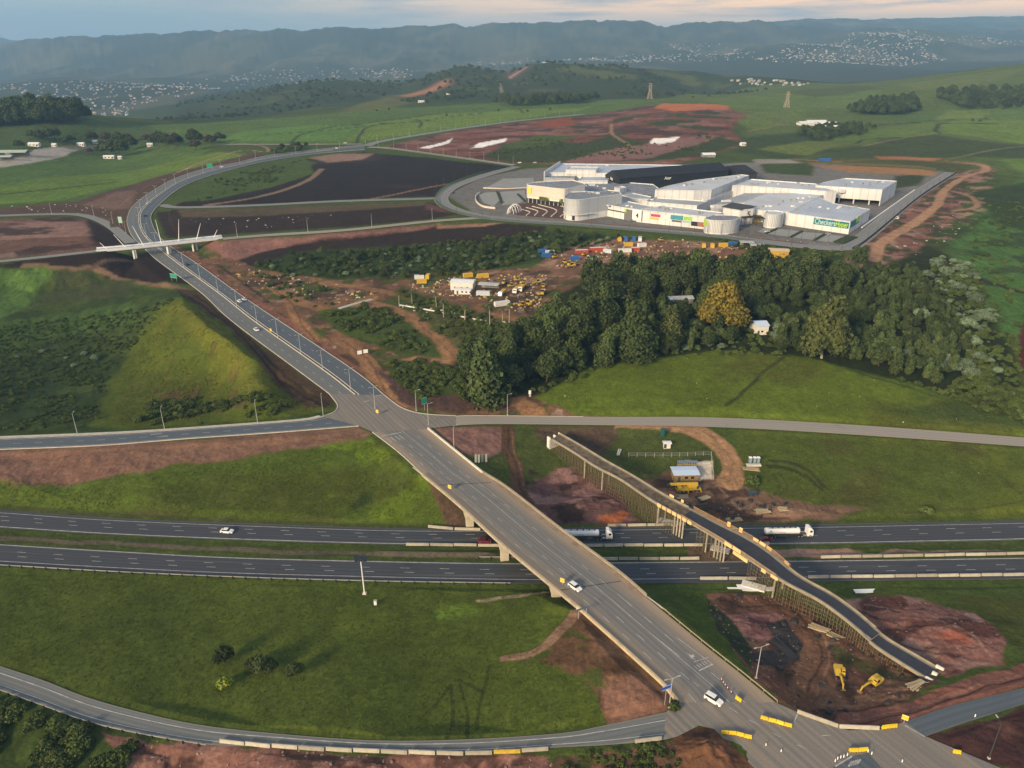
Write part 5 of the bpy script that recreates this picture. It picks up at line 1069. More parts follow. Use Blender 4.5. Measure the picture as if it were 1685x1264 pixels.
for cx, cy, s in ((1468, 575, .9), (1490, 583, 1.0), (1502, 600, 1.1), (1535, 598, 1.2), (1550, 588, 1.0), (1568, 600, 1.1), (1585, 598, 1.2), (1598, 612, 1.0), (1515, 515, 1.2), (1540, 432, 1.3), (1555, 445, 1.2), (1580, 440, 1.1), (1560, 540, 1.0), (1525, 450, 1.1), (1500, 470, .9), (1590, 530, 1.2), (1600, 560, 1.1), (1545, 500, 1.0), (1610, 585, 1.0), (1480, 520, .9), (1575, 470, 1.2), (1605, 490, 1.2), (1620, 520, 1.1), (1530, 565, .8)):
    tree_px(cx, cy, 'silver', 'pale silvery green shrub on the right side of the plantation', s, name='shrub', cat='shrub', group='silvery shrubs by the plantation')
for cx, cy in ((930, 572), (945, 580), (1172, 552), (1108, 560)): tree_px(cx, cy, 'silver', 'pale silvery shrub in the dark edge of the wood', 1.1, name='shrub', cat='shrub', group='silvery shrubs in the wood')
for x, top, bot in ((657, 478, 505), (730, 486, 522), (765, 495, 530), (806, 501, 537), (827, 502, 530), (838, 497, 531), (678, 478, 500), (718, 480, 505)):
    p = W(x, bot); h = (bot - top) / px_m(p) / .95; tree_at(p, 'palm', 'tall palm in the row along the drive below the works yard', group='palms along the drive', s=h / 11.5, name='palm_tree')
# infield shrubs
tree_px(369, 1080, 'round1', 'dark leggy shrub with a flat top in the grass infield', .5, name='shrub', cat='shrub')
for x, y, q in ((418, 1096, .40), (432, 1095, .48), (445, 1097, .38)): tree_px(x, y, 'round', 'dark clump forming the widest shrub of the infield', q, name='shrub', cat='shrub', group='clumps of the widest infield shrub')
tree_px(486, 1103, 'round', 'small dark shrub rightmost in the grass infield', .40, name='shrub', cat='shrub'); tree_px(371, 1125, 'bright', 'bright yellow green shrub in the grass infield', 1.0, name='shrub', cat='shrub')
tree_px(1523, 838, 'bush', 'pale green shrub on the grass bank above the motorway', 1.3, name='shrub', cat='shrub'); tree_px(1110, 1160, 'bush', 'dark shrub at the end of the ochre wall', .9, name='shrub', cat='shrub')
tree_px(1238, 790, 'bush', 'dark bush beside the curved dirt track', 1.5, name='shrub', cat='shrub')
# farm on the left and the ridge
for x, y, k, s in ((52, 222, 'round', .8), (68, 224, 'round', .95), (80, 222, 'round', 1.1), (92, 221, 'round', 1.0), (33, 238, 'round', .7), (107, 233, 'round', .45), (118, 229, 'round', .6)): tree_px(x, y, k, 'dark tree behind the pale car park on the left', s * 1.7, group='trees behind the farm car park')
for x, y, k, s in ((153, 226, 'round', .9), (176, 226, 'russet', 1.1), (196, 228, 'round', 1.1), (211, 226, 'russet', 1.0), (217, 236, 'round', 1.2), (168, 246, 'round', 1.0), (185, 246, 'round', 1.3), (198, 245, 'round', 1.4), (243, 227, 'russet', 1.0), (262, 232, 'round', 1.2), (275, 232, 'round', 1.2), (291, 232, 'russet', 1.3), (322, 228, 'round', 1.3), (322, 237, 'russet', 1.1), (346, 230, 'russet', 1.1), (362, 226, 'round', .9), (148, 248, 'russet', .6)):
    tree_px(x, y, k, 'russet brown tree around the white farm houses' if k == 'russet' else 'dark green tree around the white farm houses', s * 1.6, group='russet farm trees' if k == 'russet' else 'green farm trees')
tree_px(146, 186, 'dark', 'lone dark tree right of the ridge gum stand', 1.2)
for p in scatter([(440, 252), (480, 242), (505, 242), (500, 250), (455, 256)], 9, 16, 13): tree_at(p, 'round', 'bushy tree beside the bend of the north road', group='trees by the north road', s=rnd.uniform(.5, .8))
for x, y in ((1150, 224), (1162, 222), (1600, 198), (1612, 199), (620, 182), (640, 180), (735, 190), (820, 182), (868, 183), (905, 180), (1140, 160), (1166, 158)): tree_px(x, y, 'round', 'lone dark bush standing in the cane fields', .5, name='shrub', cat='shrub', group='lone bushes in the cane')

# scrub and rough grass nobody could count: points with instanced plants
def gn_stuff(name, pts, scl, meshes, label, seed):
    g = np.random.RandomState(seed); pts = np.asarray(pts, float)
    if not len(pts): return
    k = g.randint(len(meshes), size=len(pts)); first = None
    for q, me_ in enumerate(meshes):
        sel = k == q; tpl = bpy.data.objects.new(name + '_plant', me_)
        pm = bpy.data.meshes.new(name); pm.vertices.add(int(sel.sum())); pm.vertices.foreach_set('co', pts[sel].astype(np.float32).ravel())
        pm.attributes.new('scl', 'FLOAT', 'POINT').data.foreach_set('value', (np.asarray(scl)[sel]).astype(np.float32))
        pm.attributes.new('rot', 'FLOAT_VECTOR', 'POINT').data.foreach_set('vector', np.stack([0 * pts[sel, 0], 0 * pts[sel, 0], g.uniform(0, 6.28, sel.sum())], 1).astype(np.float32).ravel())
        o = bpy.data.objects.new(name, pm); link(o); o['kind'] = 'stuff'; o['label'] = label
        ng = bpy.data.node_groups.new(name, 'GeometryNodeTree'); ng.interface.new_socket('Geometry', in_out='INPUT', socket_type='NodeSocketGeometry'); ng.interface.new_socket('Geometry', in_out='OUTPUT', socket_type='NodeSocketGeometry')
        gi, gout = ng.nodes.new('NodeGroupInput'), ng.nodes.new('NodeGroupOutput'); ip_ = ng.nodes.new('GeometryNodeInstanceOnPoints'); oi = ng.nodes.new('GeometryNodeObjectInfo'); oi.inputs['Object'].default_value = tpl; oi.inputs['As Instance'].default_value = True
        a1 = ng.nodes.new('GeometryNodeInputNamedAttribute'); a1.data_type = 'FLOAT'; a1.inputs[0].default_value = 'scl'; a2 = ng.nodes.new('GeometryNodeInputNamedAttribute'); a2.data_type = 'FLOAT_VECTOR'; a2.inputs[0].default_value = 'rot'
        er = ng.nodes.new('FunctionNodeEulerToRotation'); L_ = ng.links.new
        L_(gi.outputs[0], ip_.inputs['Points']); L_(oi.outputs['Geometry'], ip_.inputs['Instance']); L_(a1.outputs[0], ip_.inputs['Scale']); L_(a2.outputs[0], er.inputs[0]); L_(er.outputs[0], ip_.inputs['Rotation']); L_(ip_.outputs[0], gout.inputs[0])
        md = o.modifiers.new('plants', 'NODES'); md.node_group = ng
def fill(poly, n, seed, thresh=None, sc=15):
    pw = np.array([W(x, y)[:2] for x, y in poly]); g = np.random.RandomState(seed); x0, x1 = pw.min(0), pw.max(0); out = []
    x = g.uniform(x0[0], x1[0], n * 3); y = g.uniform(x0[1], x1[1], n * 3); k = polysd(x, y, pw, 1) < 0
    if thresh is not None: k &= fbm(x / sc, y / sc, seed, 3) > thresh
    x, y = x[k][:n], y[k][:n]; return np.stack([x, y, ground(x, y) - .1], 1)
bush_m = [KINDS['bush%d' % k][1] for k in range(3)]; silv_m = [KINDS['silver0'][1]]
parts_ = [fill([(-100, 560), (0, 530), (150, 520), (290, 490), (180, 610), (155, 700), (-100, 715)], 1500, 1, -.3), fill([(150, 690), (300, 650), (480, 670), (530, 680), (300, 702)], 160, 2, 0), fill([(525, 515), (640, 508), (735, 590), (590, 560)], 200, 3, -.1), fill([(630, 600), (690, 592), (790, 620), (800, 655), (690, 660)], 260, 4, -.2),
          fill([(-100, 1135), (0, 1150), (144, 1200), (230, 1225), (200, 1264), (180, 1340), (-100, 1340)], 420, 5, -.15, 8), fill([(1330, 590), (1500, 632), (1690, 700), (1690, 660), (1600, 600), (1560, 645), (1450, 620)], 420, 6), fill([(1560, 400), (1640, 330), (1830, 320), (1830, 640), (1680, 640), (1600, 520)], 700, 7, -.05, 25),
          fill([(660, 480), (850, 535), (790, 580), (700, 540)], 240, 8, -.2), fill([(410, 440), (640, 408), (900, 380), (1030, 392), (780, 452), (480, 458)], 500, 9), fill([(760, 560), (900, 520), (1340, 560), (1340, 585), (1060, 590), (880, 648), (790, 655)], 400, 10),
          fill([(310, 322), (345, 297), (500, 263), (440, 306), (330, 332)], 160, 14, -.1, 25), fill([(1180, 395), (1390, 418), (1330, 432), (1200, 408)], 160, 15), fill([(795, 258), (880, 230), (1180, 226), (1150, 258), (900, 268)], 300, 16, 0, 40), fill([(1530, 425), (1600, 440), (1675, 570), (1690, 690), (1610, 650), (1570, 570), (1540, 500)], 700, 22, -.3, 20), fill([(380, 440), (480, 450), (560, 480), (640, 500), (560, 520), (460, 490)], 160, 23, .1), fill([(930, 1240), (1110, 1222), (1120, 1264), (930, 1300)], 90, 17, 0, 6)]
pts_ = np.vstack(parts_); sz_ = np.random.RandomState(1).uniform(.4, 1.15, len(pts_)); sz_[:len(parts_[0])] *= .55; sz_[-len(parts_[-1]):] *= .5; gn_stuff('scrub', pts_, sz_, bush_m, 'low green scrub covering banks and rough ground', 2)
pts_ = np.vstack([fill([(1540, 420), (1600, 440), (1660, 560), (1640, 640), (1570, 560), (1540, 480)], 200, 18, .0, 20), fill([(20, 560), (180, 545), (120, 660), (10, 680)], 6, 19)]); gn_stuff('pale_scrub', pts_, np.random.RandomState(3).uniform(.3, .7, len(pts_)), silv_m, 'pale green low shrubs among the scrub', 4)
gn_q = np.vstack([fill([(790, 600), (900, 530), (985, 480), (1330, 465), (1500, 445), (1590, 560), (1560, 632), (1360, 588), (1200, 572), (1060, 585), (880, 638)], 620, 24)])
gn_q = gn_q[[not any(inside(np.array([W(x, y)[:2] for x, y in c_v]), q[0], q[1]) for c_v in CLEAR) for q in gn_q]]; gn_stuff('understorey', gn_q, np.random.RandomState(24).uniform(.35, .75, len(gn_q)), [KINDS['round0'][1], KINDS['round2'][1], KINDS['gum1'][1]], 'dark leafy understorey filling the wood', 25)
# far groves that read as one mass, and the scrub belt
for nm, q, ks, lo, hi, lb, sd in (('scrub_belt', scatter([(420, 440), (480, 422), (640, 412), (800, 402), (880, 385), (950, 385), (1030, 392), (900, 425), (780, 450), (620, 462), (480, 455)], 5.5, 150, 6), ('round0', 'round1', 'silver1'), .35, .65, 'belt of dark green scrub between ploughed field and works yard', 41),
        ('ridge_wood', scatter([(-60, 200), (0, 193), (70, 192), (135, 196), (130, 206), (60, 207), (-60, 215)], 9, 80, 7), ('dark0', 'dark1'), 1.6, 2.3, 'dark gum wood on the left ridge', 42), ('hill_grove', scatter([(1395, 184), (1440, 170), (1500, 168), (1512, 182), (1480, 190), (1420, 190)], 10, 110, 8), ('dark0', 'dark2'), .9, 1.4, 'isolated dark grove on the right cane hill', 43),
        ('dip_wood', scatter([(1530, 158), (1600, 152), (1700, 148), (1790, 150), (1790, 170), (1690, 178), (1600, 182), (1570, 176)], 15, 120, 9), ('round0', 'round2'), 1.2, 1.9, 'dark wood in the dip at the right horizon', 44), ('shelter_belt', scatter([(803, 172), (860, 170), (930, 166), (985, 164), (960, 170), (860, 176)], 11, 60, 10), ('dark1', 'dark2'), .9, 1.4, 'dark shelter belt at the foot of the bush hill', 45),
        ('farm_wood', scatter([(660, 168), (700, 160), (770, 160), (760, 168), (690, 172)], 13, 30, 11) + scatter([(1300, 225), (1330, 212), (1380, 206), (1440, 212), (1420, 222), (1350, 232)], 9, 70, 12), ('round0', 'round2'), .7, 1.1, 'dark trees massed around the far farms', 46)):
    gn_stuff(nm, q, np.random.RandomState(sd).uniform(lo, hi, len(q)), [KINDS[k][1] for k in ks], lb, sd)
# far bush on the hills
pts_ = np.vstack([fill([(230, 205), (300, 168), (420, 143), (560, 131), (690, 133), (640, 160), (520, 178)], 900, 20, -.1, 120), fill([(670, 166), (690, 133), (760, 108), (875, 105), (1050, 116), (1310, 141), (1150, 157), (900, 165)], 1500, 21, 0, 120)]); gn_stuff('hill_bush', pts_, np.random.RandomState(5).uniform(.5, 1.2, len(pts_)), [KINDS['round0'][1], KINDS['round1'][1]], 'dark bush covering the hills beyond the cane fields', 6)
# rough grass tufts on the near fields
def tuft_mesh(name, m_, n=14, r=.32, h=.38, seed=1):
    g = random.Random(seed); mb = MB()
    for k in range(n):
        a = g.uniform(0, 6.28); q = r * math.sqrt(g.random()); x, y = q * math.cos(a), q * math.sin(a); b_ = g.uniform(0, 6.28); w = .10; t = Vector((g.uniform(-.25, .25), g.uniform(-.25, .25), h * g.uniform(.6, 1.2)))
        mb.add([(x - w * math.cos(b_), y - w * math.sin(b_), -.05), (x + w * math.cos(b_), y + w * math.sin(b_), -.05), (x + t.x, y + t.y, t.z)], [(0, 1, 2)])
    me = mb.mesh(name, m_); me.attributes.new('Tint', 'FLOAT', 'FACE').data.foreach_set('value', [g.random() for _ in range(n)]); return me
G1 = leafmat('grass_blade', (.066, .090, .016), (.110, .140, .026), .25); G2 = leafmat('grass_blade_lush', (.070, .110, .012), (.130, .180, .022), .35); G3 = leafmat('grass_blade_dry', (.10, .11, .02), (.20, .20, .04), .3)
INF2 = [(-90, 945), (0, 938), (420, 957), (800, 966), (900, 975), (880, 1050), (900, 1090), (980, 1150), (985, 1190), (760, 1212), (602, 1213), (420, 1199), (230, 1167), (72, 1115), (-90, 1070)]
a_ = fill(INF2, 9000, 31, None); b_ = fill([(-90, 830), (-90, 790), (180, 792), (480, 745), (620, 725), (735, 850), (420, 856), (0, 834)], 6000, 32, -.1, 8); c_2 = fill(MEAD, 8000, 33, -.1, 9); d_ = fill(NB2, 7000, 34, -.1, 9)
for nm, q, ms, lb, sd in (('grass', np.vstack([a_, c_2, d_]), [tuft_mesh('tuft', G1, seed=1), tuft_mesh('tuft', G1, seed=2)], 'short rough grass on the meadows by the motorway', 7), ('grass', b_, [tuft_mesh('tuft', G2, seed=3)], 'lush green grass on the bank above the motorway', 8),
                          ('dry_grass', fill([(265, 515), (300, 495), (350, 530), (440, 630), (520, 675), (300, 695), (180, 700), (200, 610)], 3500, 35, -.1, 7), [tuft_mesh('tuft', G3, seed=4, h=.8, r=.5)], 'yellow tall grass on the slope west of the north road', 9)):
    gn_stuff(nm, q, np.random.RandomState(sd).uniform(.4, 1.0, len(q)), ms, lb, sd)
# ------------------------------------------------------------------ the shopping mall
MZ = 18.0
def roofmat(name, c, rot, sc=.9):
    m = bpy.data.materials.new(name); MATS[name] = m; m.use_nodes = True; t = m.node_tree; b = t.nodes['Principled BSDF']; b.inputs['Roughness'].default_value = .45; b.inputs['Metallic'].default_value = .0; b.inputs['Specular IOR Level'].default_value = .5
    g = t.nodes.new('ShaderNodeNewGeometry'); mp = t.nodes.new('ShaderNodeMapping'); mp.inputs['Rotation'].default_value = (0, 0, rot); t.links.new(g.outputs['Position'], mp.inputs[0])
    w = t.nodes.new('ShaderNodeTexWave'); w.inputs['Scale'].default_value = sc * .12; w.inputs['Distortion'].default_value = 0; w.bands_direction = 'X'; t.links.new(mp.outputs[0], w.inputs[0])
    n = t.nodes.new('ShaderNodeTexNoise'); n.inputs['Scale'].default_value = .06; n.inputs['Detail'].default_value = 6; t.links.new(g.outputs['Position'], n.inputs[0])
    a = t.nodes.new('ShaderNodeMapRange'); a.inputs[1].default_value = 0; a.inputs[2].default_value = .12; a.inputs[3].default_value = .80; a.inputs[4].default_value = 1; t.links.new(w.outputs['Fac'], a.inputs[0])
    d = t.nodes.new('ShaderNodeMapRange'); d.inputs[1].default_value = .3; d.inputs[2].default_value = .7; d.inputs[3].default_value = .85; d.inputs[4].default_value = 1.1; t.links.new(n.outputs['Fac'], d.inputs[0])
    k = t.nodes.new('ShaderNodeMath'); k.operation = 'MULTIPLY'; t.links.new(a.outputs[0], k.inputs[0]); t.links.new(d.outputs[0], k.inputs[1])
    mu = t.nodes.new('ShaderNodeMix'); mu.data_type = 'RGBA'; mu.blend_type = 'MULTIPLY'; mu.inputs[0].default_value = 1; mu.inputs[6].default_value = (*c, 1); t.links.new(k.outputs[0], mu.inputs[7]); t.links.new(mu.outputs[2], b.inputs['Base Color']); return m
WALLW = roofmat('mall_white_wall', (.68, .69, .70), .25, .42); RF1 = roofmat('roof_sheet_pale', (.39, .47, .57), .55); RF2 = roofmat('roof_sheet_white', (.49, .54, .59), .55); RF3 = roofmat('roof_grey', (.30, .35, .38), -.9); RFD = mat('roof_dark_gravel', (.14, .16, .19), .9, .5, .6, col2=(.34, .37, .42))
GALVR = mat('plant_grey', (.30, .31, .32), .6, .2, .5); BLACKM = mat('barn_black_sheet', (.020, .022, .028), .5, .2, .3); GLASSD = mat('shop_glass', (.025, .030, .035), .15, .3, .6, spec=.6)
MALL_O = thing('shopping_mall', 'large white shopping mall with curved ribbed facades and pale sheet roofs', 'mall', tuple(P(1200, 350, MZ)))
def MP(px, py, h): p = P(px, py, MZ + h); return (p[0] - MALL_O.location.x, p[1] - MALL_O.location.y)
def lz(h): return h
def block(name, roof, h, rm, wall=WALLW, base=-1.0, par=.7, label=None):
    pts = [MP(x, y, h) for x, y in roof]; mb = MB(); mb.prism(pts, base, h - par); o = mb.build(name, wall, MALL_O)
    n = len(pts); A = sum(pts[i][0] * pts[(i + 1) % n][1] - pts[(i + 1) % n][0] * pts[i][1] for i in range(n))
    q = pts if A > 0 else pts[::-1]
    rs = MB(); rs.add([(x, y, h - par + .03) for x, y in q], [tuple(range(n))]); rs.build('roof', rm, o)
    pr = MB(); c = np.array([(x, y, 0) for x, y in q + q[:2]]); cen = np.array(q).mean(0)
    # parapet: ring of wall standing above the roof
    ins = []
    for i in range(n):
        a, b_, d = Vector(q[i - 1]), Vector(q[i]), Vector(q[(i + 1) % n]); e1, e2 = (b_ - a).normalized(), (d - b_).normalized(); nn = Vector((-(e1.y + e2.y), e1.x + e2.x)); nn = nn.normalized() if nn.length > 1e-6 else Vector((-e1.y, e1.x)); ins.append(b_ + nn * .45)
    v = [(x, y, h - par - .2) for x, y in q] + [(x, y, h) for x, y in q] + [(p.x, p.y, h) for p in ins] + [(p.x, p.y, h - par - .2) for p in ins]
    f = []
    for i in range(n):
        j = (i + 1) % n; f += [(i, j, n + j, n + i), (n + i, n + j, 2 * n + j, 2 * n + i), (2 * n + i, 2 * n + j, 3 * n + j, 3 * n + i)]
    pr.add(v, f); pr.build('parapet', wall, o)
    if label: o['label'] = label
    return o
def ribs(parent, line, h0, h1, m_, n=40, w=.5, d=.25):       # facade fins along a curve (local coordinates)
    c = np.array([(x, y, 0) for x, y in line]); s = cum(c); t = np.gradient(c, axis=0)
    for x in np.linspace(0, s[-1], n):
        p = [np.interp(x, s, c[:, k]) for k in range(2)]; tt = [np.interp(x, s, t[:, k]) for k in range(2)]; mb = MB(); mb.box((0, 0, 0), (w, d, h1 - h0)); o = mb.build('fin', m_, parent) if not ribs.me else link(bpy.data.objects.new('fin', ribs.me[1]), parent)
        o.location = (p[0], p[1], (h0 + h1) / 2); o.rotation_euler = (0, 0, math.atan2(tt[1], tt[0]))
        if not ribs.me: ribs.me = (o, o.data)
    ribs.me = None
ribs.me = None
RIBC = mat('facade_rib', (.40, .43, .47), .6, .1, .3); RIBW = mat('facade_rib_warm', (.60, .54, .48), .6, .15, .2)
def curve_px(pts, h, n=8): return [(p[0], p[1]) for p in cr([(*MP(x, y, h), 0) for x, y in pts], n)]
def cpx(pts, n=5): return [(q[0], q[1]) for q in cr([(x, y, 0) for x, y in pts], n)]
podium = block('podium', [(935, 304), (960, 300), (1005, 298), (1075, 303), (1090, 314), (1075, 328), (1030, 326), (985, 326), (950, 316)], 8, RFD, label='dark gravel roofs between the mall wings')
hall = block('hall', [(895.6, 284), (930, 283.5), (1000, 285), (1020, 281), (1190, 279), (1180, 272.5), (1060, 270.5), (920.5, 269)], 13, RF1)
block('clerestory', [(931, 279), (981, 279.5), (986, 274.5), (938, 274)], 16, RF2, base=11); mb = MB(); a, b_ = MP(895, 283, 15), MP(921, 266, 15); mb.prism([a, b_, (b_[0] + .8, b_[1]), (a[0] + .8, a[1])], -1, 15.5); mb.build('fin_wall', WALLW, MALL_O)
block('hall_front', [(897, 292), (945, 293), (948, 288), (900, 287)], 10, RFD, mat('stone_cladding', (.34, .38, .44), .8, .4, 1.2))
block('side_block', [(952, 297), (1000, 297), (1004, 290), (958, 290)], 10.5, RF1)
# black barn with pitched roof
def barn(name, ridge0, ridge1, eave0, eave1, hr, he, back):
    r0, r1 = [np.array(MP(*q, hr)) for q in (ridge0, ridge1)]; e0, e1 = [np.array(MP(*q, he)) for q in (eave0, eave1)]; k0, k1 = 2 * r0 - e0, 2 * r1 - e1
    mb = MB(); v = [(*e0, -1), (*e1, -1), (*k1, -1), (*k0, -1), (*e0, he), (*e1, he), (*k1, he), (*k0, he), (*r0, hr), (*r1, hr)]
    mb.add(v, [(0, 1, 5, 4), (1, 2, 6, 9, 5), (2, 3, 7, 6), (3, 0, 4, 8, 7)]); o = mb.build(name, BLACKM, MALL_O); d = (r1 - r0) / np.linalg.norm(r1 - r0) * .5
    rb = MB()
    for ea, eb in ((e0, e1), (k0, k1)):
        oa, ob = ea + (ea - r0) * .06 - d, eb + (eb - r1) * .06 + d; rb.add([(*oa, he - .25), (*ob, he - .25), (*(r1 + d), hr + .15), (*(r0 - d), hr + .15), (*oa, he - .55), (*ob, he - .55), (*(r1 + d), hr - .15), (*(r0 - d), hr - .15)], [(0, 1, 2, 3), (7, 6, 5, 4), (0, 4, 5, 1), (1, 5, 6, 2), (2, 6, 7, 3), (3, 7, 4, 0)])
    rb.build('roof', mat('barn_roof', (.022, .025, .033), .7, .25, .3, spec=.15), o); return o, r0, r1, e0, e1, k0
bo, r0, r1, e0, e1, k0 = barn('barn', (1008, 280.5), (1184, 267.5), (1019, 294), (1199, 279.5), 18.5, 12.5, 0); bo['label'] = 'black gabled hall with dark pitched roof'
barn('barn_annex', (1197, 273.5), (1226, 271.5), (1212, 283), (1246, 284), 14, 10, 0)
def text_mesh(s, size, m_, parent, loc, rz, rx=R(90), name='lettering', ext=.06):
    cu_ = bpy.data.curves.new('t', 'FONT'); cu_.body = s; cu_.size = size; cu_.extrude = ext; cu_.offset = size * .012; to = bpy.data.objects.new('t', cu_); COL.objects.link(to)
    dg = bpy.context.evaluated_depsgraph_get(); me_ = bpy.data.meshes.new_from_object(to.evaluated_get(dg)); COL.objects.unlink(to); bpy.data.objects.remove(to)
    me_.materials.clear(); me_.materials.append(m_); o = bpy.data.objects.new(name, me_); link(o, parent); o.location = loc; o.rotation_euler = (rx, 0, rz); return o
SIGNW = mat('sign_white', (.85, .85, .83), .5); SIGNB = mat('sign_black', (.015, .015, .015), .6); TEAL = mat('sign_teal', (.015, .165, .20), .5); LIME = mat('sign_lime', (.42, .62, .03), .5)
def wall_angle(a, b_): return math.atan2(b_[1] - a[1], b_[0] - a[0])
# lettering on the barn: gable and long side
ge = (k0 * .62 + e0 * .38); ga = wall_angle(k0, e0); gn = np.array((math.sin(ga), -math.cos(ga))) * .25; text_mesh('Az', 4.2, SIGNW, bo, (*(ge + gn), 9.2), ga, name='lettering')
sa = wall_angle(e0, e1); sn = np.array((math.sin(sa), -math.cos(sa))) * .25; q_ = e0 * .60 + e1 * .40; text_mesh('Azur', 4.0, SIGNW, bo, (*(q_ + sn), 8.0), sa)
q_ = e0 * .88 + e1 * .12; mb = MB(); mb.box((0, 0, 0), (4, .2, .9)); o = mb.build('sign', SIGNW, bo); o.location = (*(q_ + sn * 1.5), 7.2); o.rotation_euler = (0, 0, sa)
for k in np.linspace(.06, .94, 15):
    mb = MB(); mb.box((0, 0, 0), (5.5, .12, 5.2)); o = mb.build('shopfront', GLASSD, bo); p = e0 * (1 - k) + e1 * k + sn * .6; o.location = (*p, 2.6); o.rotation_euler = (0, 0, sa)
# white wings
tall = block('tall_wing', [(1078, 312), (1143, 313.5), (1171, 312), (1233, 288.5), (1219.5, 287), (1141, 296.5), (1096, 306.3)], 14, RF2, label='tall white wing behind the middle shops')
block('low_wing', [(1062, 329), (1081, 325), (1163, 330.5), (1212, 306), (1225, 306), (1147, 338.3), (1068, 332)], 8, RF3)
block('wave_wing', [(1023, 321), (1041, 317.3), (1072, 323.5), (1066, 331)], 8.2, RF3)
block('plant_box', [(1011, 308), (1022, 306), (1031, 308), (1020, 311)], 11.5, RF2)
sh = block('shops_west', [(981, 333.4), (1029, 342), (1050, 344.5), (1075, 339.5), (1024, 329), (990, 331)], 9.5, RF3, label='white shops with grey roof left of entrance number four')
sm = block('shops_middle', [(1048.5, 345), (1162, 356.3), (1172, 355), (1190, 349.5), (1094, 337.8)], 9.8, RF2, label='white shop row with coloured signs')
dr = block('curved_wing', cpx([(1160, 358.5), (1163, 361), (1175, 362.5), (1190, 363), (1205, 362), (1215, 359.5), (1218, 356.5), (1212, 354), (1195, 353), (1175, 353)], 4), 10.5, RFD)
ribs(dr, curve_px([(1160, 358.5), (1163, 361), (1175, 362.5), (1190, 363), (1205, 362), (1215, 359.5), (1218, 356.5)], 10.5, 6), 1, 10.2, RIBC, 36, .55, .4)
d2 = block('curved_wing', cpx([(1258, 350), (1265, 353), (1278, 353.5), (1287, 352), (1290, 349), (1280, 346.5), (1262, 346)], 4), 10.5, RF2); ribs(d2, curve_px([(1258, 350), (1265, 353), (1278, 353.5), (1287, 352), (1290, 349)], 10.5, 6), 1, 10.2, RIBC, 22, .55, .4)
ent = block('entrance_block', [(1190, 341), (1218.7, 345), (1240, 343.5), (1246, 339), (1215, 336)], 12, RF2, label='white entrance block carrying the number five')
v = [(*MP(*q, h), h) for q, h in (((1186, 340.5), 12.2), ((1219, 345.5), 12.2), ((1246, 339.5), 12.2), ((1212, 334.5), 12.2), ((1205, 333), 15))]; mb = MB(); mb.add(v, [(0, 1, 4), (1, 2, 4), (2, 3, 4), (3, 0, 4), (3, 2, 1, 0)]); mb.build('roof', mat('slate_roof', (.045, .05, .055), .6, .2, .5), ent)
a, b_ = MP(1218.7, 345, 12), MP(1240, 343.5, 12); an = wall_angle(a, b_); text_mesh('5', 6.2, SIGNB, ent, (a[0] * .45 + b_[0] * .55 + .2 * math.sin(an), a[1] * .45 + b_[1] * .55 - .25 * math.cos(an), 5.8), an)
# entrance canopy: curved black roof on posts
cv = curve_px([(1220, 358.5), (1230, 357), (1245, 357.5), (1262, 361)], 6, 6); mb = MB(); n = len(cv); v = [(x, y - 1.5, 6) for x, y in cv] + [(x, y + 6, 6) for x, y in cv] + [(x, y + 6, 6.6) for x, y in cv] + [(x, y - 1.5, 6.6) for x, y in cv]
mb.add(v, [(k * n + i, k * n + i + 1, ((k + 1) % 4) * n + i + 1, ((k + 1) % 4) * n + i) for k in range(4) for i in range(n - 1)]); can = mb.build('canopy', SIGNB, MALL_O)
for k in range(0, n, 4): mb = MB(); mb.tube((cv[k][0], cv[k][1] - .6, -.2), (cv[k][0], cv[k][1] - .6, 6), .22, n=6); mb.build('post', SIGNB, can)
mb = MB(); a, b_ = MP(1222, 358, 5), MP(1255, 358, 5); mb.prism([(a[0], a[1] + 5), (b_[0], b_[1] + 5), (b_[0], b_[1] + 5.4), (a[0], a[1] + 5.4)], 0, 6); mb.build('glazing', mat('entrance_glass', (.25, .20, .07), .25, .6, .5), can)
centre = block('centre_hall', [(1242, 345), (1298.5, 348.7), (1360, 316.7), (1263, 317.5), (1222, 333.5)], 9.6, RF2, par=.25, label='broad central hall with white low roof'); block('centre_west', [(1170, 338), (1222, 333.4), (1262, 317.3), (1226, 317.5), (1205, 325)], 9.0, RF3, par=.3)
sup = block('supermarket_hall', [(1290.5, 349.5), (1399.5, 364.5), (1432, 344.3), (1371, 334.3), (1349, 325), (1359.5, 317.2), (1299, 349)], 9.6, RF1, par=.3, label='supermarket hall with pale blue sheet roof and large front sign')
block('back_wing', [(1205, 305), (1220, 305), (1361, 314.5), (1377, 314), (1342, 302), (1236, 294.5)], 13, RF2, label='long white wing behind the central hall')
eb = block('east_block', [(1342, 305), (1452.3, 312.2), (1476.4, 297.6), (1390, 293), (1353, 300.3)], 14, RF1, base=4.2, label='white upper block above the loading yard')
for a, b_ in (((1452.3, 312.2), (1476.4, 297.6)), ((1342, 305), (1353, 300.3)), ((1476.4, 297.6), (1390, 293))):
    p, q = np.array(MP(*a, 14)), np.array(MP(*b_, 14)); cc = np.array(MP(1410, 301, 14)); inn = (cc - (p + q) / 2); inn = inn / np.linalg.norm(inn) * .6
    mb = MB(); mb.prism([p, q, q + inn, p + inn], -1, 4.3); mb.build('ground_wall', WALLW, MALL_O)
for f in (.15, .4, .62, .85): p = np.array(MP(1342, 305, 14)) * (1 - f) + np.array(MP(1452.3, 312.2, 14)) * f; mb = MB(); mb.box((p[0], p[1] + 1.5, 1.9), (.9, .9, 5)); mb.build('column', WALLW, MALL_O)
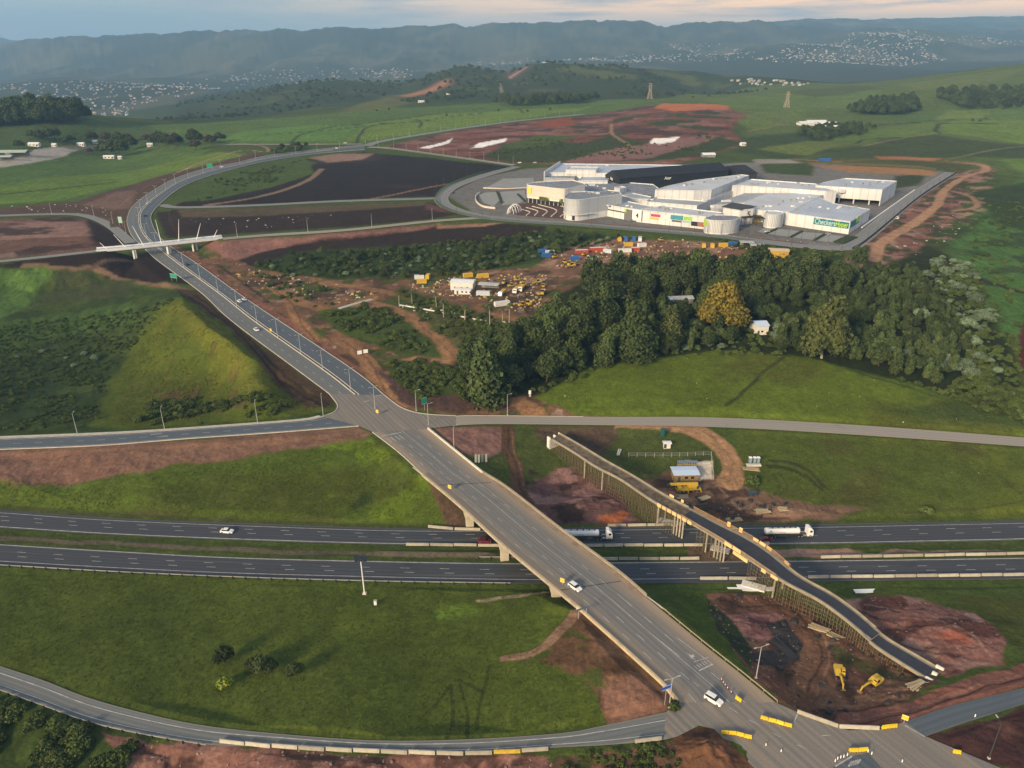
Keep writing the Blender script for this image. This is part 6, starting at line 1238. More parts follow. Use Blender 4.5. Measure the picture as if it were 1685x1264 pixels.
mb = MB(); a, b_ = np.array(MP(1352, 305, 8)), np.array(MP(1440, 308, 8)); mb.prism([a + (0, 14), b_ + (0, 14), b_ + (0, 14.4), a + (0, 14.4)], -.5, 4.2); mb.build('loading_wall', mat('dock_brown', (.10, .055, .035), .8, .5, .4), MALL_O)
# raised plant on the roofs
for x, y, w_, d_, hh in ((1365, 318, 9, 5, 2.2), (1385, 316, 5, 4, 2.8), (1195, 331, 8, 3, 1.5), (1176, 340.5, 6, 4, 2.0), (1318, 332, 3, 2, 1), (1305, 339, 3, 2, 1.2), (1160, 327, 6, 5, 1.0)):
    p = MP(x, y, 10); mb = MB(); mb.box((p[0], p[1], 9.4 + hh / 2), (w_, d_, hh), .3); mb.build('roof_plant', WALLW, MALL_O, bevel=.1)
gq = random.Random(8)
for x0, y0, x1, y1, h_, k_ in ((1245, 344, 1350, 319, 9.4, 12), (1300, 346, 1410, 340, 9.4, 10), (1090, 310, 1220, 290, 13.4, 10), (1230, 302, 1340, 304, 12.4, 8), (1365, 303, 1460, 302, 13.4, 8), (905, 280, 1000, 273, 12.4, 7), (1000, 338, 1050, 342, 9, 4), (1080, 342, 1160, 352, 9.2, 7), (940, 302, 1000, 310, 7.4, 8), (940, 318, 1010, 317, 16.4, 6)):
    for _ in range(k_):
        f = gq.random(); p = MP(x0 + (x1 - x0) * f, y0 + (y1 - y0) * f + gq.uniform(-2, 2), h_); mb = MB(); mb.box((p[0], p[1], h_ + .5), (gq.uniform(1, 3), gq.uniform(1, 2.4), gq.uniform(.8, 1.6)), gq.uniform(0, .6)); mb.build('roof_plant', gq.choice((WALLW, GALVR)), MALL_O)
# supermarket sign on the front and on the side
a, b_ = np.array(MP(1290.5, 349.5, 9.6)), np.array(MP(1399.5, 364.5, 9.6)); an = wall_angle(a, b_); nn = np.array((math.sin(an), -math.cos(an)))
def board(parent, a, b_, f0, f1, z0, z1, m_, d=.25, name='sign'):
    p, q = a * (1 - f0) + b_ * f0, a * (1 - f1) + b_ * f1; L = np.linalg.norm(q - p); g = wall_angle(a, b_); w = np.array((math.sin(g), -math.cos(g))); mb = MB(); mb.box((0, 0, 0), (L, d, z1 - z0)); o = mb.build(name, m_, parent); c = (p + q) / 2 + w * d * .6; o.location = (*c, (z0 + z1) / 2); o.rotation_euler = (0, 0, g); return o, L
s1, L1 = board(sup, a, b_, .47, .99, 3.9, 8.6, TEAL)
t1 = text_mesh('Checkers', 5.6, mat('sign_letter_pale', (.42, .62, .64), .5), sup, (0, 0, 0), an); t2 = text_mesh('Hyper', 5.6, LIME, sup, (0, 0, 0), an)
for t_, f0, f1 in ((t1, .485, .795), (t2, .80, .975)):
    xs = [v.co.x for v in t_.data.vertices]; w_ = max(xs) - min(xs); p, q = a * (1 - f0) + b_ * f0, a * (1 - f1) + b_ * f1; t_.scale = (np.linalg.norm(q - p) / w_, 1, 1); t_.location = (*(p + nn * .42), 4.6)
c2 = np.array(MP(1432, 344.3, 9.6)); s2, L2 = board(sup, b_, c2, .03, .45, 4.2, 8.8, TEAL); s3, _ = board(sup, b_, c2, .30, .44, 5.6, 10.0, LIME, .4)
# small shop signs
a, b_ = np.array(MP(1048.5, 345, 9.8)), np.array(MP(1162, 356.3, 9.8))
for f0, f1, z0, z1, c in ((.21, .35, 5.6, 7.6, (.45, .06, .16)), (.20, .33, 3.4, 5.0, (.60, .45, .12)), (.50, .68, 5.0, 8.4, (.05, .26, .33)), (.69, .81, 5.4, 8.2, (.28, .55, .05)), (.68, .80, 3.4, 5.0, (.35, .45, .50)), (.52, .66, 3.2, 4.6, (.08, .12, .14)), (.38, .48, 4.6, 7.0, (.72, .72, .70))): board(sm, a, b_, f0, f1, z0, z1, mat('shop_sign_%d' % int(f0 * 1000 + z0), c, .5, .2, .6), .3)
board(sm, a, b_, .80, .98, 1.6, 5.0, GLASSD, .2, 'shopfront'); board(sm, a, b_, .89, .99, 1.8, 4.8, mat('brick_panel', (.34, .13, .09), .8, .3, .6), .3, 'panel'); board(dr, np.array(MP(1160, 358.5, 10.5)), np.array(MP(1166, 361.8, 10.5)), .1, .9, 5.5, 9.5, LIME, .9)
a, b_ = np.array(MP(981, 333.4, 9.5)), np.array(MP(1029, 342, 9.5)); board(sh, a, b_, .02, .98, 5.2, 6.0, SIGNB, .3, 'sign_band'); pan, _ = board(sh, a, b_, .99, 1.24, -.5, 8.6, mat('panel_grey', (.16, .165, .17), .7), .6, 'panel'); board(sh, a, b_, 1.0, 1.06, 6.2, 9.0, LIME, .9); w4, _ = board(sh, a, b_, 1.26, 1.55, 1.5, 9.6, SIGNW, .8, 'panel')
an = wall_angle(a, b_); p = a + (b_ - a) * 1.38; nn = np.array((math.sin(an), -math.cos(an))); text_mesh('4', 5.6, SIGNB, sh, (*(p + nn * 1.1), 3.4), an)
# ribbed drum and cinema at the west end
drm = [(928.5, 322), (929, 325), (934, 327.2), (945, 328.4), (957, 328), (975, 325.5), (1000, 322), (1023, 319.2)]
wd = block('ribbed_drum', cpx(drm) + [(1018, 314), (1000, 312.4), (985, 316), (960, 314.5), (938, 315.5)], 17, RFD, label='tall white ribbed drum at the west end'); ribs(wd, curve_px(drm, 17, 8), 5.2, 16.8, RIBC, 64, .55, .45)
mb = MB(); cv = curve_px([(928.3, 324), (933, 327.6), (945, 329), (957, 328.6), (976, 326)], 17, 6); rib(mb, np.array([(x, y, 4.9) for x, y in cv]), 1.2, .3, -.3); mb.build('ledge', WALLW, wd); a, b_ = np.array(MP(931, 326.4, 17)), np.array(MP(947, 328.8, 17)); board(wd, a, b_, .05, .95, .4, 4.4, GLASSD, .3, 'shopfront')
cin = [(867, 302), (868, 304), (875, 305), (890, 306.6), (911, 309.2), (927, 310.6), (934, 310)]
ci = block('cinema_block', cpx(cin) + [(962, 304), (963, 301.3), (943, 296), (901.5, 297.7), (880, 299.5)], 16, RFD, mat('warm_panel', (.80, .75, .68), .6, .12, .15), base=4.5, label='curved cream panelled block at the west corner'); ribs(ci, curve_px(cin, 16, 8), 5.5, 15.8, RIBW, 56, .5, .3)
a, b_ = np.array(MP(888, 306.4, 16)), np.array(MP(927, 310.6, 16)); board(ci, a, b_, .0, 1, 3.6, 7.0, mat('green_screen', (.075, .085, .02), .8, .7, .5), .6, 'planted_screen'); mb = MB(); mb.prism([MP(*q, 16) for q in ((870, 303.5), (926, 309.8), (955, 303), (905, 299))], -.5, 4.6); mb.build('glazed_base', GLASSD, ci)
a, b_ = np.array(MP(868, 304, 16)), np.array(MP(876, 305.2, 16)); board(ci, a, b_, .15, .9, 8.5, 14, mat('sign_yellow_green', (.62, .62, .10), .5), .5)
for k in np.linspace(0, 1, 9): p = np.array(MP(870, 303.8, 16)) * (1 - k) + np.array(MP(926, 310, 16)) * k; mb = MB(); mb.tube((p[0], p[1] - .3, -.3), (p[0], p[1] - .3, 4.6), .25, n=6); mb.build('column', WALLW, ci)
# forecourt: stepped rings of paving and low walls, arches
fc = thing('amphitheatre', 'brown stepped forecourt with pale curved walls before the cinema', 'forecourt', tuple(P(885, 345, MZ)))
c0 = np.array(P(872, 338, MZ)); loc = np.array(fc.location); PAVE = mat('brown_paving', (.085, .045, .038), .9, .3, .3)
pts = [tuple((P(x, y, MZ) - loc)[:2]) for x, y in ((836, 346), (850, 337), (875, 333), (925, 333), (931, 350), (926, 360), (890, 358), (850, 354))]; mb = MB(); mb.prism(pts, -.3, .12); mb.build('paving', PAVE, fc)
for x0, y0, x1, y1, b_ in ((858, 345, 866, 355, 5), (866, 342, 880, 355, 6), (876, 340, 893, 356, 8), (886, 337, 907, 357, 10), (900, 334, 922, 357, 13)):
    a, q = P(x0, y0, MZ) - loc, P(x1, y1, MZ) - loc; mdl = (a + q) / 2 + np.array((b_, 1.5, 0)); c = cr([a, mdl, q], 10); mb = MB(); rib(mb, c, .9, .55, -.2); mb.build('curved_wall', mat('pale_wall', (.60, .54, .46), .85, .15, .5), fc)
ar = thing('arch_sculpture', 'white arched rib sculpture on the mall forecourt', 'sculpture', tuple(P(846, 350, MZ)))
for k, (dx, rr) in enumerate(((-4, 5.0), (-2, 6.0), (0, 6.6), (2, 6.2), (4, 5.2))):
    mb = MB(); prev = None
    for j in range(13):
        t_ = math.pi * j / 12; p = Vector((dx * .8 + rr * .55 * math.cos(t_), dx * 1.2 + .6 * math.cos(t_), rr * 1.1 * math.sin(t_) - .1))
        if prev: mb.tube(prev, p, .28, n=6)
        prev = p
    mb.build('arch', SIGNW, ar)
# car parks
def lot(px, nm='car_park', m_=None):
    o = poly_sheet(nm, px, MZ, m_ or mat('paving_grey', (.27, .275, .265), .9, .12, .2), .06); return o
lots = [lot([(1246, 381), (1262, 373.5), (1279, 376), (1258, 384)]), lot([(1262, 385), (1281, 376.5), (1318, 381), (1299, 390)]), lot([(1303, 391), (1320, 381.5), (1357, 385), (1338, 395)]), lot([(1342, 396), (1359, 385.5), (1397, 390), (1377, 400)]),
        lot([(800, 309), (828, 294), (878, 293), (880, 303), (866, 308)]), lot([(787, 320), (800, 317), (818, 316), (822, 330), (812, 340), (796, 334)]), lot([(822, 316), (864, 313), (866, 330), (850, 336), (826, 338), (826, 326)])]
HEDGE = mat('hedge', (.030, .046, .016), .95, .5, 1.2)
for a, b_ in (((1260, 385), (1281, 376)), ((1301, 391), (1320, 381)), ((1340, 396), (1359, 385.3)), ((1380, 400.5), (1402, 390)), ((818, 316), (826, 335)), ((852, 320), (864, 332))):
    mb = MB(); rib(mb, np.array([P(*a, MZ), P(*b_, MZ)]), 2.0 if a[0] < 1370 else 8, .8, -.2); tag(mb.build('hedge', HEDGE), 'dark clipped planting strip dividing the mall car park bays', 'hedge', 'planting strips of the mall car parks')
mb = MB(); rib(mb, cr([P(*q, MZ) for q in ((790, 318), (783, 324), (784, 333), (795, 341), (815, 344))], 6), .6, 1.6, -.2); tag(mb.build('boundary_wall', MATS['pale_wall']), 'pale curved wall round the western mall car park', 'wall')
mb = MB(); rib(mb, cr([P(*q, MZ) for q in ((795, 310), (830, 311), (866, 309.5))], 6), .6, 1.0, -.2); tag(mb.build('boundary_wall', MATS['pale_wall']), 'low pale wall between the two western mall car parks', 'wall')
# pavement strips and street trees' kerbs along the front road
sd = []
for a in ([(946, 364.5), (1048, 372.5), (1180, 383), (1242, 391), (1330, 401)],): c = cr([P(*q, MZ) for q in a], 8); o = sheet('pavement', c + (0, 1.6, 0), c - (0, 1.6, 0), mat('pavement_brick', (.20, .12, .10), .9, .25, .4), .10, None, 1)
# palisade fences
def fence(label, pts, z, h=2.2, col=(.045, .085, .040), gap=.5, name='palisade_fence'):
    c = cr([P(x, y, z) for x, y in pts], 10); s = cum(c); fo = thing(name, label, 'fence'); m_ = mat('fence_%d' % int(sum(col) * 1e4), col, .6)
    k = MB(); n = 0
    for x in np.arange(0, s[-1], gap): p = [np.interp(x, s, c[:, j]) for j in range(3)]; k.box((p[0], p[1], p[2] + h / 2), (.18, .10, h)); n += 1
    o = k.build('picket', m_, fo); o['kind'] = 'stuff'
    for hh in (.5, h - .4): k = MB(); rib(k, c, .08, hh + .06, hh - .06); k.build('rail', m_, fo)
    return fo
fence('green palisade fence along the road from the north bend to the mall', [(640, 247.5), (700, 255.5), (780, 267), (842, 276.5)], 17.4, 3, gap=.7)
fence('green palisade fence round the outer curve of the mall ring road', [(838, 275.5), (790, 287), (741, 305), (718, 323), (722, 338), (752, 352), (808, 364)], 17.8, 2.6, gap=.7)
fence('green palisade fence below the front road of the mall', [(812, 364), (880, 369.5), (946, 373.5), (1048, 382), (1180, 393), (1240, 400)], 17.6, 2.6, gap=.6)
fence('tall brown fence on the ochre bank behind the mall', [(1330, 270), (1420, 272.5), (1500, 276), (1540, 281)], 18.5, 2.5, (.20, .14, .08), .9, name='paling_fence')
fence('dark fence along the outer edge of the eastern mall road', [(1402, 411.5), (1430, 394), (1515, 324), (1575, 285)], 17.8, 2.2, (.05, .055, .06), .8)
# low wall along the eastern loading road
mb = MB(); rib(mb, np.array([P(*q, MZ) for q in ((1418, 375), (1450, 352), (1488, 325), (1505, 313))]), .8, .7, -.2); tag(mb.build('kerb_wall', SIGNW), 'long white kerb wall beside the eastern loading road', 'wall')
# the cable-look bridge over the north road
fbz = 19.0; FB = thing('footbridge', 'pale concrete bridge with leaning white masts over the north road', 'bridge')
fl = cr([P(x, y, fbz) for x, y in ((158, 413.5), (210, 409), (262, 403.5), (312, 398), (366, 392))], 8); fr = cr([P(x, y, fbz) for x, y in ((159, 409.5), (211, 405.3), (263, 399.8), (313, 394.4), (365, 388.8))], 8)
sheet('roadway', fl, fr, mat('bridge_deck_pale', (.40, .42, .46), .8, .15, .3), .03, FB, 2)
mb = MB(); q = []; o_ = (fr - fl) / np.linalg.norm(fr - fl, axis=1)[:, None]
for i in range(len(fl)): a, b_ = fl[i] - o_[i] * .4, fr[i] + o_[i] * .4; q += [a, b_, b_ - (0, 0, .8), (a * .3 + b_ * .7) - (0, 0, 2.0), (a * .7 + b_ * .3) - (0, 0, 2.0), a - (0, 0, .8)]
n = len(fl); mb.add(q, [(i * 6 + k, i * 6 + (k + 1) % 6, (i + 1) * 6 + (k + 1) % 6, (i + 1) * 6 + k) for i in range(n - 1) for k in range(6)] + [(5, 4, 3, 2, 1, 0), tuple(range(n * 6 - 6, n * 6))]); mb.build('deck', mat('bridge_pale', (.66, .66, .60), .8, .1, .3), FB)
for e in (fl - o_ * .2, fr + o_ * .2): mb = MB(); rib(mb, e, .3, 1.0, -.3); mb.build('parapet', mat('parapet_bluewhite', (.66, .70, .76), .6, .1, .3), FB)
for (bx, by), (tx_, ty) in (((178, 411), (166, 400)), ((208, 408), (191, 387)), ((237, 405), (224, 374)), ((266, 402), (263, 364)), ((294, 397), (300, 363)), ((323, 394), (334, 369)), ((351, 391), (359, 379))):
    p = P(bx, by, fbz); hgt = (by - ty) / px_m(p) / .95; dx = (tx_ - bx) / px_m(p); mb = MB(); mb.tube((p[0], p[1], p[2] - .5), (p[0] + dx, p[1] + .5, p[2] + hgt), .32, .10, 6); mb.build('mast', SIGNW, FB)
for px_, py_, hh in ((216, 409, 8), (219, 408.5, 8), (272, 403, 7.5), (276, 402, 7.5), (314, 397.5, 6), (320, 396, 6)): p = P(px_, py_, fbz); g_ = float(ground(p[0], p[1] + 2)); mb = MB(); mb.box((p[0], p[1] + 2, (g_ + fbz - 2) / 2 - .2), (1.1, 1.1, fbz - 2 - g_ + .6)); mb.build('pier', MATS['bridge_pale'], FB)
for e in (0, -1): a, b_ = fl[e], fr[e]; d = (fl[0] - fl[1]) if e == 0 else (fl[-1] - fl[-2]); d = -d / np.linalg.norm(d) * 4; g_ = float(ground(a[0], a[1])); mb = MB(); mb.prism([a[:2], b_[:2], (b_ + d)[:2], (a + d)[:2]], fbz - 4.5, fbz - .85); mb.build('abutment', MATS['bridge_pale'], FB)
# ------------------------------------------------------------------ vehicles and machines
def paint(name, c, rough=.35): return mat('paint_' + name, c, rough, .06, 1.5, spec=.5)
P_WHITE, P_MAROON, P_DARK, P_SILV, P_YEL = paint('white', (.78, .78, .77)), paint('maroon', (.16, .014, .030)), paint('dark', (.03, .035, .045)), paint('silver', (.40, .41, .42)), paint('plant_yellow', (.50, .33, .03), .6)
GLASS = mat('car_glass', (.012, .015, .018), .1, spec=.7); TYRE = mat('tyre', (.018, .018, .018), .9); RIM = mat('wheel_rim', (.35, .35, .36), .4, metal=.6); LAMPF = mat('head_lamp', (.85, .85, .80), .2); LAMPR = mat('tail_lamp', (.45, .02, .02), .3); STEELD = mat('steel_dark', (.06, .06, .06), .6, .3, 2)
def loft(sections, m_, name, parent, smooth=False):          # sections: (x, [(y, z) ...]) with equal counts
    mb = MB(); n = len(sections[0][1]); v = [(x, y, z) for x, prof in sections for y, z in prof]
    f = [(i * n + k, i * n + (k + 1) % n, (i + 1) * n + (k + 1) % n, (i + 1) * n + k) for i in range(len(sections) - 1) for k in range(n)]
    f += [tuple(range(n - 1, -1, -1)), tuple(range((len(sections) - 1) * n, len(sections) * n))]; mb.add(v, f); return mb.build(name, m_, parent, smooth)
_WH = {}
def wheel(parent, x, y, r, w=.22):
    k = (round(r, 2), round(w, 2))
    if k not in _WH:
        a = MB().tube((0, -w / 2, 0), (0, w / 2, 0), r, n=14).mesh('tyre', TYRE); b_ = MB().tube((0, -w / 2 - .02, 0), (0, w / 2 + .02, 0), r * .6, n=10).mesh('rim', RIM); _WH[k] = (a, b_)
    o = bpy.data.objects.new('wheel', _WH[k][0]); link(o, parent); o.location = (x, y, r); q = bpy.data.objects.new('rim', _WH[k][1]); link(q, o); return o
def car(label, p, rz, col, kind_='sedan', group=None, cat='car'):
    o = thing('car', label, cat, (p[0], p[1], p[2]), rz, group); W2 = .88
    top = {'sedan': 1.42, 'suv': 1.72, 'hatch': 1.48, 'pickup': 1.72}[kind_]; hood = {'sedan': .92, 'suv': 1.05, 'hatch': .95, 'pickup': 1.05}[kind_]
    def ring(w, zb, zt): return [(-w, zb), (-w * 1.0, (zb + zt) / 2), (-w * .93, zt), (w * .93, zt), (w * 1.0, (zb + zt) / 2), (w, zb)]
    L = 2.2 if kind_ != 'pickup' else 2.5; rear = {'sedan': hood + .02, 'suv': hood + .08, 'hatch': hood + .04, 'pickup': hood - .02}[kind_]
    loft([(-L, ring(W2 * .86, .42, rear - .12)), (-L + .12, ring(W2, .26, rear)), (-1.0, ring(W2, .22, hood + .03)), (.7, ring(W2, .22, hood + .03)), (L - .5, ring(W2, .24, hood - .06)), (L - .05, ring(W2 * .9, .34, hood - .25)), (L, ring(W2 * .8, .42, hood - .35))], col, 'body', o)
    r0, r1, f1, f0 = {'sedan': (-1.75, -1.05, .35, 1.0), 'suv': (-2.05, -1.85, .35, .95), 'hatch': (-2.0, -1.55, .4, 1.1), 'pickup': (-.75, -.6, .55, 1.15)}[kind_]
    zb = hood - .04
    loft([(r0, [(-W2 * .9, zb), (-W2 * .9, zb + .02), (W2 * .9, zb + .02), (W2 * .9, zb)]), (r1, [(-W2 * .9, zb), (-W2 * .74, top - .06), (W2 * .74, top - .06), (W2 * .9, zb)]), (f1, [(-W2 * .9, zb), (-W2 * .74, top - .06), (W2 * .74, top - .06), (W2 * .9, zb)]), (f0, [(-W2 * .9, zb), (-W2 * .88, zb + .02), (W2 * .88, zb + .02), (W2 * .9, zb)])], GLASS, 'window', o)
    mb = MB(); mb.box(((r1 + f1) / 2, 0, top - .03), (f1 - r1 + .12, W2 * 1.52, .07)); mb.build('roof', col, o, bevel=.03)
    if kind_ == 'pickup': mb = MB(); mb.box((-1.65, 0, hood + .0), (1.5, 1.4, .06)); mb.build('load_bed', STEELD, o)
    for x in (-L * .62, L * .62):
        for y in (-W2 * .93, W2 * .93): wheel(o, x, y, .33)
    for y in (-.6, .6):
        mb = MB(); mb.box((L - .06, y, hood - .32), (.14, .34, .14)); mb.build('headlight', LAMPF, o); mb = MB(); mb.box((-L + .06, y, rear - .2), (.12, .3, .16)); mb.build('tail_light', LAMPR, o)
    return o
def dir_px(a, b_, z): p, q = P(*a, z), P(*b_, z); return math.atan2(q[1] - p[1], q[0] - p[0])
ZR = 8.04
car('white estate car driving through the lower crossroads past the yellow barriers', P(1174, 1154, ZR), dir_px((1162, 1143), (1187, 1158), 8), P_WHITE, 'suv')
car('white car driving on the road bridge above the motorway', P(946, 968, ZR), dir_px((930, 955), (962, 978), 8), P_WHITE, 'hatch')
car('white sports car alone on the far motorway carriageway at left', P(374, 876, .04), dir_px((354, 874), (394, 877), 0), P_WHITE, 'sedan')
car('maroon car on the far carriageway just left of the road bridge', P(797, 892, .04), dir_px((780, 891), (814, 893), 0), P_MAROON, 'hatch')
car('maroon car beside the right hand tanker on the far carriageway', P(1261, 890, .04), dir_px((1240, 890), (1280, 889), 0), P_MAROON, 'sedan')
nd = dir_px((395, 495), (440, 525), 10)
car('white car leading a pair on the right side of the north road', P(402, 494, zN(0, 494) + .04), nd + math.pi, P_WHITE, 'sedan'); car('white car following in the pair on the north road', P(394, 497, zN(0, 497) + .04), nd + math.pi, P_WHITE, 'hatch')
car('silver white car coming down the left lane of the north road', P(422, 544, zN(0, 544) + .04), nd, P_WHITE, 'sedan'); car('dark car on the north road just below the footbridge', P(308, 436, zN(0, 436) + .04), nd + math.pi, P_DARK, 'sedan')
car('white car at the top of the north road bend', P(245, 335, zN(0, 335) + .04), R(60), P_WHITE, 'hatch'); car('dark car in the north road bend above the footbridge', P(239, 356, zN(0, 356) + .04), R(100), P_DARK, 'sedan')
car('white car on the far stretch of the north road', P(365, 275.5, zN(0, 275) + .04), R(20), P_WHITE, 'hatch'); car('white van where the north road meets the farm road', P(554, 244.5, zN(0, 244) + .06), R(10), P_WHITE, 'suv', cat='van'); car('white pickup at the far junction', P(568, 236, 17.3), R(10), P_WHITE, 'pickup', cat='pickup')
car('white car near the corner before the mall ring road', P(880, 269, 18), R(170), P_WHITE, 'suv'); car('small white car left of the mall approach corner', P(855, 268.5, 18), R(170), P_WHITE, 'hatch'); car('dark car in the mall ring road curve', P(746, 318, 18.1), R(80), P_DARK, 'sedan')
car('white car parked in the mall car park below entrance five', P(1263, 382, 18.12), R(20), P_WHITE, 'sedan'); car('pale car parked in the right mall car park bay', P(1362, 386, 18.12), R(10), P_SILV, 'sedan')
# tank lorries
def tanker(label, p, rz, tanklen=11.0):
    o = thing('tank_lorry', label, 'tanker', tuple(p), rz); mb = MB()
    mb.box((-1.4, 0, .95), (15.2, .9, .28)); mb.build('chassis', STEELD, o)
    n = 18; secs = []
    for x, k in ((-8.6, .55), (-8.5, .85), (-8.25, .98), (-8.0, 1), (-8.0 + tanklen - .5, 1), (-8.0 + tanklen - .2, .97), (-8.0 + tanklen, .8), (-8.0 + tanklen + .06, .5)):
        secs.append((x, [(1.24 * k * math.cos(2 * math.pi * j / n), 2.25 + 1.05 * k * math.sin(2 * math.pi * j / n)) for j in range(n)]))
    t_ = loft(secs, P_WHITE, 'tank', o, True)
    for x in (-6.2, -4.2, -2.2, -.2, 1.6): mb = MB(); mb.tube((x, 0, 3.2), (x, 0, 3.46), .3, n=8); mb.build('hatch', STEELD, t_)
    mb = MB(); mb.box((-3, 0, 3.32), (9, .5, .05)); mb.build('catwalk', RIM, t_)
    for sy in (-1, 1):                            # round emblem near the rear and a grey word band
        for r_, c in ((.72, (.05, .05, .06)), (.55, (.80, .80, .78)), (.42, (.10, .35, .16)), (.24, (.75, .62, .10))):
            mb = MB(); kk = 1 - (r_ * .0)
            vs_ = []
            for j in range(20):
                a = 2 * math.pi * j / 20; z = 2.25 + r_ * math.sin(a); y = 1.24 * math.sqrt(max(0, 1 - ((z - 2.25) / 1.05) ** 2)) + .012 + (.72 - r_) * .03; vs_.append((-6.9 + r_ * math.cos(a), sy * y, z))
            mb.add(vs_, [tuple(range(20)) if sy < 0 else tuple(range(19, -1, -1))]); mb.build('emblem', mat('emblem_%d' % int(r_ * 100), c, .4), t_)
        for k in range(5): mb = MB(); mb.box((-3.9 + k * .42, sy * 1.255, 2.25), (.28, .02, .28)); mb.build('letter', mat('letter_grey', (.35, .36, .38), .5), t_)
    mb = MB(); mb.box((-3.6, 0, .75), (5, 2.3, .5)); mb.build('side_locker', STEELD, o, bevel=.05)
    c = loft([(5.4, [(-1.22, .55), (-1.22, 3.6), (-1.1, 3.85), (1.1, 3.85), (1.22, 3.6), (1.22, .55)]), (6.3, [(-1.22, .55), (-1.22, 3.5), (-1.1, 3.75), (1.1, 3.75), (1.22, 3.5), (1.22, .55)]), (7.2, [(-1.22, .5), (-1.22, 2.1), (-1.15, 2.9), (1.15, 2.9), (1.22, 2.1), (1.22, .5)]), (7.45, [(-1.15, .5), (-1.18, 1.7), (-1.1, 1.95), (1.1, 1.95), (1.18, 1.7), (1.15, .5)])], P_WHITE, 'cab', o)
    mb = MB(); mb.add([(7.28, -1.0, 2.0), (7.28, 1.0, 2.0), (6.98, 1.0, 2.88), (6.98, -1.0, 2.88)], [(0, 1, 2, 3)]); v_ = mb.v; mb2 = MB(); mb2.box((7.16, 0, 2.42), (.12, 2.0, .85), ry=-.35); mb2.build('windscreen', GLASS, c)
    for sy in (-1, 1): mb = MB(); mb.box((6.55, sy * 1.2, 2.4), (.8, .08, .75)); mb.build('side_window', GLASS, c)
    mb = MB(); mb.box((7.35, 0, .62), (.3, 2.4, .36)); mb.build('bumper', STEELD, c)
    for sy in (-1, 1): mb = MB(); mb.box((7.5, sy * .9, .95), (.08, .4, .2)); mb.build('headlight', LAMPF, c); mb = MB(); mb.tube((4.1, sy * .95, .75), (5.2, sy * .95, .75), .32, n=10); mb.build('fuel_tank', RIM, o)
    for x in (-7.6, -6.4, -5.2, 2.6, 3.7, 6.5):
        for y in (-1.02, 1.02): wheel(o, x, y, .5, .4)
    return o
tanker('white tank lorry half hidden behind the road bridge parapet', P(970, 886, .04), dir_px((930, 885), (1000, 885), 0)); tanker('white tank lorry in full view on the right of the far carriageway', P(1299, 882, .04), dir_px((1254, 883), (1344, 881), 0))
# excavators
def excavator(label, p, rz, boom=1.0, group=None, s=1.0):
    o = thing('excavator', label, 'excavator', tuple(p), rz, group, s)
    for y in (-1.1, 1.1):
        n = 6; prof = [(x, z) for x, z in ((-1.8, .1), (1.8, .1), (2.1, .45), (1.8, .85), (-1.8, .85), (-2.1, .45))]; mb = MB(); mb.extrude_y(prof, y - .28, y + .28); mb.build('track', STEELD, o)
    mb = MB(); mb.tube((0, 0, .7), (0, 0, 1.05), .7, n=12); mb.build('turntable', STEELD, o)
    b_ = loft([(-2.1, [(-1.2, 1.1), (-1.2, 1.9), (-1.0, 2.15), (1.0, 2.15), (1.2, 1.9), (1.2, 1.1)]), (-.2, [(-1.25, 1.05), (-1.25, 1.95), (-1.1, 2.2), (1.1, 2.2), (1.25, 1.95), (1.25, 1.05)]), (1.2, [(-1.2, 1.05), (-1.2, 1.5), (-1.1, 1.65), (1.1, 1.65), (1.2, 1.5), (1.2, 1.05)])], P_YEL, 'body', o)
    c = loft([(-.3, [(.25, 1.2), (.3, 2.95), (1.1, 2.95), (1.15, 1.2)]), (.9, [(.25, 1.2), (.3, 2.95), (1.1, 2.95), (1.15, 1.2)]), (1.35, [(.25, 1.2), (.3, 2.1), (1.1, 2.1), (1.15, 1.2)])], P_YEL, 'cab', o)
    mb = MB(); mb.box((1.16, .7, 2.3), (.1, .74, .95), ry=-.25); mb.build('window', GLASS, c); 
    for y in (.22, 1.2): mb = MB(); mb.box((.35, y, 2.35), (.95, .06, .85)); mb.build('window', GLASS, c)
    mb = MB(); k = boom; mb.tube((1.0, -.2, 1.5), (2.8, -.2, 1.5 + 2.0 * k), .34, .36, 4); mb.tube((2.8, -.2, 1.5 + 2.0 * k), (5.2, -.2, 1.6 + 1.1 * k), .36, .24, 4); bo_ = mb.build('boom', P_YEL, o)
    mb = MB(); mb.tube((1.4, -.2, 1.2), (2.9, -.2, 1.1 + 1.7 * k), .1, n=6); mb.build('ram', RIM, bo_)
    mb = MB(); mb.tube((5.0, -.2, 1.9 + 1.1 * k), (5.9, -.2, .7), .26, .18, 4); st = mb.build('stick', P_YEL, o)
    mb = MB(); mb.extrude_y([(5.3, .75), (6.1, .9), (6.2, .35), (5.9, .0), (5.3, -.05), (5.0, .3)], -.85, .45); mb.build('bucket', mat('bucket_steel', (.22, .15, .08), .7, .3, 2), st); return o
excavator('yellow excavator with its boom lowered toward the camera in the lower right works', W(1380, 1112), R(-100), .35, s=.95); excavator('second yellow excavator facing left beside the first in the lower right works', W(1438, 1127), R(212), .25, s=.95)
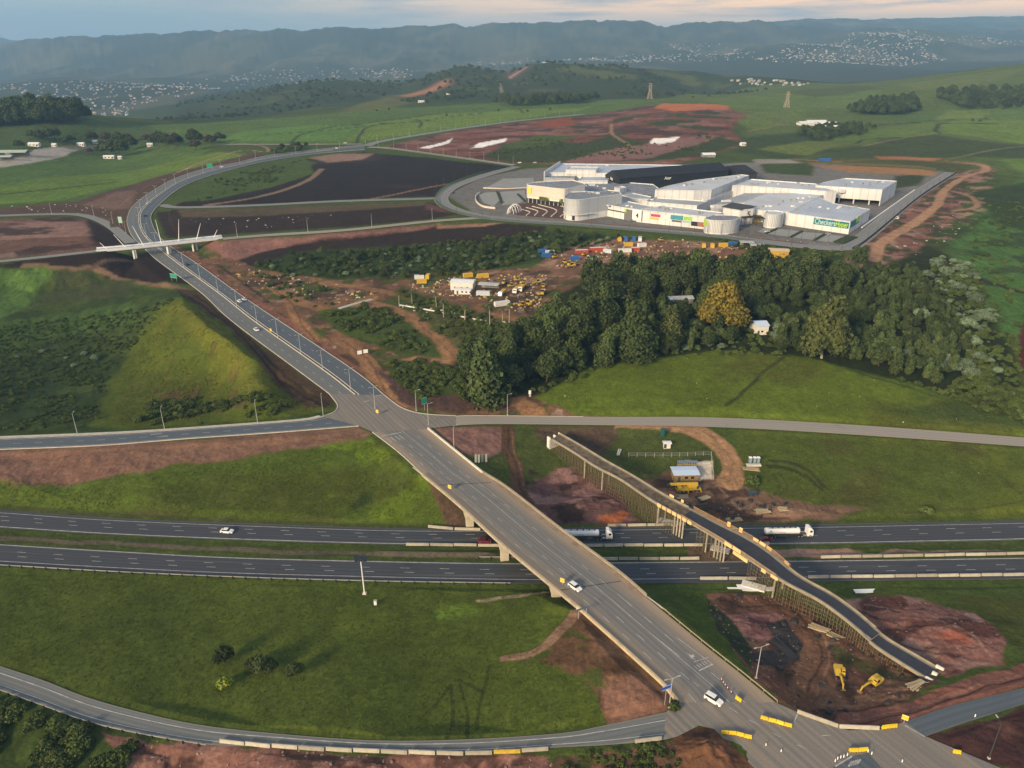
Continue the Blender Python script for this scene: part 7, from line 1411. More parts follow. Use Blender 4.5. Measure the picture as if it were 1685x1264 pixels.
# truck crane by the shed
o = thing('truck_crane', 'yellow truck crane with boom laid back below the blue roofed shed', 'crane', tuple(W(1132, 808)), R(8)); mb = MB(); mb.box((0, 0, 1.1), (9, 2.4, .7)); mb.build('carrier', P_YEL, o, bevel=.08)
c = loft([(-4.4, [(-1.2, 1.2), (-1.2, 2.6), (1.2, 2.6), (1.2, 1.2)]), (-3.0, [(-1.2, 1.2), (-1.2, 2.7), (1.2, 2.7), (1.2, 1.2)])], P_YEL, 'cab', o); mb = MB(); mb.box((-4.42, 0, 2.1), (.1, 2.0, .7)); mb.build('window', GLASS, c)
mb = MB(); mb.box((1.6, 0, 2.2), (3.4, 2.3, 1.4)); mb.build('turret', P_YEL, o, bevel=.15); mb = MB(); mb.box((3.2, 0, 1.9), (1.0, 2.4, 1.2)); mb.build('counterweight', STEELD, o); mb = MB(); mb.box((-1.9, -.2, 3.3), (10.5, .8, .85), ry=.05); mb.build('boom', P_YEL, o, bevel=.05); mb = MB(); mb.box((-7.6, -.2, 3.0), (1.2, 1.0, 1.3)); mb.build('boom_head', STEELD, o)
for x in (-3.4, -2.0, 1.6, 2.9):
    for y in (-1.0, 1.0): wheel(o, x, y, .55, .4)
for x in (-.6, 4.2):
    for y in (-1.9, 1.9): mb = MB(); mb.box((x, y * .75, .9), (.35, 1.6, .3)); mb.box((x, y, .45), (.3, .3, .9)); mb.build('outrigger', P_YEL, o)
# wheeled loaders, dumpers and lorries in the yards
def loader(p, rz, label, group, s=1.0, col=None):
    col = col or P_YEL; o = thing('wheel_loader', label, 'loader', tuple(p), rz, group, s); mb = MB(); mb.box((-1.5, 0, 1.5), (2.6, 1.9, 1.1)); mb.box((1.0, 0, 1.2), (2.2, 1.3, .7)); mb.build('body', col, o, bevel=.1)
    mb = MB(); mb.box((-.3, 0, 2.5), (1.4, 1.5, 1.4), taper=.85); mb.build('cab', GLASS, o); mb = MB(); mb.box((-.3, 0, 3.25), (1.6, 1.7, .12)); mb.build('cab_roof', col, o)
    mb = MB(); mb.tube((.8, -.5, 1.6), (3.0, -.5, .7), .15, n=4); mb.tube((.8, .5, 1.6), (3.0, .5, .7), .15, n=4); mb.build('lift_arm', col, o); mb = MB(); mb.extrude_y([(2.9, .2), (3.9, .1), (3.4, 1.0), (2.9, 1.1)], -1.3, 1.3); mb.build('bucket', MATS['bucket_steel'], o)
    for x in (-1.5, 1.4):
        for y in (-1.0, 1.0): wheel(o, x, y, .75, .5)
    return o
def lorry(p, rz, label, group=None, col=None, bed=None, s=1.0):
    col = col or P_WHITE; o = thing('lorry', label, 'lorry', tuple(p), rz, group, s); mb = MB(); mb.box((-.5, 0, .9), (8, .9, .3)); mb.build('chassis', STEELD, o); c = loft([(2.2, [(-1.2, .7), (-1.2, 2.9), (1.2, 2.9), (1.2, .7)]), (3.4, [(-1.2, .7), (-1.15, 2.8), (1.15, 2.8), (1.2, .7)]), (3.8, [(-1.2, .6), (-1.2, 1.7), (1.2, 1.7), (1.2, .6)])], col, 'cab', o)
    mb = MB(); mb.box((3.62, 0, 2.2), (.1, 2.0, .85), ry=-.3); mb.build('windscreen', GLASS, c); mb = MB(); mb.box((-1.7, 0, 2.0), (5.6, 2.4, 1.5), taper=1.05); mb.build('tipper_body', bed or P_YEL, o, bevel=.06)
    for x in (-3.2, -2.0, 2.8):
        for y in (-1.0, 1.0): wheel(o, x, y, .5, .35)
    return o
for x, y, a in ((842, 473, 20), (860, 472, 160), (830, 468, 70), (852, 463, 10), (885, 467, 200), (893, 473, 100), (893, 485, 80), (860, 505, 30), (868, 503, 120), (950, 436, 20), (938, 437, 60), (928, 434, 110), (914, 425, 30), (964, 438, 70), (962, 421, 40), (1088, 397, 0), (940, 440, 190)): loader(W(x, y), R(a), 'yellow earthmoving machine parked among others in the works yard', 'yellow machines in the works yards', rnd.uniform(.8, 1.1))
lorry(W(826, 486), R(250), 'white cabbed lorry leftmost of three parked in the upper yard'); lorry(W(849, 481), R(255), 'white cabbed lorry in the middle of three in the upper yard'); lorry(W(858, 478), R(255), 'white cabbed lorry rightmost of three in the upper yard')
lorry(P(1480, 362, 16.5), R(200), 'white cabbed lorry with dark body on the red ground east of the mall', None, P_WHITE, STEELD)
# ------------------------------------------------------------------ street furniture
GALV = mat('galvanised', (.46, .47, .48), .5, .1, 1, metal=.3); POLED = mat('pole_dark', (.05, .05, .05), .6)
def lamp(p, h, label, group, arms=2, rz=0, m_=GALV):
    o = thing('street_lamp', label, 'street lamp', tuple(p), rz, group); mb = MB(); mb.tube((0, 0, -.3), (0, 0, h), .15, .08, 6); mb.build('mast', m_, o); mb = MB(); mb.box((0, 0, .1), (.5, .5, .3)); mb.build('base', CONC2, o)
    for s in ((-1, 1) if arms == 2 else (1,)):
        mb = MB(); mb.tube((0, 0, h - .1), (s * 1.5, 0, h + .15), .06, n=5); mb.build('arm', m_, o); mb = MB(); mb.box((s * 1.7, 0, h + .15), (.8, .3, .14)); mb.build('lantern', GALV, o)
    return o
l, r = ROADS['north_road']; mid_ = lat(l, r, .5)
for x, y in ((423, 532), (457, 555), (495, 582), (531, 609), (577, 641), (617, 672)):
    p = P(x, y, zN(0, y)); lamp(p, 10, 'twin armed street lamp on the median of the lower north road', 'lamps on the lower median', 2, nd + R(90))
s_ = cum(mid_); 
for x in np.arange(150, s_[-1] * .96, 34):
    p = np.array([np.interp(x, s_, mid_[:, k]) for k in range(3)]); lamp(p, 10, 'twin armed street lamp on the median of the upper north road bend', 'lamps on the upper median', 2, 0)
for x, y, lb in ((424, 696, 'street lamp on the west ramp nearest the crossroads but one'), (532, 685, 'street lamp at the corner of west ramp and north road'), (128, 716, 'leftmost street lamp on the west ramp'), (271, 707, 'second street lamp from the left on the west ramp'), (685, 676, 'street lamp behind the green sign at the upper crossroads'), (705, 699, 'street lamp at the east corner of the upper crossroads'), (835, 683, 'lone street lamp on the verge of the east road'), (747, 737, 'street lamp on the pink soil east of the upper bridge approach'), (1101, 1164, 'street lamp with blue sign at the end of the ochre wall'), (1244, 1116, 'tall twin lamp on the bank east of the lower bridge approach')):
    p = W(x, y); lamp(p, {1101: 9, 1244: 10}.get(x, 9.5), lb, None, 2 if x in (1244, 1101) else 1, R(20) if x > 600 else R(100))
lamp(W(1627, 1248), 10.5, 'dark pole standing on the maroon soil at lower right', None, 1, R(90), POLED)
fr_ = ROADS['fence_road'][0]; mr_ = ROADS['mall_ring_road'][1]; hr = ROADS['hill_road'][0]; so_ = ROADS['west_side_road'][0]
for e, st, lb, gp in ((fr_, 4, 'thin street lamp on the fenced road to the mall', 'lamps on the fenced road'), (mr_, 5, 'thin street lamp on the mall ring road', 'lamps on the mall ring road'), (hr, 6, 'thin street lamp on the road climbing behind the red hill', 'lamps on the hill road'), (so_, 7, 'thin street lamp on the western side road', 'lamps on the side road'), (ROADS['overpass_road_east'][0], 8, 'thin lamp on the road from footbridge to mall', 'lamps on the overpass road')):
    for p in e[2::st]: lamp(p, 9, lb, gp, 1, R(90), POLED if e is mr_ else GALV)
for x in np.arange(1120, 1390, 22): p = P(x, 381 + (x - 1120) * .085, MZ); lamp(p, 8, 'thin lamp in the row between mall front and car park', 'lamps before the mall front', 1, 0, POLED)
# solar camera mast
p = W(600, 977); o = thing('solar_mast', 'white mast with solar panels beside the near carriageway', 'mast', tuple(p)); mb = MB(); mb.tube((0, 0, -.3), (-.2, 0, 12.6), .22, .15, 10); mb.build('pole', P_WHITE, o); mb = MB(); mb.box((0, 0, .15), (1.1, 1.1, .4)); mb.build('footing', CONC2, o)
for i in range(3):
    for j in range(2): mb = MB(); mb.box((0, 0, 0), (1.15, .08, .95)); q = mb.build('solar_panel', mat('solar_cell', (.012, .018, .035), .25, spec=.6), o); q.location = (-1.4 + i * 1.22, -.15, 12.4 + j * 1.02); q.rotation_euler = (R(-15), 0, 0)
p = W(618, 995); o = thing('control_cabinet', 'small white cabinet in the grass beside the solar mast', 'cabinet', tuple(p)); mb = MB(); mb.box((0, 0, .7), (.8, .6, 1.5)); mb.build('body', P_WHITE, o, bevel=.04); mb = MB(); mb.box((0, 0, 1.5), (.95, .75, .1)); mb.build('lid', GALV, o)
# concrete barrier blocks
JPROF = [(-.32, 0), (.32, 0), (.32, .18), (.14, .38), (.10, .92), (-.10, .92), (-.14, .38), (-.32, .18)]
BARM = mat('barrier_concrete', (.38, .35, .285), .9, .18, .8, randobj=.22); BARY = mat('barrier_yellow', (.55, .38, .05), .8, .25, 1, randobj=.2); _jb = {}
def block_line(pts, z, label, group, L=6.0, m_=None, yellow=(), gap=.4):
    c = cr([P(x, y, z if not callable(z) else z(x)) for x, y in pts], 10); s = cum(c); n = max(1, int(s[-1] / (L + gap))); LL = s[-1] / n - gap
    for i in range(n):
        a = np.array([np.interp(i * (LL + gap), s, c[:, k]) for k in range(3)]); b_ = np.array([np.interp(i * (LL + gap) + LL, s, c[:, k]) for k in range(3)]); mm = BARY if i in yellow else (m_ or BARM); key = (round(LL, 1), mm.name)
        if key not in _jb: _jb[key] = MB().extrude_y(JPROF, -LL / 2, LL / 2).mesh('barrier_block', mm)
        o = bpy.data.objects.new('barrier_block', _jb[key]); link(o); q = (a + b_) / 2; o.location = (q[0] + rnd.uniform(-.08, .08), q[1] + rnd.uniform(-.08, .08), min(a[2], b_[2]) + .02); o.rotation_euler = (0, 0, math.atan2(b_[1] - a[1], b_[0] - a[0]) - R(90) + R(rnd.uniform(-1, 1))); tag(o, label if i not in yellow else label.replace('concrete', 'yellow painted'), 'barrier', group if i not in yellow else group + ' (yellow)')
for a in (([(1330, 951), (1500, 949), (1685, 946.5), (1790, 944)], 'concrete barrier block along the near carriageway right of the unfinished bridge', 'blocks on the near shoulder at right'), ([(1152, 953), (1246, 953)], 'concrete barrier block on the near carriageway left of the unfinished bridge', 'blocks on the near shoulder left of the bridge'),
          ([(1350, 918), (1500, 915.5), (1685, 912), (1790, 909)], 'concrete barrier block on the median right of the unfinished bridge', 'median blocks at right'), ([(985, 921), (1080, 921), (1152, 920)], 'concrete barrier block on the median between the two bridges', 'median blocks between the bridges'),
          ([(668, 897), (740, 898), (826, 899)], 'concrete barrier block on the inner edge left of the road bridge', 'inner edge blocks left of the bridge'), ([(962, 899), (1060, 898.5), (1158, 898)], 'concrete barrier block on the inner edge between the bridges', 'inner edge blocks between the bridges'),
          ([(705, 868), (730, 871), (792, 872.5)], 'concrete barrier block on the outer edge left of the road bridge', 'outer edge blocks left of the bridge'), ([(1000, 866), (1130, 864)], 'concrete barrier block on the outer edge below the scaffolding', 'outer edge blocks at the scaffolding'), ([(1245, 896), (1268, 896)], 'lone concrete barrier block behind the maroon car by the tanker', 'lone block')): block_line(a[0], .02, a[1], a[2])
block_line([(362, 1221), (450, 1228.5), (570, 1235.5), (700, 1240), (757, 1240.5), (850, 1237), (905, 1232)], lambda x: ip(x, [0, 500, 1100], [2.5, 5, 8]), 'concrete barrier block on the outer edge of the south ramp', 'blocks on the south ramp', 5.6, None, (10, 12)); block_line([(1045, 1222), (1092, 1217)], 8, 'concrete barrier block on the ramp mouth beside the soil heap', 'blocks at the ramp mouth', 5)
block_line([(1311, 1172), (1350, 1186), (1397, 1201), (1449, 1200)], 8.05, 'concrete barrier block on the outer curve of the lower crossroads', 'blocks on the lower crossroads', 6)
# yellow water filled barriers
PLY = mat('plastic_yellow', (.68, .47, .02), .5, .08, 1, randobj=.15)
def plastic(pts, n, label, group):
    c = np.array([P(x, y, 8.05) for x, y in pts]); 
    for i in range(n):
        f0, f1 = i / n, (i + 1) / n; s = cum(c); a = np.array([np.interp(f0 * s[-1], s, c[:, k]) for k in range(3)]); b_ = np.array([np.interp(f1 * s[-1], s, c[:, k]) for k in range(3)]); L = np.linalg.norm(b_ - a) * .94
        o = thing('plastic_barrier', label, 'barrier', tuple((a + b_) / 2), math.atan2(b_[1] - a[1], b_[0] - a[0]) + R(rnd.uniform(-6, 6)), group); mb = MB(); mb.extrude_y([(-.28, .0), (.28, .0), (.28, .2), (.12, .5), (.12, 1.0), (-.12, 1.0), (-.12, .5), (-.28, .2)], -L / 2, L / 2); q = mb.build('shell', PLY, o, bevel=.04); q.rotation_euler = (0, 0, R(-90))
        for dx in (-.25, .25): mb = MB(); mb.box((L * dx, 0, .1), (.3, .60, .12)); mb.build('fork_slot', STEELD, o)
plastic([(1251, 1182), (1303, 1197)], 4, 'yellow plastic barrier in the diagonal row of four at the crossroads', 'row of four by the through lane'); plastic([(1186, 1207), (1212, 1209), (1237, 1216)], 4, 'yellow plastic barrier in the row above the soil heap', 'row above the soil heap'); plastic([(1396, 1237), (1428, 1235)], 2, 'yellow plastic barrier at the head of the painted island', 'pair at the island'); plastic([(1450, 1199), (1476, 1196)], 2, 'yellow plastic barrier ending the concrete block line', 'pair ending the block line'); plastic([(1567, 1238), (1581, 1241)], 1, 'yellow plastic barrier alone on the edge of the maroon soil', None); plastic([(1210, 1149), (1220, 1156)], 1, 'yellow plastic barrier alone right of the white estate car', None)
# cones and delineators
def cone(p, label, group, m_=None):
    o = thing('traffic_delineator', label, 'delineator', tuple(p), 0, group); mb = MB(); mb.box((0, 0, .05), (.42, .42, .1)); mb.build('foot', STEELD, o); mb = MB(); mb.tube((0, 0, .08), (0, 0, .95), .14, .06, 8); mb.build('post', m_ or mat('cone_orange', (.55, .10, .02), .6), o); mb = MB(); mb.tube((0, 0, .5), (0, 0, .7), .125, .11, 8); mb.build('band', SIGNW, o)
for x, y in ((1187, 1120), (1190, 1125), (1193, 1129), (1197, 1134), (1203, 1141)): cone(P(x, y, 8.05), 'delineator in the short row above the lone yellow barrier', 'delineators above the lone barrier')
for x, y in ((1374, 1254), (1378, 1250), (1383, 1248), (1388, 1247), (1394, 1244), (1428, 1238), (1434, 1242)): cone(P(x, y, 8.05), 'white topped delineator round the painted island', 'delineators at the island', SIGNW)
for x, y in ((1260, 1228), (1285, 1238), (1604, 1180), (1484, 1255)): cone(W(x, y), 'single delineator standing at the edge of the new paving', 'scattered delineators', SIGNW)
isl = poly_sheet('painted_island', [(1371, 1262), (1400, 1245), (1428, 1240), (1450, 1264), (1480, 1300), (1380, 1300)], 8, A_NEW, .08); mk = MB(); bar(mk, (1374, 1262), (1402, 1245), .35, 8, .12)
for k in range(5): bar(mk, (1396 + 3.5 * k, 1262 - k), (1402 + 3.5 * k, 1254 - k), .35, 8, .12)
mk.build('lane_marking', PAINT, isl)
# guard rails with posts
def guard(label, pts, z, step=4.0, rail=True, dark=True):
    c = cr([P(x, y, z if not callable(z) else z(x)) for x, y in pts], 10); s = cum(c); o = thing('guard_rail', label, 'guard rail'); pm = MB().box((0, 0, .3), (.30, .35, .9)).mesh('post', mat('rail_post', (.03, .028, .025), .9)); rb = MB(); rib(rb, c + (0, 0, 0), .09, .78, .46); rb.build('rail', mat('rail_zinc', (.30, .31, .30), .5, .3, .15, metal=.2), o)
    for x in np.arange(0, s[-1], step): p = [np.interp(x, s, c[:, k]) for k in range(3)]; q = bpy.data.objects.new('post', pm); link(q, o); q.location = (p[0] - .1, p[1] - .15, p[2])
guard('steel guard rail with dark posts along the near carriageway at left', [(-60, 927), (0, 932), (200, 943.5), (420, 953), (640, 959), (840, 962)], .02); guard('steel guard rail on the outer edge of the south ramp at left', [(-60, 1116), (0, 1138), (72, 1164), (144, 1190), (230, 1210), (340, 1229)], lambda x: ip(x, [0, 500, 1100], [2.5, 5, 8]))
guard('short steel guard rail on the median left of the road bridge', [(788, 919), (856, 919)], .0)
# signs
GREENS = mat('sign_green', (.02, .26, .17), .5); BLUES = mat('sign_blue', (.02, .10, .42), .5); YELS = mat('sign_yellow', (.72, .50, .03), .5)
def sign(label, p, w, h, z, m_, rz=0, posts=2, stripes=0, group=None):
    o = thing('road_sign', label, 'sign', tuple(p), rz, group)
    for k in ((-.35, .35) if posts == 2 else (0,)): mb = MB(); mb.tube((w * k, .1, -.3), (w * k, .1, z + h), .07, n=6); mb.build('post', GALV, o)
    mb = MB(); mb.box((0, 0, z + h / 2), (w, .08, h)); b_ = mb.build('board', m_, o, bevel=.03)
    mb = MB()
    for q, (dx, dz, ww, hh) in enumerate(((0, h - .12, w * .94, .07), (0, .12, w * .94, .07))): mb = MB(); mb.box((dx, -.05, z + dz), (ww, .03, hh)); mb.build('border', SIGNW, b_)
    return o
sign('green direction sign on the west verge below the footbridge', W(287, 463), 5.5, 2.8, 2.2, GREENS, R(-20)); sign('green direction sign on the verge of the far north road', W(346, 280), 6.5, 4, 3, GREENS, R(10)); sign('tall green and white sign beside the side road fork', W(200, 374), 3.2, 5.0, 3.5, mat('sign_pale_green', (.30, .52, .40), .5), 0); sign('green direction sign at the east corner of the upper crossroads', W(699, 676), 2.6, 3.0, 3.2, GREENS, R(40), 1)
sign('blue sign on the lamp pole at the end of the ochre wall', W(1094, 1160), 2.6, 1.3, 4.8, BLUES, R(25), 1)
for x, y, z, lb in ((740, 808, 8, 'round yellow sign on the west side of the bridge deck near its upper end'), (621, 683, 8, 'yellow keep-left sign at the tip of the north road median'), (446, 548, zN(0, 548), 'yellow sign on the median of the north road'), (925, 963, 8, 'yellow sign on the bridge deck beside the white car'), (1487, 1190, 8, 'yellow sign at the corner of the new paving')): sign(lb, P(x, y, z), 1.4, 1.4, 1.0, YELS, R(-30), 1)
for k, (x, y) in enumerate(((783, 762), (788, 762), (794, 761), (800, 761))): p = W(x, y); o = thing('marker_board', 'grey striped marker board in the row of four below the upper approach', 'marker', tuple(p), R(20), 'row of four marker boards'); mb = MB(); mb.box((0, 0, 1.9), (.75, .12, 3.4)); mb.build('board', mat('board_grey', (.36, .38, .34), .8, .3, 1), o); mb = MB(); mb.box((0, .1, .3), (.2, .2, .8)); mb.build('foot', STEELD, o)
# gantry-like sign frame by the embankment
p = W(958, 1016); o = thing('sign_frame', 'small steel frame on two posts at the foot of the bridge abutment', 'frame', tuple(p), R(25))
for x in (-1.2, 1.2): mb = MB(); mb.tube((x, 0, -.3), (x, 0, 3.0), .09, n=6); mb.build('post', GALV, o)
mb = MB(); mb.box((0, 0, 3.0), (4.0, .5, .2)); mb.build('beam', mat('beam_blue', (.10, .13, .18), .6), o)
# ------------------------------------------------------------------ site sheds, containers, stores
CONT = {'blue': (.025, .115, .36), 'red': (.38, .07, .045), 'yellow': (.55, .36, .05), 'white': (.66, .67, .66), 'green': (.30, .46, .34), 'pale': (.50, .56, .62)}
_ct = {}
def container(p, rz, col, label, group=None, L=6.0, s=1.0):
    key = (col, L)
    if key not in _ct:
        m_ = mat('container_' + col, CONT[col], .6, .15, .6); b_ = MB(); b_.box((0, 0, 1.3), (L, 2.4, 2.5))
        n = int(L / .5)
        for i in range(n):
            for sy in (-1, 1): b_.box((-L / 2 + .3 + i * (L - .6) / (n - 1), sy * 1.215, 1.3), (.22, .06, 2.2))
        fr_2 = MB()
        for x in (-L / 2, L / 2):
            for y in (-1.2, 1.2): fr_2.box((x, y, 1.3), (.18, .18, 2.62))
        rf = MB(); rf.box((0, 0, 2.58), (L * .98, 2.36, .06)); d = MB(); d.box((L / 2 + .03, -.58, 1.3), (.06, 1.08, 2.3)); d2_ = MB(); d2_.box((L / 2 + .03, .58, 1.3), (.06, 1.08, 2.3)); _ct[key] = [('body', b_.mesh('body', m_)), ('frame', fr_2.mesh('frame', m_)), ('roof', rf.mesh('roof', mat('container_roof_' + ('w' if col in ('red', 'white', 'pale') else col), (.62, .63, .62) if col in ('red', 'white', 'pale') else tuple(min(1, c * 1.15) for c in CONT[col]), .7, .15, .8))), ('door', d.mesh('door', m_)), ('door', d2_.mesh('door', m_))]
    o = thing('container', label, 'container', tuple(p), rz, group, s)
    for nm, me_ in _ct[key]: link(bpy.data.objects.new(nm, me_), o)
    return o
for x, y, a, c, lb, L in ((893, 416, 15, 'blue', 'blue container at the back left of the far yard', 6), (905, 418, 10, 'pale', 'pale blue container right of the back left blue one', 6), (899, 423, 12, 'blue', 'bright blue container nearest at the left end of the far yard', 6), (946, 428, 5, 'blue', 'blue container in the middle of the far yard', 6), (957, 417, 8, 'red', 'red container with pale roof left in the far yard', 9), (984, 413, 8, 'red', 'long red container with white roof in the middle of the far yard', 12), (1000, 416, -30, 'pale', 'pale container behind the long red one', 6), (976, 428, 10, 'green', 'pale green container at the front of the far yard', 6),
                       (1019, 396, 90, 'yellow', 'yellow container standing end on at the back of the far yard', 6), (1030, 396, 80, 'blue', 'left of two blue containers at the back of the far yard', 6), (1043, 396, 80, 'blue', 'right of two blue containers at the back of the far yard', 6), (1053, 396, 80, 'white', 'white container right of the blue pair', 6), (1034, 405, 5, 'yellow', 'yellow container lying before the blue pair', 6), (1045, 413, 0, 'red', 'red container nearest the trees in the far yard', 6), (1056, 406, 20, 'white', 'white container beside the red one near the trees', 6), (1028, 415, 10, 'white', 'long pale container left of the red one near the trees', 9),
                       (1158, 407, 80, 'yellow', 'leftmost of three tan tanks along the mall fence', 5), (1172, 407, 80, 'yellow', 'middle of three tan tanks along the mall fence', 5), (1190, 406, 10, 'yellow', 'rightmost of three tan tanks along the mall fence', 6), (1205, 404, 10, 'blue', 'dark blue container by the mall fence', 6), (1270, 422, 0, 'yellow', 'yellow site building at the right end of the far yard', 9), (1283, 426, 0, 'yellow', 'yellow container before the yellow site building', 6),
                       (694, 466, 10, 'yellow', 'yellow container left in the upper works yard', 6), (690, 459, 10, 'white', 'white roofed yellow store behind the left yellow container', 6), (704, 458, 85, 'yellow', 'yellow container end on behind the left one', 5), (795, 457, 15, 'yellow', 'long yellow container at the back of the upper yard', 7), (770, 456, 20, 'yellow', 'yellow container behind the white workshop', 6), (826, 503, 25, 'white', 'long white trailer body at the front of the upper yard', 9), (795, 486, -5, 'pale', 'grey tank trailer beside the white workshop', 8)):
    container(W(x, y), R(a), c, lb, None, L)
def shed(label, p, rz, w, d, h, wall, roof, pitch=.8, open_front=False, name='shed', cat='shed', win=2):
    o = thing(name, label, cat, tuple(p), rz); mb = MB()
    if open_front:
        for x in (-w / 2 + .2, 0, w / 2 - .2):
            for y in (-d / 2 + .2, d / 2 - .2): mb = MB(); mb.box((x, y, h / 2), (.18, .18, h + .3)); mb.build('post', STEELD, o)
        mb = MB(); mb.box((0, d / 2 - .1, h * .45), (w * .9, .1, h * .9)); mb.build('wall', wall, o)
    else:
        mb.box((0, 0, h / 2 - .15), (w, d, h + .3)); mb.build('wall', wall, o)
        mb = MB(); mb.box((-w * .3, -d / 2 - .03, 1.05), (1.0, .08, 2.1)); mb.build('door', STEELD, o)
        for k in range(win): mb = MB(); mb.box((w * (.0 + .25 * k), -d / 2 - .03, 1.6), (1.1, .08, .9)); mb.build('window', GLASS, o)
    mb = MB(); v = [(-w / 2 - .4, -d / 2 - .4, h), (w / 2 + .4, -d / 2 - .4, h), (w / 2 + .4, 0, h + pitch), (-w / 2 - .4, 0, h + pitch), (w / 2 + .4, d / 2 + .4, h), (-w / 2 - .4, d / 2 + .4, h)]; v += [(x, y, z - .15) for x, y, z in v]
    mb.add(v, [(0, 1, 2, 3), (3, 2, 4, 5), (7, 6, 9, 8), (8, 9, 11, 10), (0, 6, 7, 1), (5, 4, 10, 11), (1, 7, 8, 2), (2, 8, 10, 4), (0, 3, 9, 6), (3, 5, 11, 9)]); mb.build('roof', roof, o); return o
WR = mat('white_roof', (.74, .75, .75), .5, .08, .4); BLR = mat('bluewhite_roof', (.50, .62, .78), .4, .05, .3); WWALL = mat('white_wall', (.66, .65, .62), .8, .1, .5); GWALL = mat('grey_wall', (.22, .23, .23), .8, .2, .6)
shed('white workshop with broad white roof in the upper works yard', W(762, 474), R(-8), 14, 9, 4.5, WWALL, WR, .9); shed('smaller white shed attached in front of the white workshop', W(762, 483), R(-10), 10, 4, 3, WWALL, WR, .2, win=3); shed('grey open shed with pale roof right of the white workshop', W(805, 476), R(-12), 12, 6, 3.5, GWALL, mat('tin_roof', (.42, .43, .42), .6, .2, .4), .6, True)
shed('left of two grey roofed shelters by the mall fence', W(1228, 405), R(-5), 9, 6, 3.2, GWALL, MATS['tin_roof'], .3, True); shed('right of two grey roofed shelters by the mall fence', W(1245, 410), R(-5), 9, 6, 3.2, GWALL, MATS['tin_roof'], .3, True); shed('cream roofed yellow building at the right of the far yard', W(1280, 420), R(-12), 13, 7, 4, mat('ochre_wall', (.42, .27, .06), .8, .2, .6), mat('cream_roof', (.58, .48, .32), .7, .1, .4), .5)
shed('white shed with bright white roof in the clearing behind the meadow', W(1248, 546), R(8), 6.5, 8, 4.6, WWALL, BLR, 1.3, win=1)
shed('long white roofed house half hidden among the dark trees', W(1080, 505), R(8), 17, 8, 3.5, WWALL, BLR, 1.2); shed('low white roofed outbuilding right of the hidden house', W(1118, 498), R(8), 14, 6, 3, GWALL, MATS['tin_roof'], .9)
shed('site shed with pale blue roof beside the unfinished bridge', W(1126, 786), R(2), 9.0, 5.5, 3.0, mat('shed_brown', (.22, .15, .07), .8, .2, .6), BLR, .25)
# things round the site shed
for k, (x, y) in enumerate(((1120, 770), (1131, 769), (1142, 770))): p = W(x, y); o = thing('mesh_cage', 'yellow based wire store cage behind the blue roofed shed', 'cage', tuple(p), R(2), 'cages behind the shed'); mb = MB(); mb.box((0, 0, .5), (2.3, 2, .9)); mb.build('base', P_YEL, o); mb = MB(); 
for k, (x, y) in enumerate(((1120, 770), (1131, 769), (1142, 770))):
    o = [q for q in bpy.data.objects if q.name.startswith('mesh_cage')][k]
    for dx in (-1.1, -.35, .35, 1.1):
        for dy in (-.9, .9): mb = MB(); mb.box((dx, dy, 1.8), (.08, .08, 1.8)); mb.build('bar', GALV, o)
    mb = MB(); mb.box((0, 0, 2.7), (2.4, 2.0, .08)); mb.build('top', mat('cage_top', (.16, .20, .26), .5, .3, .8), o)
def toilet(x, y, label, group=None):
    o = thing('portable_toilet', label, 'toilet', tuple(W(x, y)), R(5), group); mb = MB(); mb.box((0, 0, 1.1), (1.1, 1.1, 2.2)); mb.build('cabin', mat('toilet_grey', (.16, .22, .27), .6), o, bevel=.06); mb = MB(); mb.box((0, 0, 2.25), (1.2, 1.2, .18), taper=.85); mb.build('roof', SIGNW, o); mb = MB(); mb.box((0, -.57, 1.05), (.75, .05, 1.85)); mb.build('door', mat('toilet_door', (.24, .31, .37), .6), o)
toilet(1234, 761, 'grey portable toilet leftmost of three right of the dirt track'); toilet(1241, 761, 'grey portable toilet in the middle of three'); toilet(1247, 761, 'grey portable toilet rightmost of three')
mb = MB(); mb.box((0, 0, .2), (5.5, 1.6, .4)); o = mb.build('concrete_slab', CONC2); o.location = W(1240, 766); tag(o, 'pale concrete slab lying below the three toilets', 'slab')
p = W(1091, 716); o = thing('water_tank', 'dark green water tank on the grass above the site shed', 'tank', tuple(p)); mb = MB(); mb.tube((0, 0, -.1), (0, 0, 2.6), 1.15, n=16); mb.tube((0, 0, 2.6), (0, 0, 3.0), 1.15, .4, 16); mb.build('body', mat('tank_green', (.012, .085, .075), .5), o); mb = MB(); mb.tube((0, 0, 3.0), (0, 0, 3.1), .3, n=10); mb.build('lid', STEELD, o)
shed('small white roofed hut on the grass below the water tank', W(1097, 736), 0, 2.6, 1.8, 2.2, WWALL, WR, .15, win=0)
p = W(872, 652); o = thing('standpipe_tank', 'small white drum on a stand at the corner of the meadow', 'tank', tuple(p)); mb = MB(); mb.tube((0, 0, 1.2), (0, 0, 2.6), .6, n=12); mb.build('drum', SIGNW, o); mb = MB(); mb.box((0, 0, .55), (.9, .9, 1.3)); mb.build('stand', CONC, o)
for x, y in ((592, 585), (602, 583)): p = W(x, y); o = thing('notice_board', 'white square board on posts beside the dirt bank', 'board', tuple(p), R(20), 'pair of white boards'); mb = MB(); mb.box((0, 0, 1.6), (2.2, .1, 1.9)); mb.build('panel', SIGNW, o); mb = MB(); mb.box((0, .12, .5), (.15, .1, 1.6)); mb.build('post', STEELD, o)
for x, y, L, a in ((1017, 745, 4.5, 75), (1020, 745, 4.5, 72)): p = W(x, y); mb = MB(); mb.box((0, 0, .25), (L, .5, .5)); o = mb.build('concrete_beam', CONC2); o.location = p; o.rotation_euler = (0, 0, R(a)); tag(o, 'pale concrete beam leaning on the ground above the scaffolding', 'beam', 'pair of pale beams')
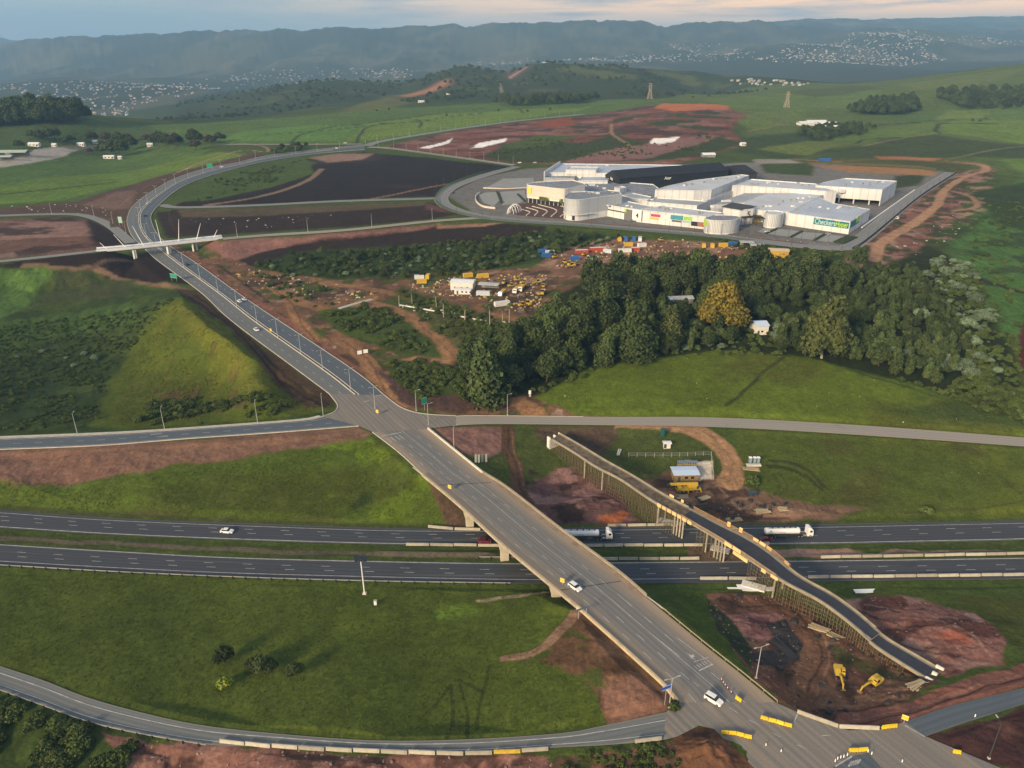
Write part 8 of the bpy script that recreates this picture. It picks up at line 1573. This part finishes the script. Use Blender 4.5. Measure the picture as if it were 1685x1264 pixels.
# fence of the site compound
fp = [W(x, y) for x, y in ((1034, 752), (1105, 752), (1170, 750), (1174, 790), (1105, 792))]; o = thing('site_fence', 'thin wire fence enclosing the blue roofed site shed', 'fence')
for a, b_ in zip(fp, fp[1:]):
    n = max(2, int(np.linalg.norm(b_ - a) / 3))
    for i in range(n): q = a + (b_ - a) * i / n; mb = MB(); mb.box((q[0], q[1], q[2] + .9), (.12, .12, 2.0)); mb.build('post', mat('fence_post', (.40, .37, .26), .8), o)
    for h in (.6, 1.2, 1.8): mb = MB(); mb.tube(a + (0, 0, h), b_ + (0, 0, h), .03, n=4); mb.build('wire', GALV, o)
# timber, pipes and rubble lying about
def pile(label, x, y, rz, n, L, w, m_, cat='stack', group=None, spread=1.0, name='timber_stack', piece='plank'):
    o = thing(name, label, cat, tuple(W(x, y)), R(rz), group); me_ = MB().box((0, 0, 0), (L, w, .18)).mesh(piece, m_)
    for k in range(n): q = bpy.data.objects.new(piece, me_); link(q, o); q.location = (rnd.uniform(-.3, .3) * spread, (k % 5 - 2) * w * 1.15 + rnd.uniform(-.1, .1) * spread, .1 + .19 * (k // 5)); q.rotation_euler = (0, 0, R(rnd.uniform(-6, 6) * spread))
PLK = mat('old_plank', (.40, .32, .20), .9, .3, .8, randobj=.25)
for k, (x, y, a, n, L, lb) in enumerate(((1123, 818, 10, 10, 4, 'pale planks below the truck crane'), (1160, 820, 25, 12, 4, 'scattered pale planks right of the truck crane'), (1208, 855, 5, 10, 5, 'weathered planks near the motorway edge'), (1255, 842, 0, 15, 5, 'yellowish formwork stack right of the dirt track'), (1288, 838, 0, 10, 3, 'small timber stack rightmost on the works ground'), (1348, 1035, -30, 10, 5, 'planks beside the scaffolding of the lower works'), (1375, 1048, -35, 6, 4, 'loose planks under the lower scaffolding'), (1235, 772, -5, 10, 6, 'long planks on the verge below the toilets'), (1510, 1128, 25, 10, 5, 'yellow timbers at the white end block'), (1150, 835, 12, 8, 6, 'dark beams on the muddy ground'))): pile(lb, x, y, a, n, L, .4, PLK if 'dark' not in lb else mat('dark_beam', (.05, .04, .03), .9, .3, 1), spread=1.6)
for k, (x, y, a) in enumerate(((1232, 965, 2), (1236, 970, 2), (1425, 973, 2))): pile(['white pipes stacked uppermost by the lower slab', 'white pipes lying along the soil edge at the lower slab', 'white pipes beyond the unfinished bridge deck'][k], x, y, a, 5, 14 if k == 1 else 7, .3, SIGNW, name='pipe_stack', piece='pipe', spread=.3)
pile('dark steel bars stacked near the lower pink mound', 1290, 1070, -60, 20, 8, .35, mat('rebar', (.035, .035, .04), .7), name='bar_stack', piece='bar', spread=1.2)
o = thing('dark_machine', 'dark blue compressor standing in the mud right of the dirt track', 'compressor', tuple(W(1238, 815)), R(5)); mb = MB(); mb.box((0, 0, 1.0), (3.4, 1.6, 1.2), taper=.9); mb.build('body', paint('navy', (.03, .05, .07)), o, bevel=.1)
for x in (-1, 1): wheel(o, x * .9, -.8, .35); wheel(o, x * .9, .8, .35)
# drums and rubble: uncounted litter of the works
def litter(name, polys, n, seed, m_, lo, hi, label):
    g = np.random.RandomState(seed); mb = MB()
    for poly, k in polys:
        for p in fill(poly, k, seed + k): s = g.uniform(lo, hi); mb.box((p[0], p[1], p[2] + s * .3), (s * g.uniform(.7, 2.0), s * g.uniform(.6, 1.3), s * g.uniform(.5, 1.0)), g.uniform(0, 3.1), taper=g.uniform(.5, .95))
    o = mb.build(name, m_); o['kind'] = 'stuff'; o['label'] = label
YD1 = [(660, 470), (760, 455), (900, 450), (900, 495), (860, 515), (760, 490), (680, 480)]; YD2 = [(900, 425), (1000, 400), (1120, 395), (1330, 425), (1300, 432), (1000, 440), (920, 442)]; BK = [(380, 430), (450, 450), (560, 470), (640, 490), (560, 500), (470, 480), (400, 470)]; MR = [(1440, 430), (1520, 370), (1600, 340), (1590, 380), (1520, 420)]; VG = [(10, 340), (130, 335), (200, 345), (175, 355), (60, 350)]
litter('rubble', [(YD1, 120), (YD2, 130), (BK, 90), (MR, 60), (VG, 40), ([(280, 360), (420, 360), (560, 352), (420, 380)], 30), ([(660, 500), (840, 530), (830, 536), (660, 508)], 60)], 0, 61, mat('rubble_pale', (.42, .39, .35), .9, .3, .5), .3, 1.1, 'pale rubble and scrap strewn over the works')
litter('scrap', [(YD1, 110), (YD2, 100), (BK, 30)], 0, 67, mat('scrap_ochre', (.42, .30, .10), .8, .5, .5), .5, 1.6, 'yellow and rusty scrap strewn in the yards'); litter('dark_scrap', [(YD1, 80), (YD2, 60), (EXC, 50), ([(1100, 815), (1300, 830), (1250, 855), (1150, 858)], 50)], 0, 71, mat('scrap_dark', (.03, .03, .035), .8, .3, .5), .4, 1.3, 'dark scrap and tyres strewn in the yards')
litter('stones', [([(1100, 815), (1300, 830), (1380, 848), (1150, 858)], 160), (EXC, 220), (MND, 120), (BOT, 60)], 0, 77, mat('stone_grey', (.20, .155, .125), .95, .3, 1), .12, .42, 'small grey stones on the muddy works'); litter('boulder', [(BOT, 260)], 0, 73, mat('rock_pink', (.26, .17, .15), .95, .3, 1), .15, .55, 'pinkish stones on the bare bank at the bottom edge'); litter('pale_litter', [(MEAD, 26), (NB2, 14)], 0, 79, SIGNW, .12, .3, 'white litter specks in the meadow')
# low white wall of the palm drive
mb = MB(); c = cr([W(x, y) for x, y in ((658, 503), (700, 510), (760, 522), (812, 532))], 8); rib(mb, c, .4, .7, -.3); tag(mb.build('drive_wall', WWALL), 'low broken white wall along the palm drive', 'wall')
mb = MB(); c = cr([W(x, y) for x, y in ((558, 508), (585, 500), (612, 493))], 6); rib(mb, c, 2.8, .25, -.3); tag(mb.build('old_slab', CONC), 'grey concrete strip beside the dirt road bend', 'slab')
# ------------------------------------------------------------------ far: pylons, farms, townships
def pylon(label, x, ybase, ytop):
    p = W(x, ybase); h = (ybase - ytop) / px_m(p); o = thing('pylon', label, 'pylon', tuple(p)); mb = MB(); w = h * .16; m_ = mat('pylon_steel', (.42, .34, .27), .6)
    for sx_ in (-1, 1):
        for sy_ in (-1, 1): mb = MB(); mb.tube((sx_ * w, sy_ * w, -1), (sx_ * w * .35, sy_ * w * .35, h * .6), .5, .35, 4); mb.tube((sx_ * w * .35, sy_ * w * .35, h * .6), (sx_ * w * .22, 0, h), .35, .25, 4); mb.build('leg', m_, o)
    for k in range(5):
        z0, z1 = h * .12 * k, h * .12 * (k + 1); a, b_ = w * (1 - .65 * z0 / h / .6), w * (1 - .65 * z1 / h / .6); mb = MB()
        for sy_ in (-1, 1): mb.tube((-a, sy_ * a, z0), (b_, sy_ * b_, z1), .22, n=4); mb.tube((a, sy_ * a, z0), (-b_, sy_ * b_, z1), .22, n=4)
        mb.build('bracing', m_, o)
    for z, L in ((.66, .30), (.80, .36), (.94, .26)): mb = MB(); mb.box((0, 0, h * z), (h * L, .6, .6)); mb.build('cross_arm', m_, o)
pylon('tall steel pylon behind the red hill', 1069, 163, 138); pylon('steel pylon on the cane field right of the red hill', 1294, 177, 152)
HW = [mat('house_white', (.30, .285, .27), .8, .1, .2), mat('house_cream', (.60, .52, .42), .8, .1, .2), mat('house_pale_blue', (.48, .55, .60), .8, .1, .2)]; HR = [mat('tin_silver', (.21, .225, .24), .5, .1, .1), mat('tile_red', (.30, .13, .09), .8, .15, .2), mat('tin_grey', (.30, .32, .34), .6, .1, .1)]
def house_mesh(w, d, h, wm, rm, nwin=2):
    mb = MB(); mb.box((0, 0, h / 2 - 1.5), (w, d, h + 3), m=0)
    for k in range(nwin): mb.box((-w * .3 + k * w * .35, -d / 2 - .02, h * .55), (w * .14, .08, h * .35), m=2)
    mb.box((w * .32, -d / 2 - .02, h * .36), (w * .1, .08, h * .7), m=2)
    v = [(-w / 2 - .3, -d / 2 - .4, h), (w / 2 + .3, -d / 2 - .4, h), (w / 2 + .3, 0, h + d * .28), (-w / 2 - .3, 0, h + d * .28), (w / 2 + .3, d / 2 + .4, h), (-w / 2 - .3, d / 2 + .4, h)]; mb.add(v, [(0, 1, 2, 3), (3, 2, 4, 5), (0, 3, 5), (1, 4, 2), (5, 4, 1, 0)], 1); return mb.mesh('house', [wm, rm, GLASS])
HM = [house_mesh(12, 8, 4.2, HW[0], HR[0]), house_mesh(10, 8, 4, HW[0], HR[2]), house_mesh(13, 9, 5, HW[1], HR[0]), house_mesh(11, 8, 4, HW[2], HR[0]), house_mesh(12, 9, 5.5, HW[0], HR[1])]
TOWN = [([(-20, 195), (0, 140), (90, 138), (220, 136), (330, 150), (300, 165), (220, 175), (150, 190)], 130, 'house of the township spread over the left valley', 'left valley township'), ([(230, 140), (420, 118), (560, 112), (690, 112), (690, 128), (560, 130), (420, 140), (300, 152)], 75, 'house of the township below the scarp left of the bush hill', 'township below the scarp'), ([(700, 106), (800, 98), (960, 96), (1080, 90), (1250, 85), (1250, 98), (1080, 102), (880, 104), (760, 108)], 70, 'house of the band of houses above the bush hill', 'township band in the middle'), ([(1240, 98), (1300, 75), (1400, 55), (1480, 50), (1535, 62), (1520, 84), (1560, 98), (1440, 108), (1330, 106)], 190, 'house covering the hazy hill on the right', 'township on the right hill'), ([(1090, 72), (1200, 70), (1230, 80), (1120, 82)], 14, 'house on the scarp shoulder', 'houses on the scarp'), ([(1500, 64), (1685, 62), (1685, 72), (1540, 74)], 26, 'house on the far right plateau', 'far right plateau houses'), ([(1160, 128), (1250, 130), (1330, 138), (1320, 142), (1200, 134)], 9, 'house along the ridge right of the bush hill', 'houses on the right end of the bush ridge')]
cnt = 0; rest = MB(); far_pts = []
for poly, n, lb, gp in TOWN:
    pts = fill(poly, n * 5, 91 + n); g = random.Random(n)
    # houses gather in clusters
    w_ = fbm(pts[:, 0] / 160, pts[:, 1] / 260, 17, 3); pts = pts[np.argsort(-w_ + np.random.RandomState(n).rand(len(pts)) * .9)][:int(n * 3.6)]
    k_ = int(n * .56); n_all = len(pts)
    for i, p in enumerate(pts):
        s = .30 + p[1] / 11000
        if i < k_:
            o = bpy.data.objects.new('house', HM[g.randrange(5)]); link(o); o.location = (p[0], p[1], p[2] + .3); o.rotation_euler = (0, 0, g.uniform(-.6, .6)); o.scale = (s * g.uniform(.8, 1.3), s, s); tag(o, lb, 'house', gp); cnt += 1
        else: far_pts.append((p[0], p[1], p[2] + .3))
gn_stuff('far_houses', far_pts, np.random.RandomState(9).uniform(.55, 1.05, len(far_pts)), HM, 'countless small pale houses scattered over the far hills', 11)
for x, y, w, d, a, lb in ((693, 169, 22, 9, 10, 'white house below the red cut of the bush hill'), (738, 156, 16, 8, 0, 'white house among trees right of the red cut'), (895, 103.5, 40, 12, 0, 'long pale building on top of the bush hill'), (57, 240.5, 20, 9, 5, 'white barn beyond the pale car park'), (90, 241.5, 8, 7, 5, 'small white house beyond the car park'), (134, 240, 14, 8, 0, 'white roofed house at the end of the car park'), (157, 236, 9, 7, 0, 'white cottage left among the farm trees'), (180, 236, 7, 6, 0, 'small white cottage right among the farm trees'), (180, 261, 20, 6, 5, 'long low white house below the farm trees'), (198, 262, 7, 5, 5, 'small white outbuilding right of the long low house'), (247, 241, 11, 8, 20, 'white house right of the dark farm trees'), (1222, 240, 10, 7, 20, 'grey tin hut on the slope right of the red hill')):
    p = W(x, y); o = bpy.data.objects.new('farm_house', house_mesh(w * .7, d * .8, 3.2, WWALL, WR, 3)); link(o); o.location = p; o.rotation_euler = (0, 0, R(a)); tag(o, lb, 'house')
shed('dark open farm shed with pale green roof at the left edge', W(25, 258), R(5), 34, 14, 6, GWALL, mat('roof_pale_green', (.36, .44, .36), .7, .1, .1), 2.5, True, 'farm_shed'); shed('grey lean-to shed in front of the farm shed at the left edge', W(6, 264), R(5), 22, 9, 4.5, GWALL, MATS['tin_roof'], 1.5, True, 'farm_shed')
for x, y, w, a, lb in ((1325, 206, 26, 10, 'leftmost pale roof of the right hand farm'), (1342, 204, 34, 5, 'middle pale roof of the right hand farm'), (1362, 207, 30, -5, 'rightmost pale roof of the right hand farm'), (1380, 213, 18, -10, 'low pale roof below the right hand farm')): shed(lb, W(x, y), R(a), w, 14, 4, WWALL, WR, 2.5, win=3, name='farm_shed')
container(W(1357, 265), R(2), 'blue', 'blue container on the ochre bank behind the mall', None, 12, 1.2)
shed('pale grey tent roof on the slope behind the black hall', W(1165, 258), R(5), 16, 10, 3, GWALL, WR, 2.0, win=0, name='tent', cat='tent')
# ------------------------------------------------------------------ evening haze in the air
hz = MB(); hz.box((0, 7000, 50), (26000, 14600, 1060))
hm = bpy.data.materials.new('haze'); hm.use_nodes = True; ht = hm.node_tree; ht.nodes.clear()
ho = ht.nodes.new('ShaderNodeOutputMaterial'); hv = ht.nodes.new('ShaderNodeVolumePrincipled')
hv.inputs['Color'].default_value = (.36, .66, 1.0, 1); hv.inputs['Density'].default_value = 0.000084; hv.inputs['Anisotropy'].default_value = 0.0
ht.links.new(hv.outputs[0], ho.inputs['Volume'])
h = hz.build('haze', hm); h['kind'] = 'stuff'
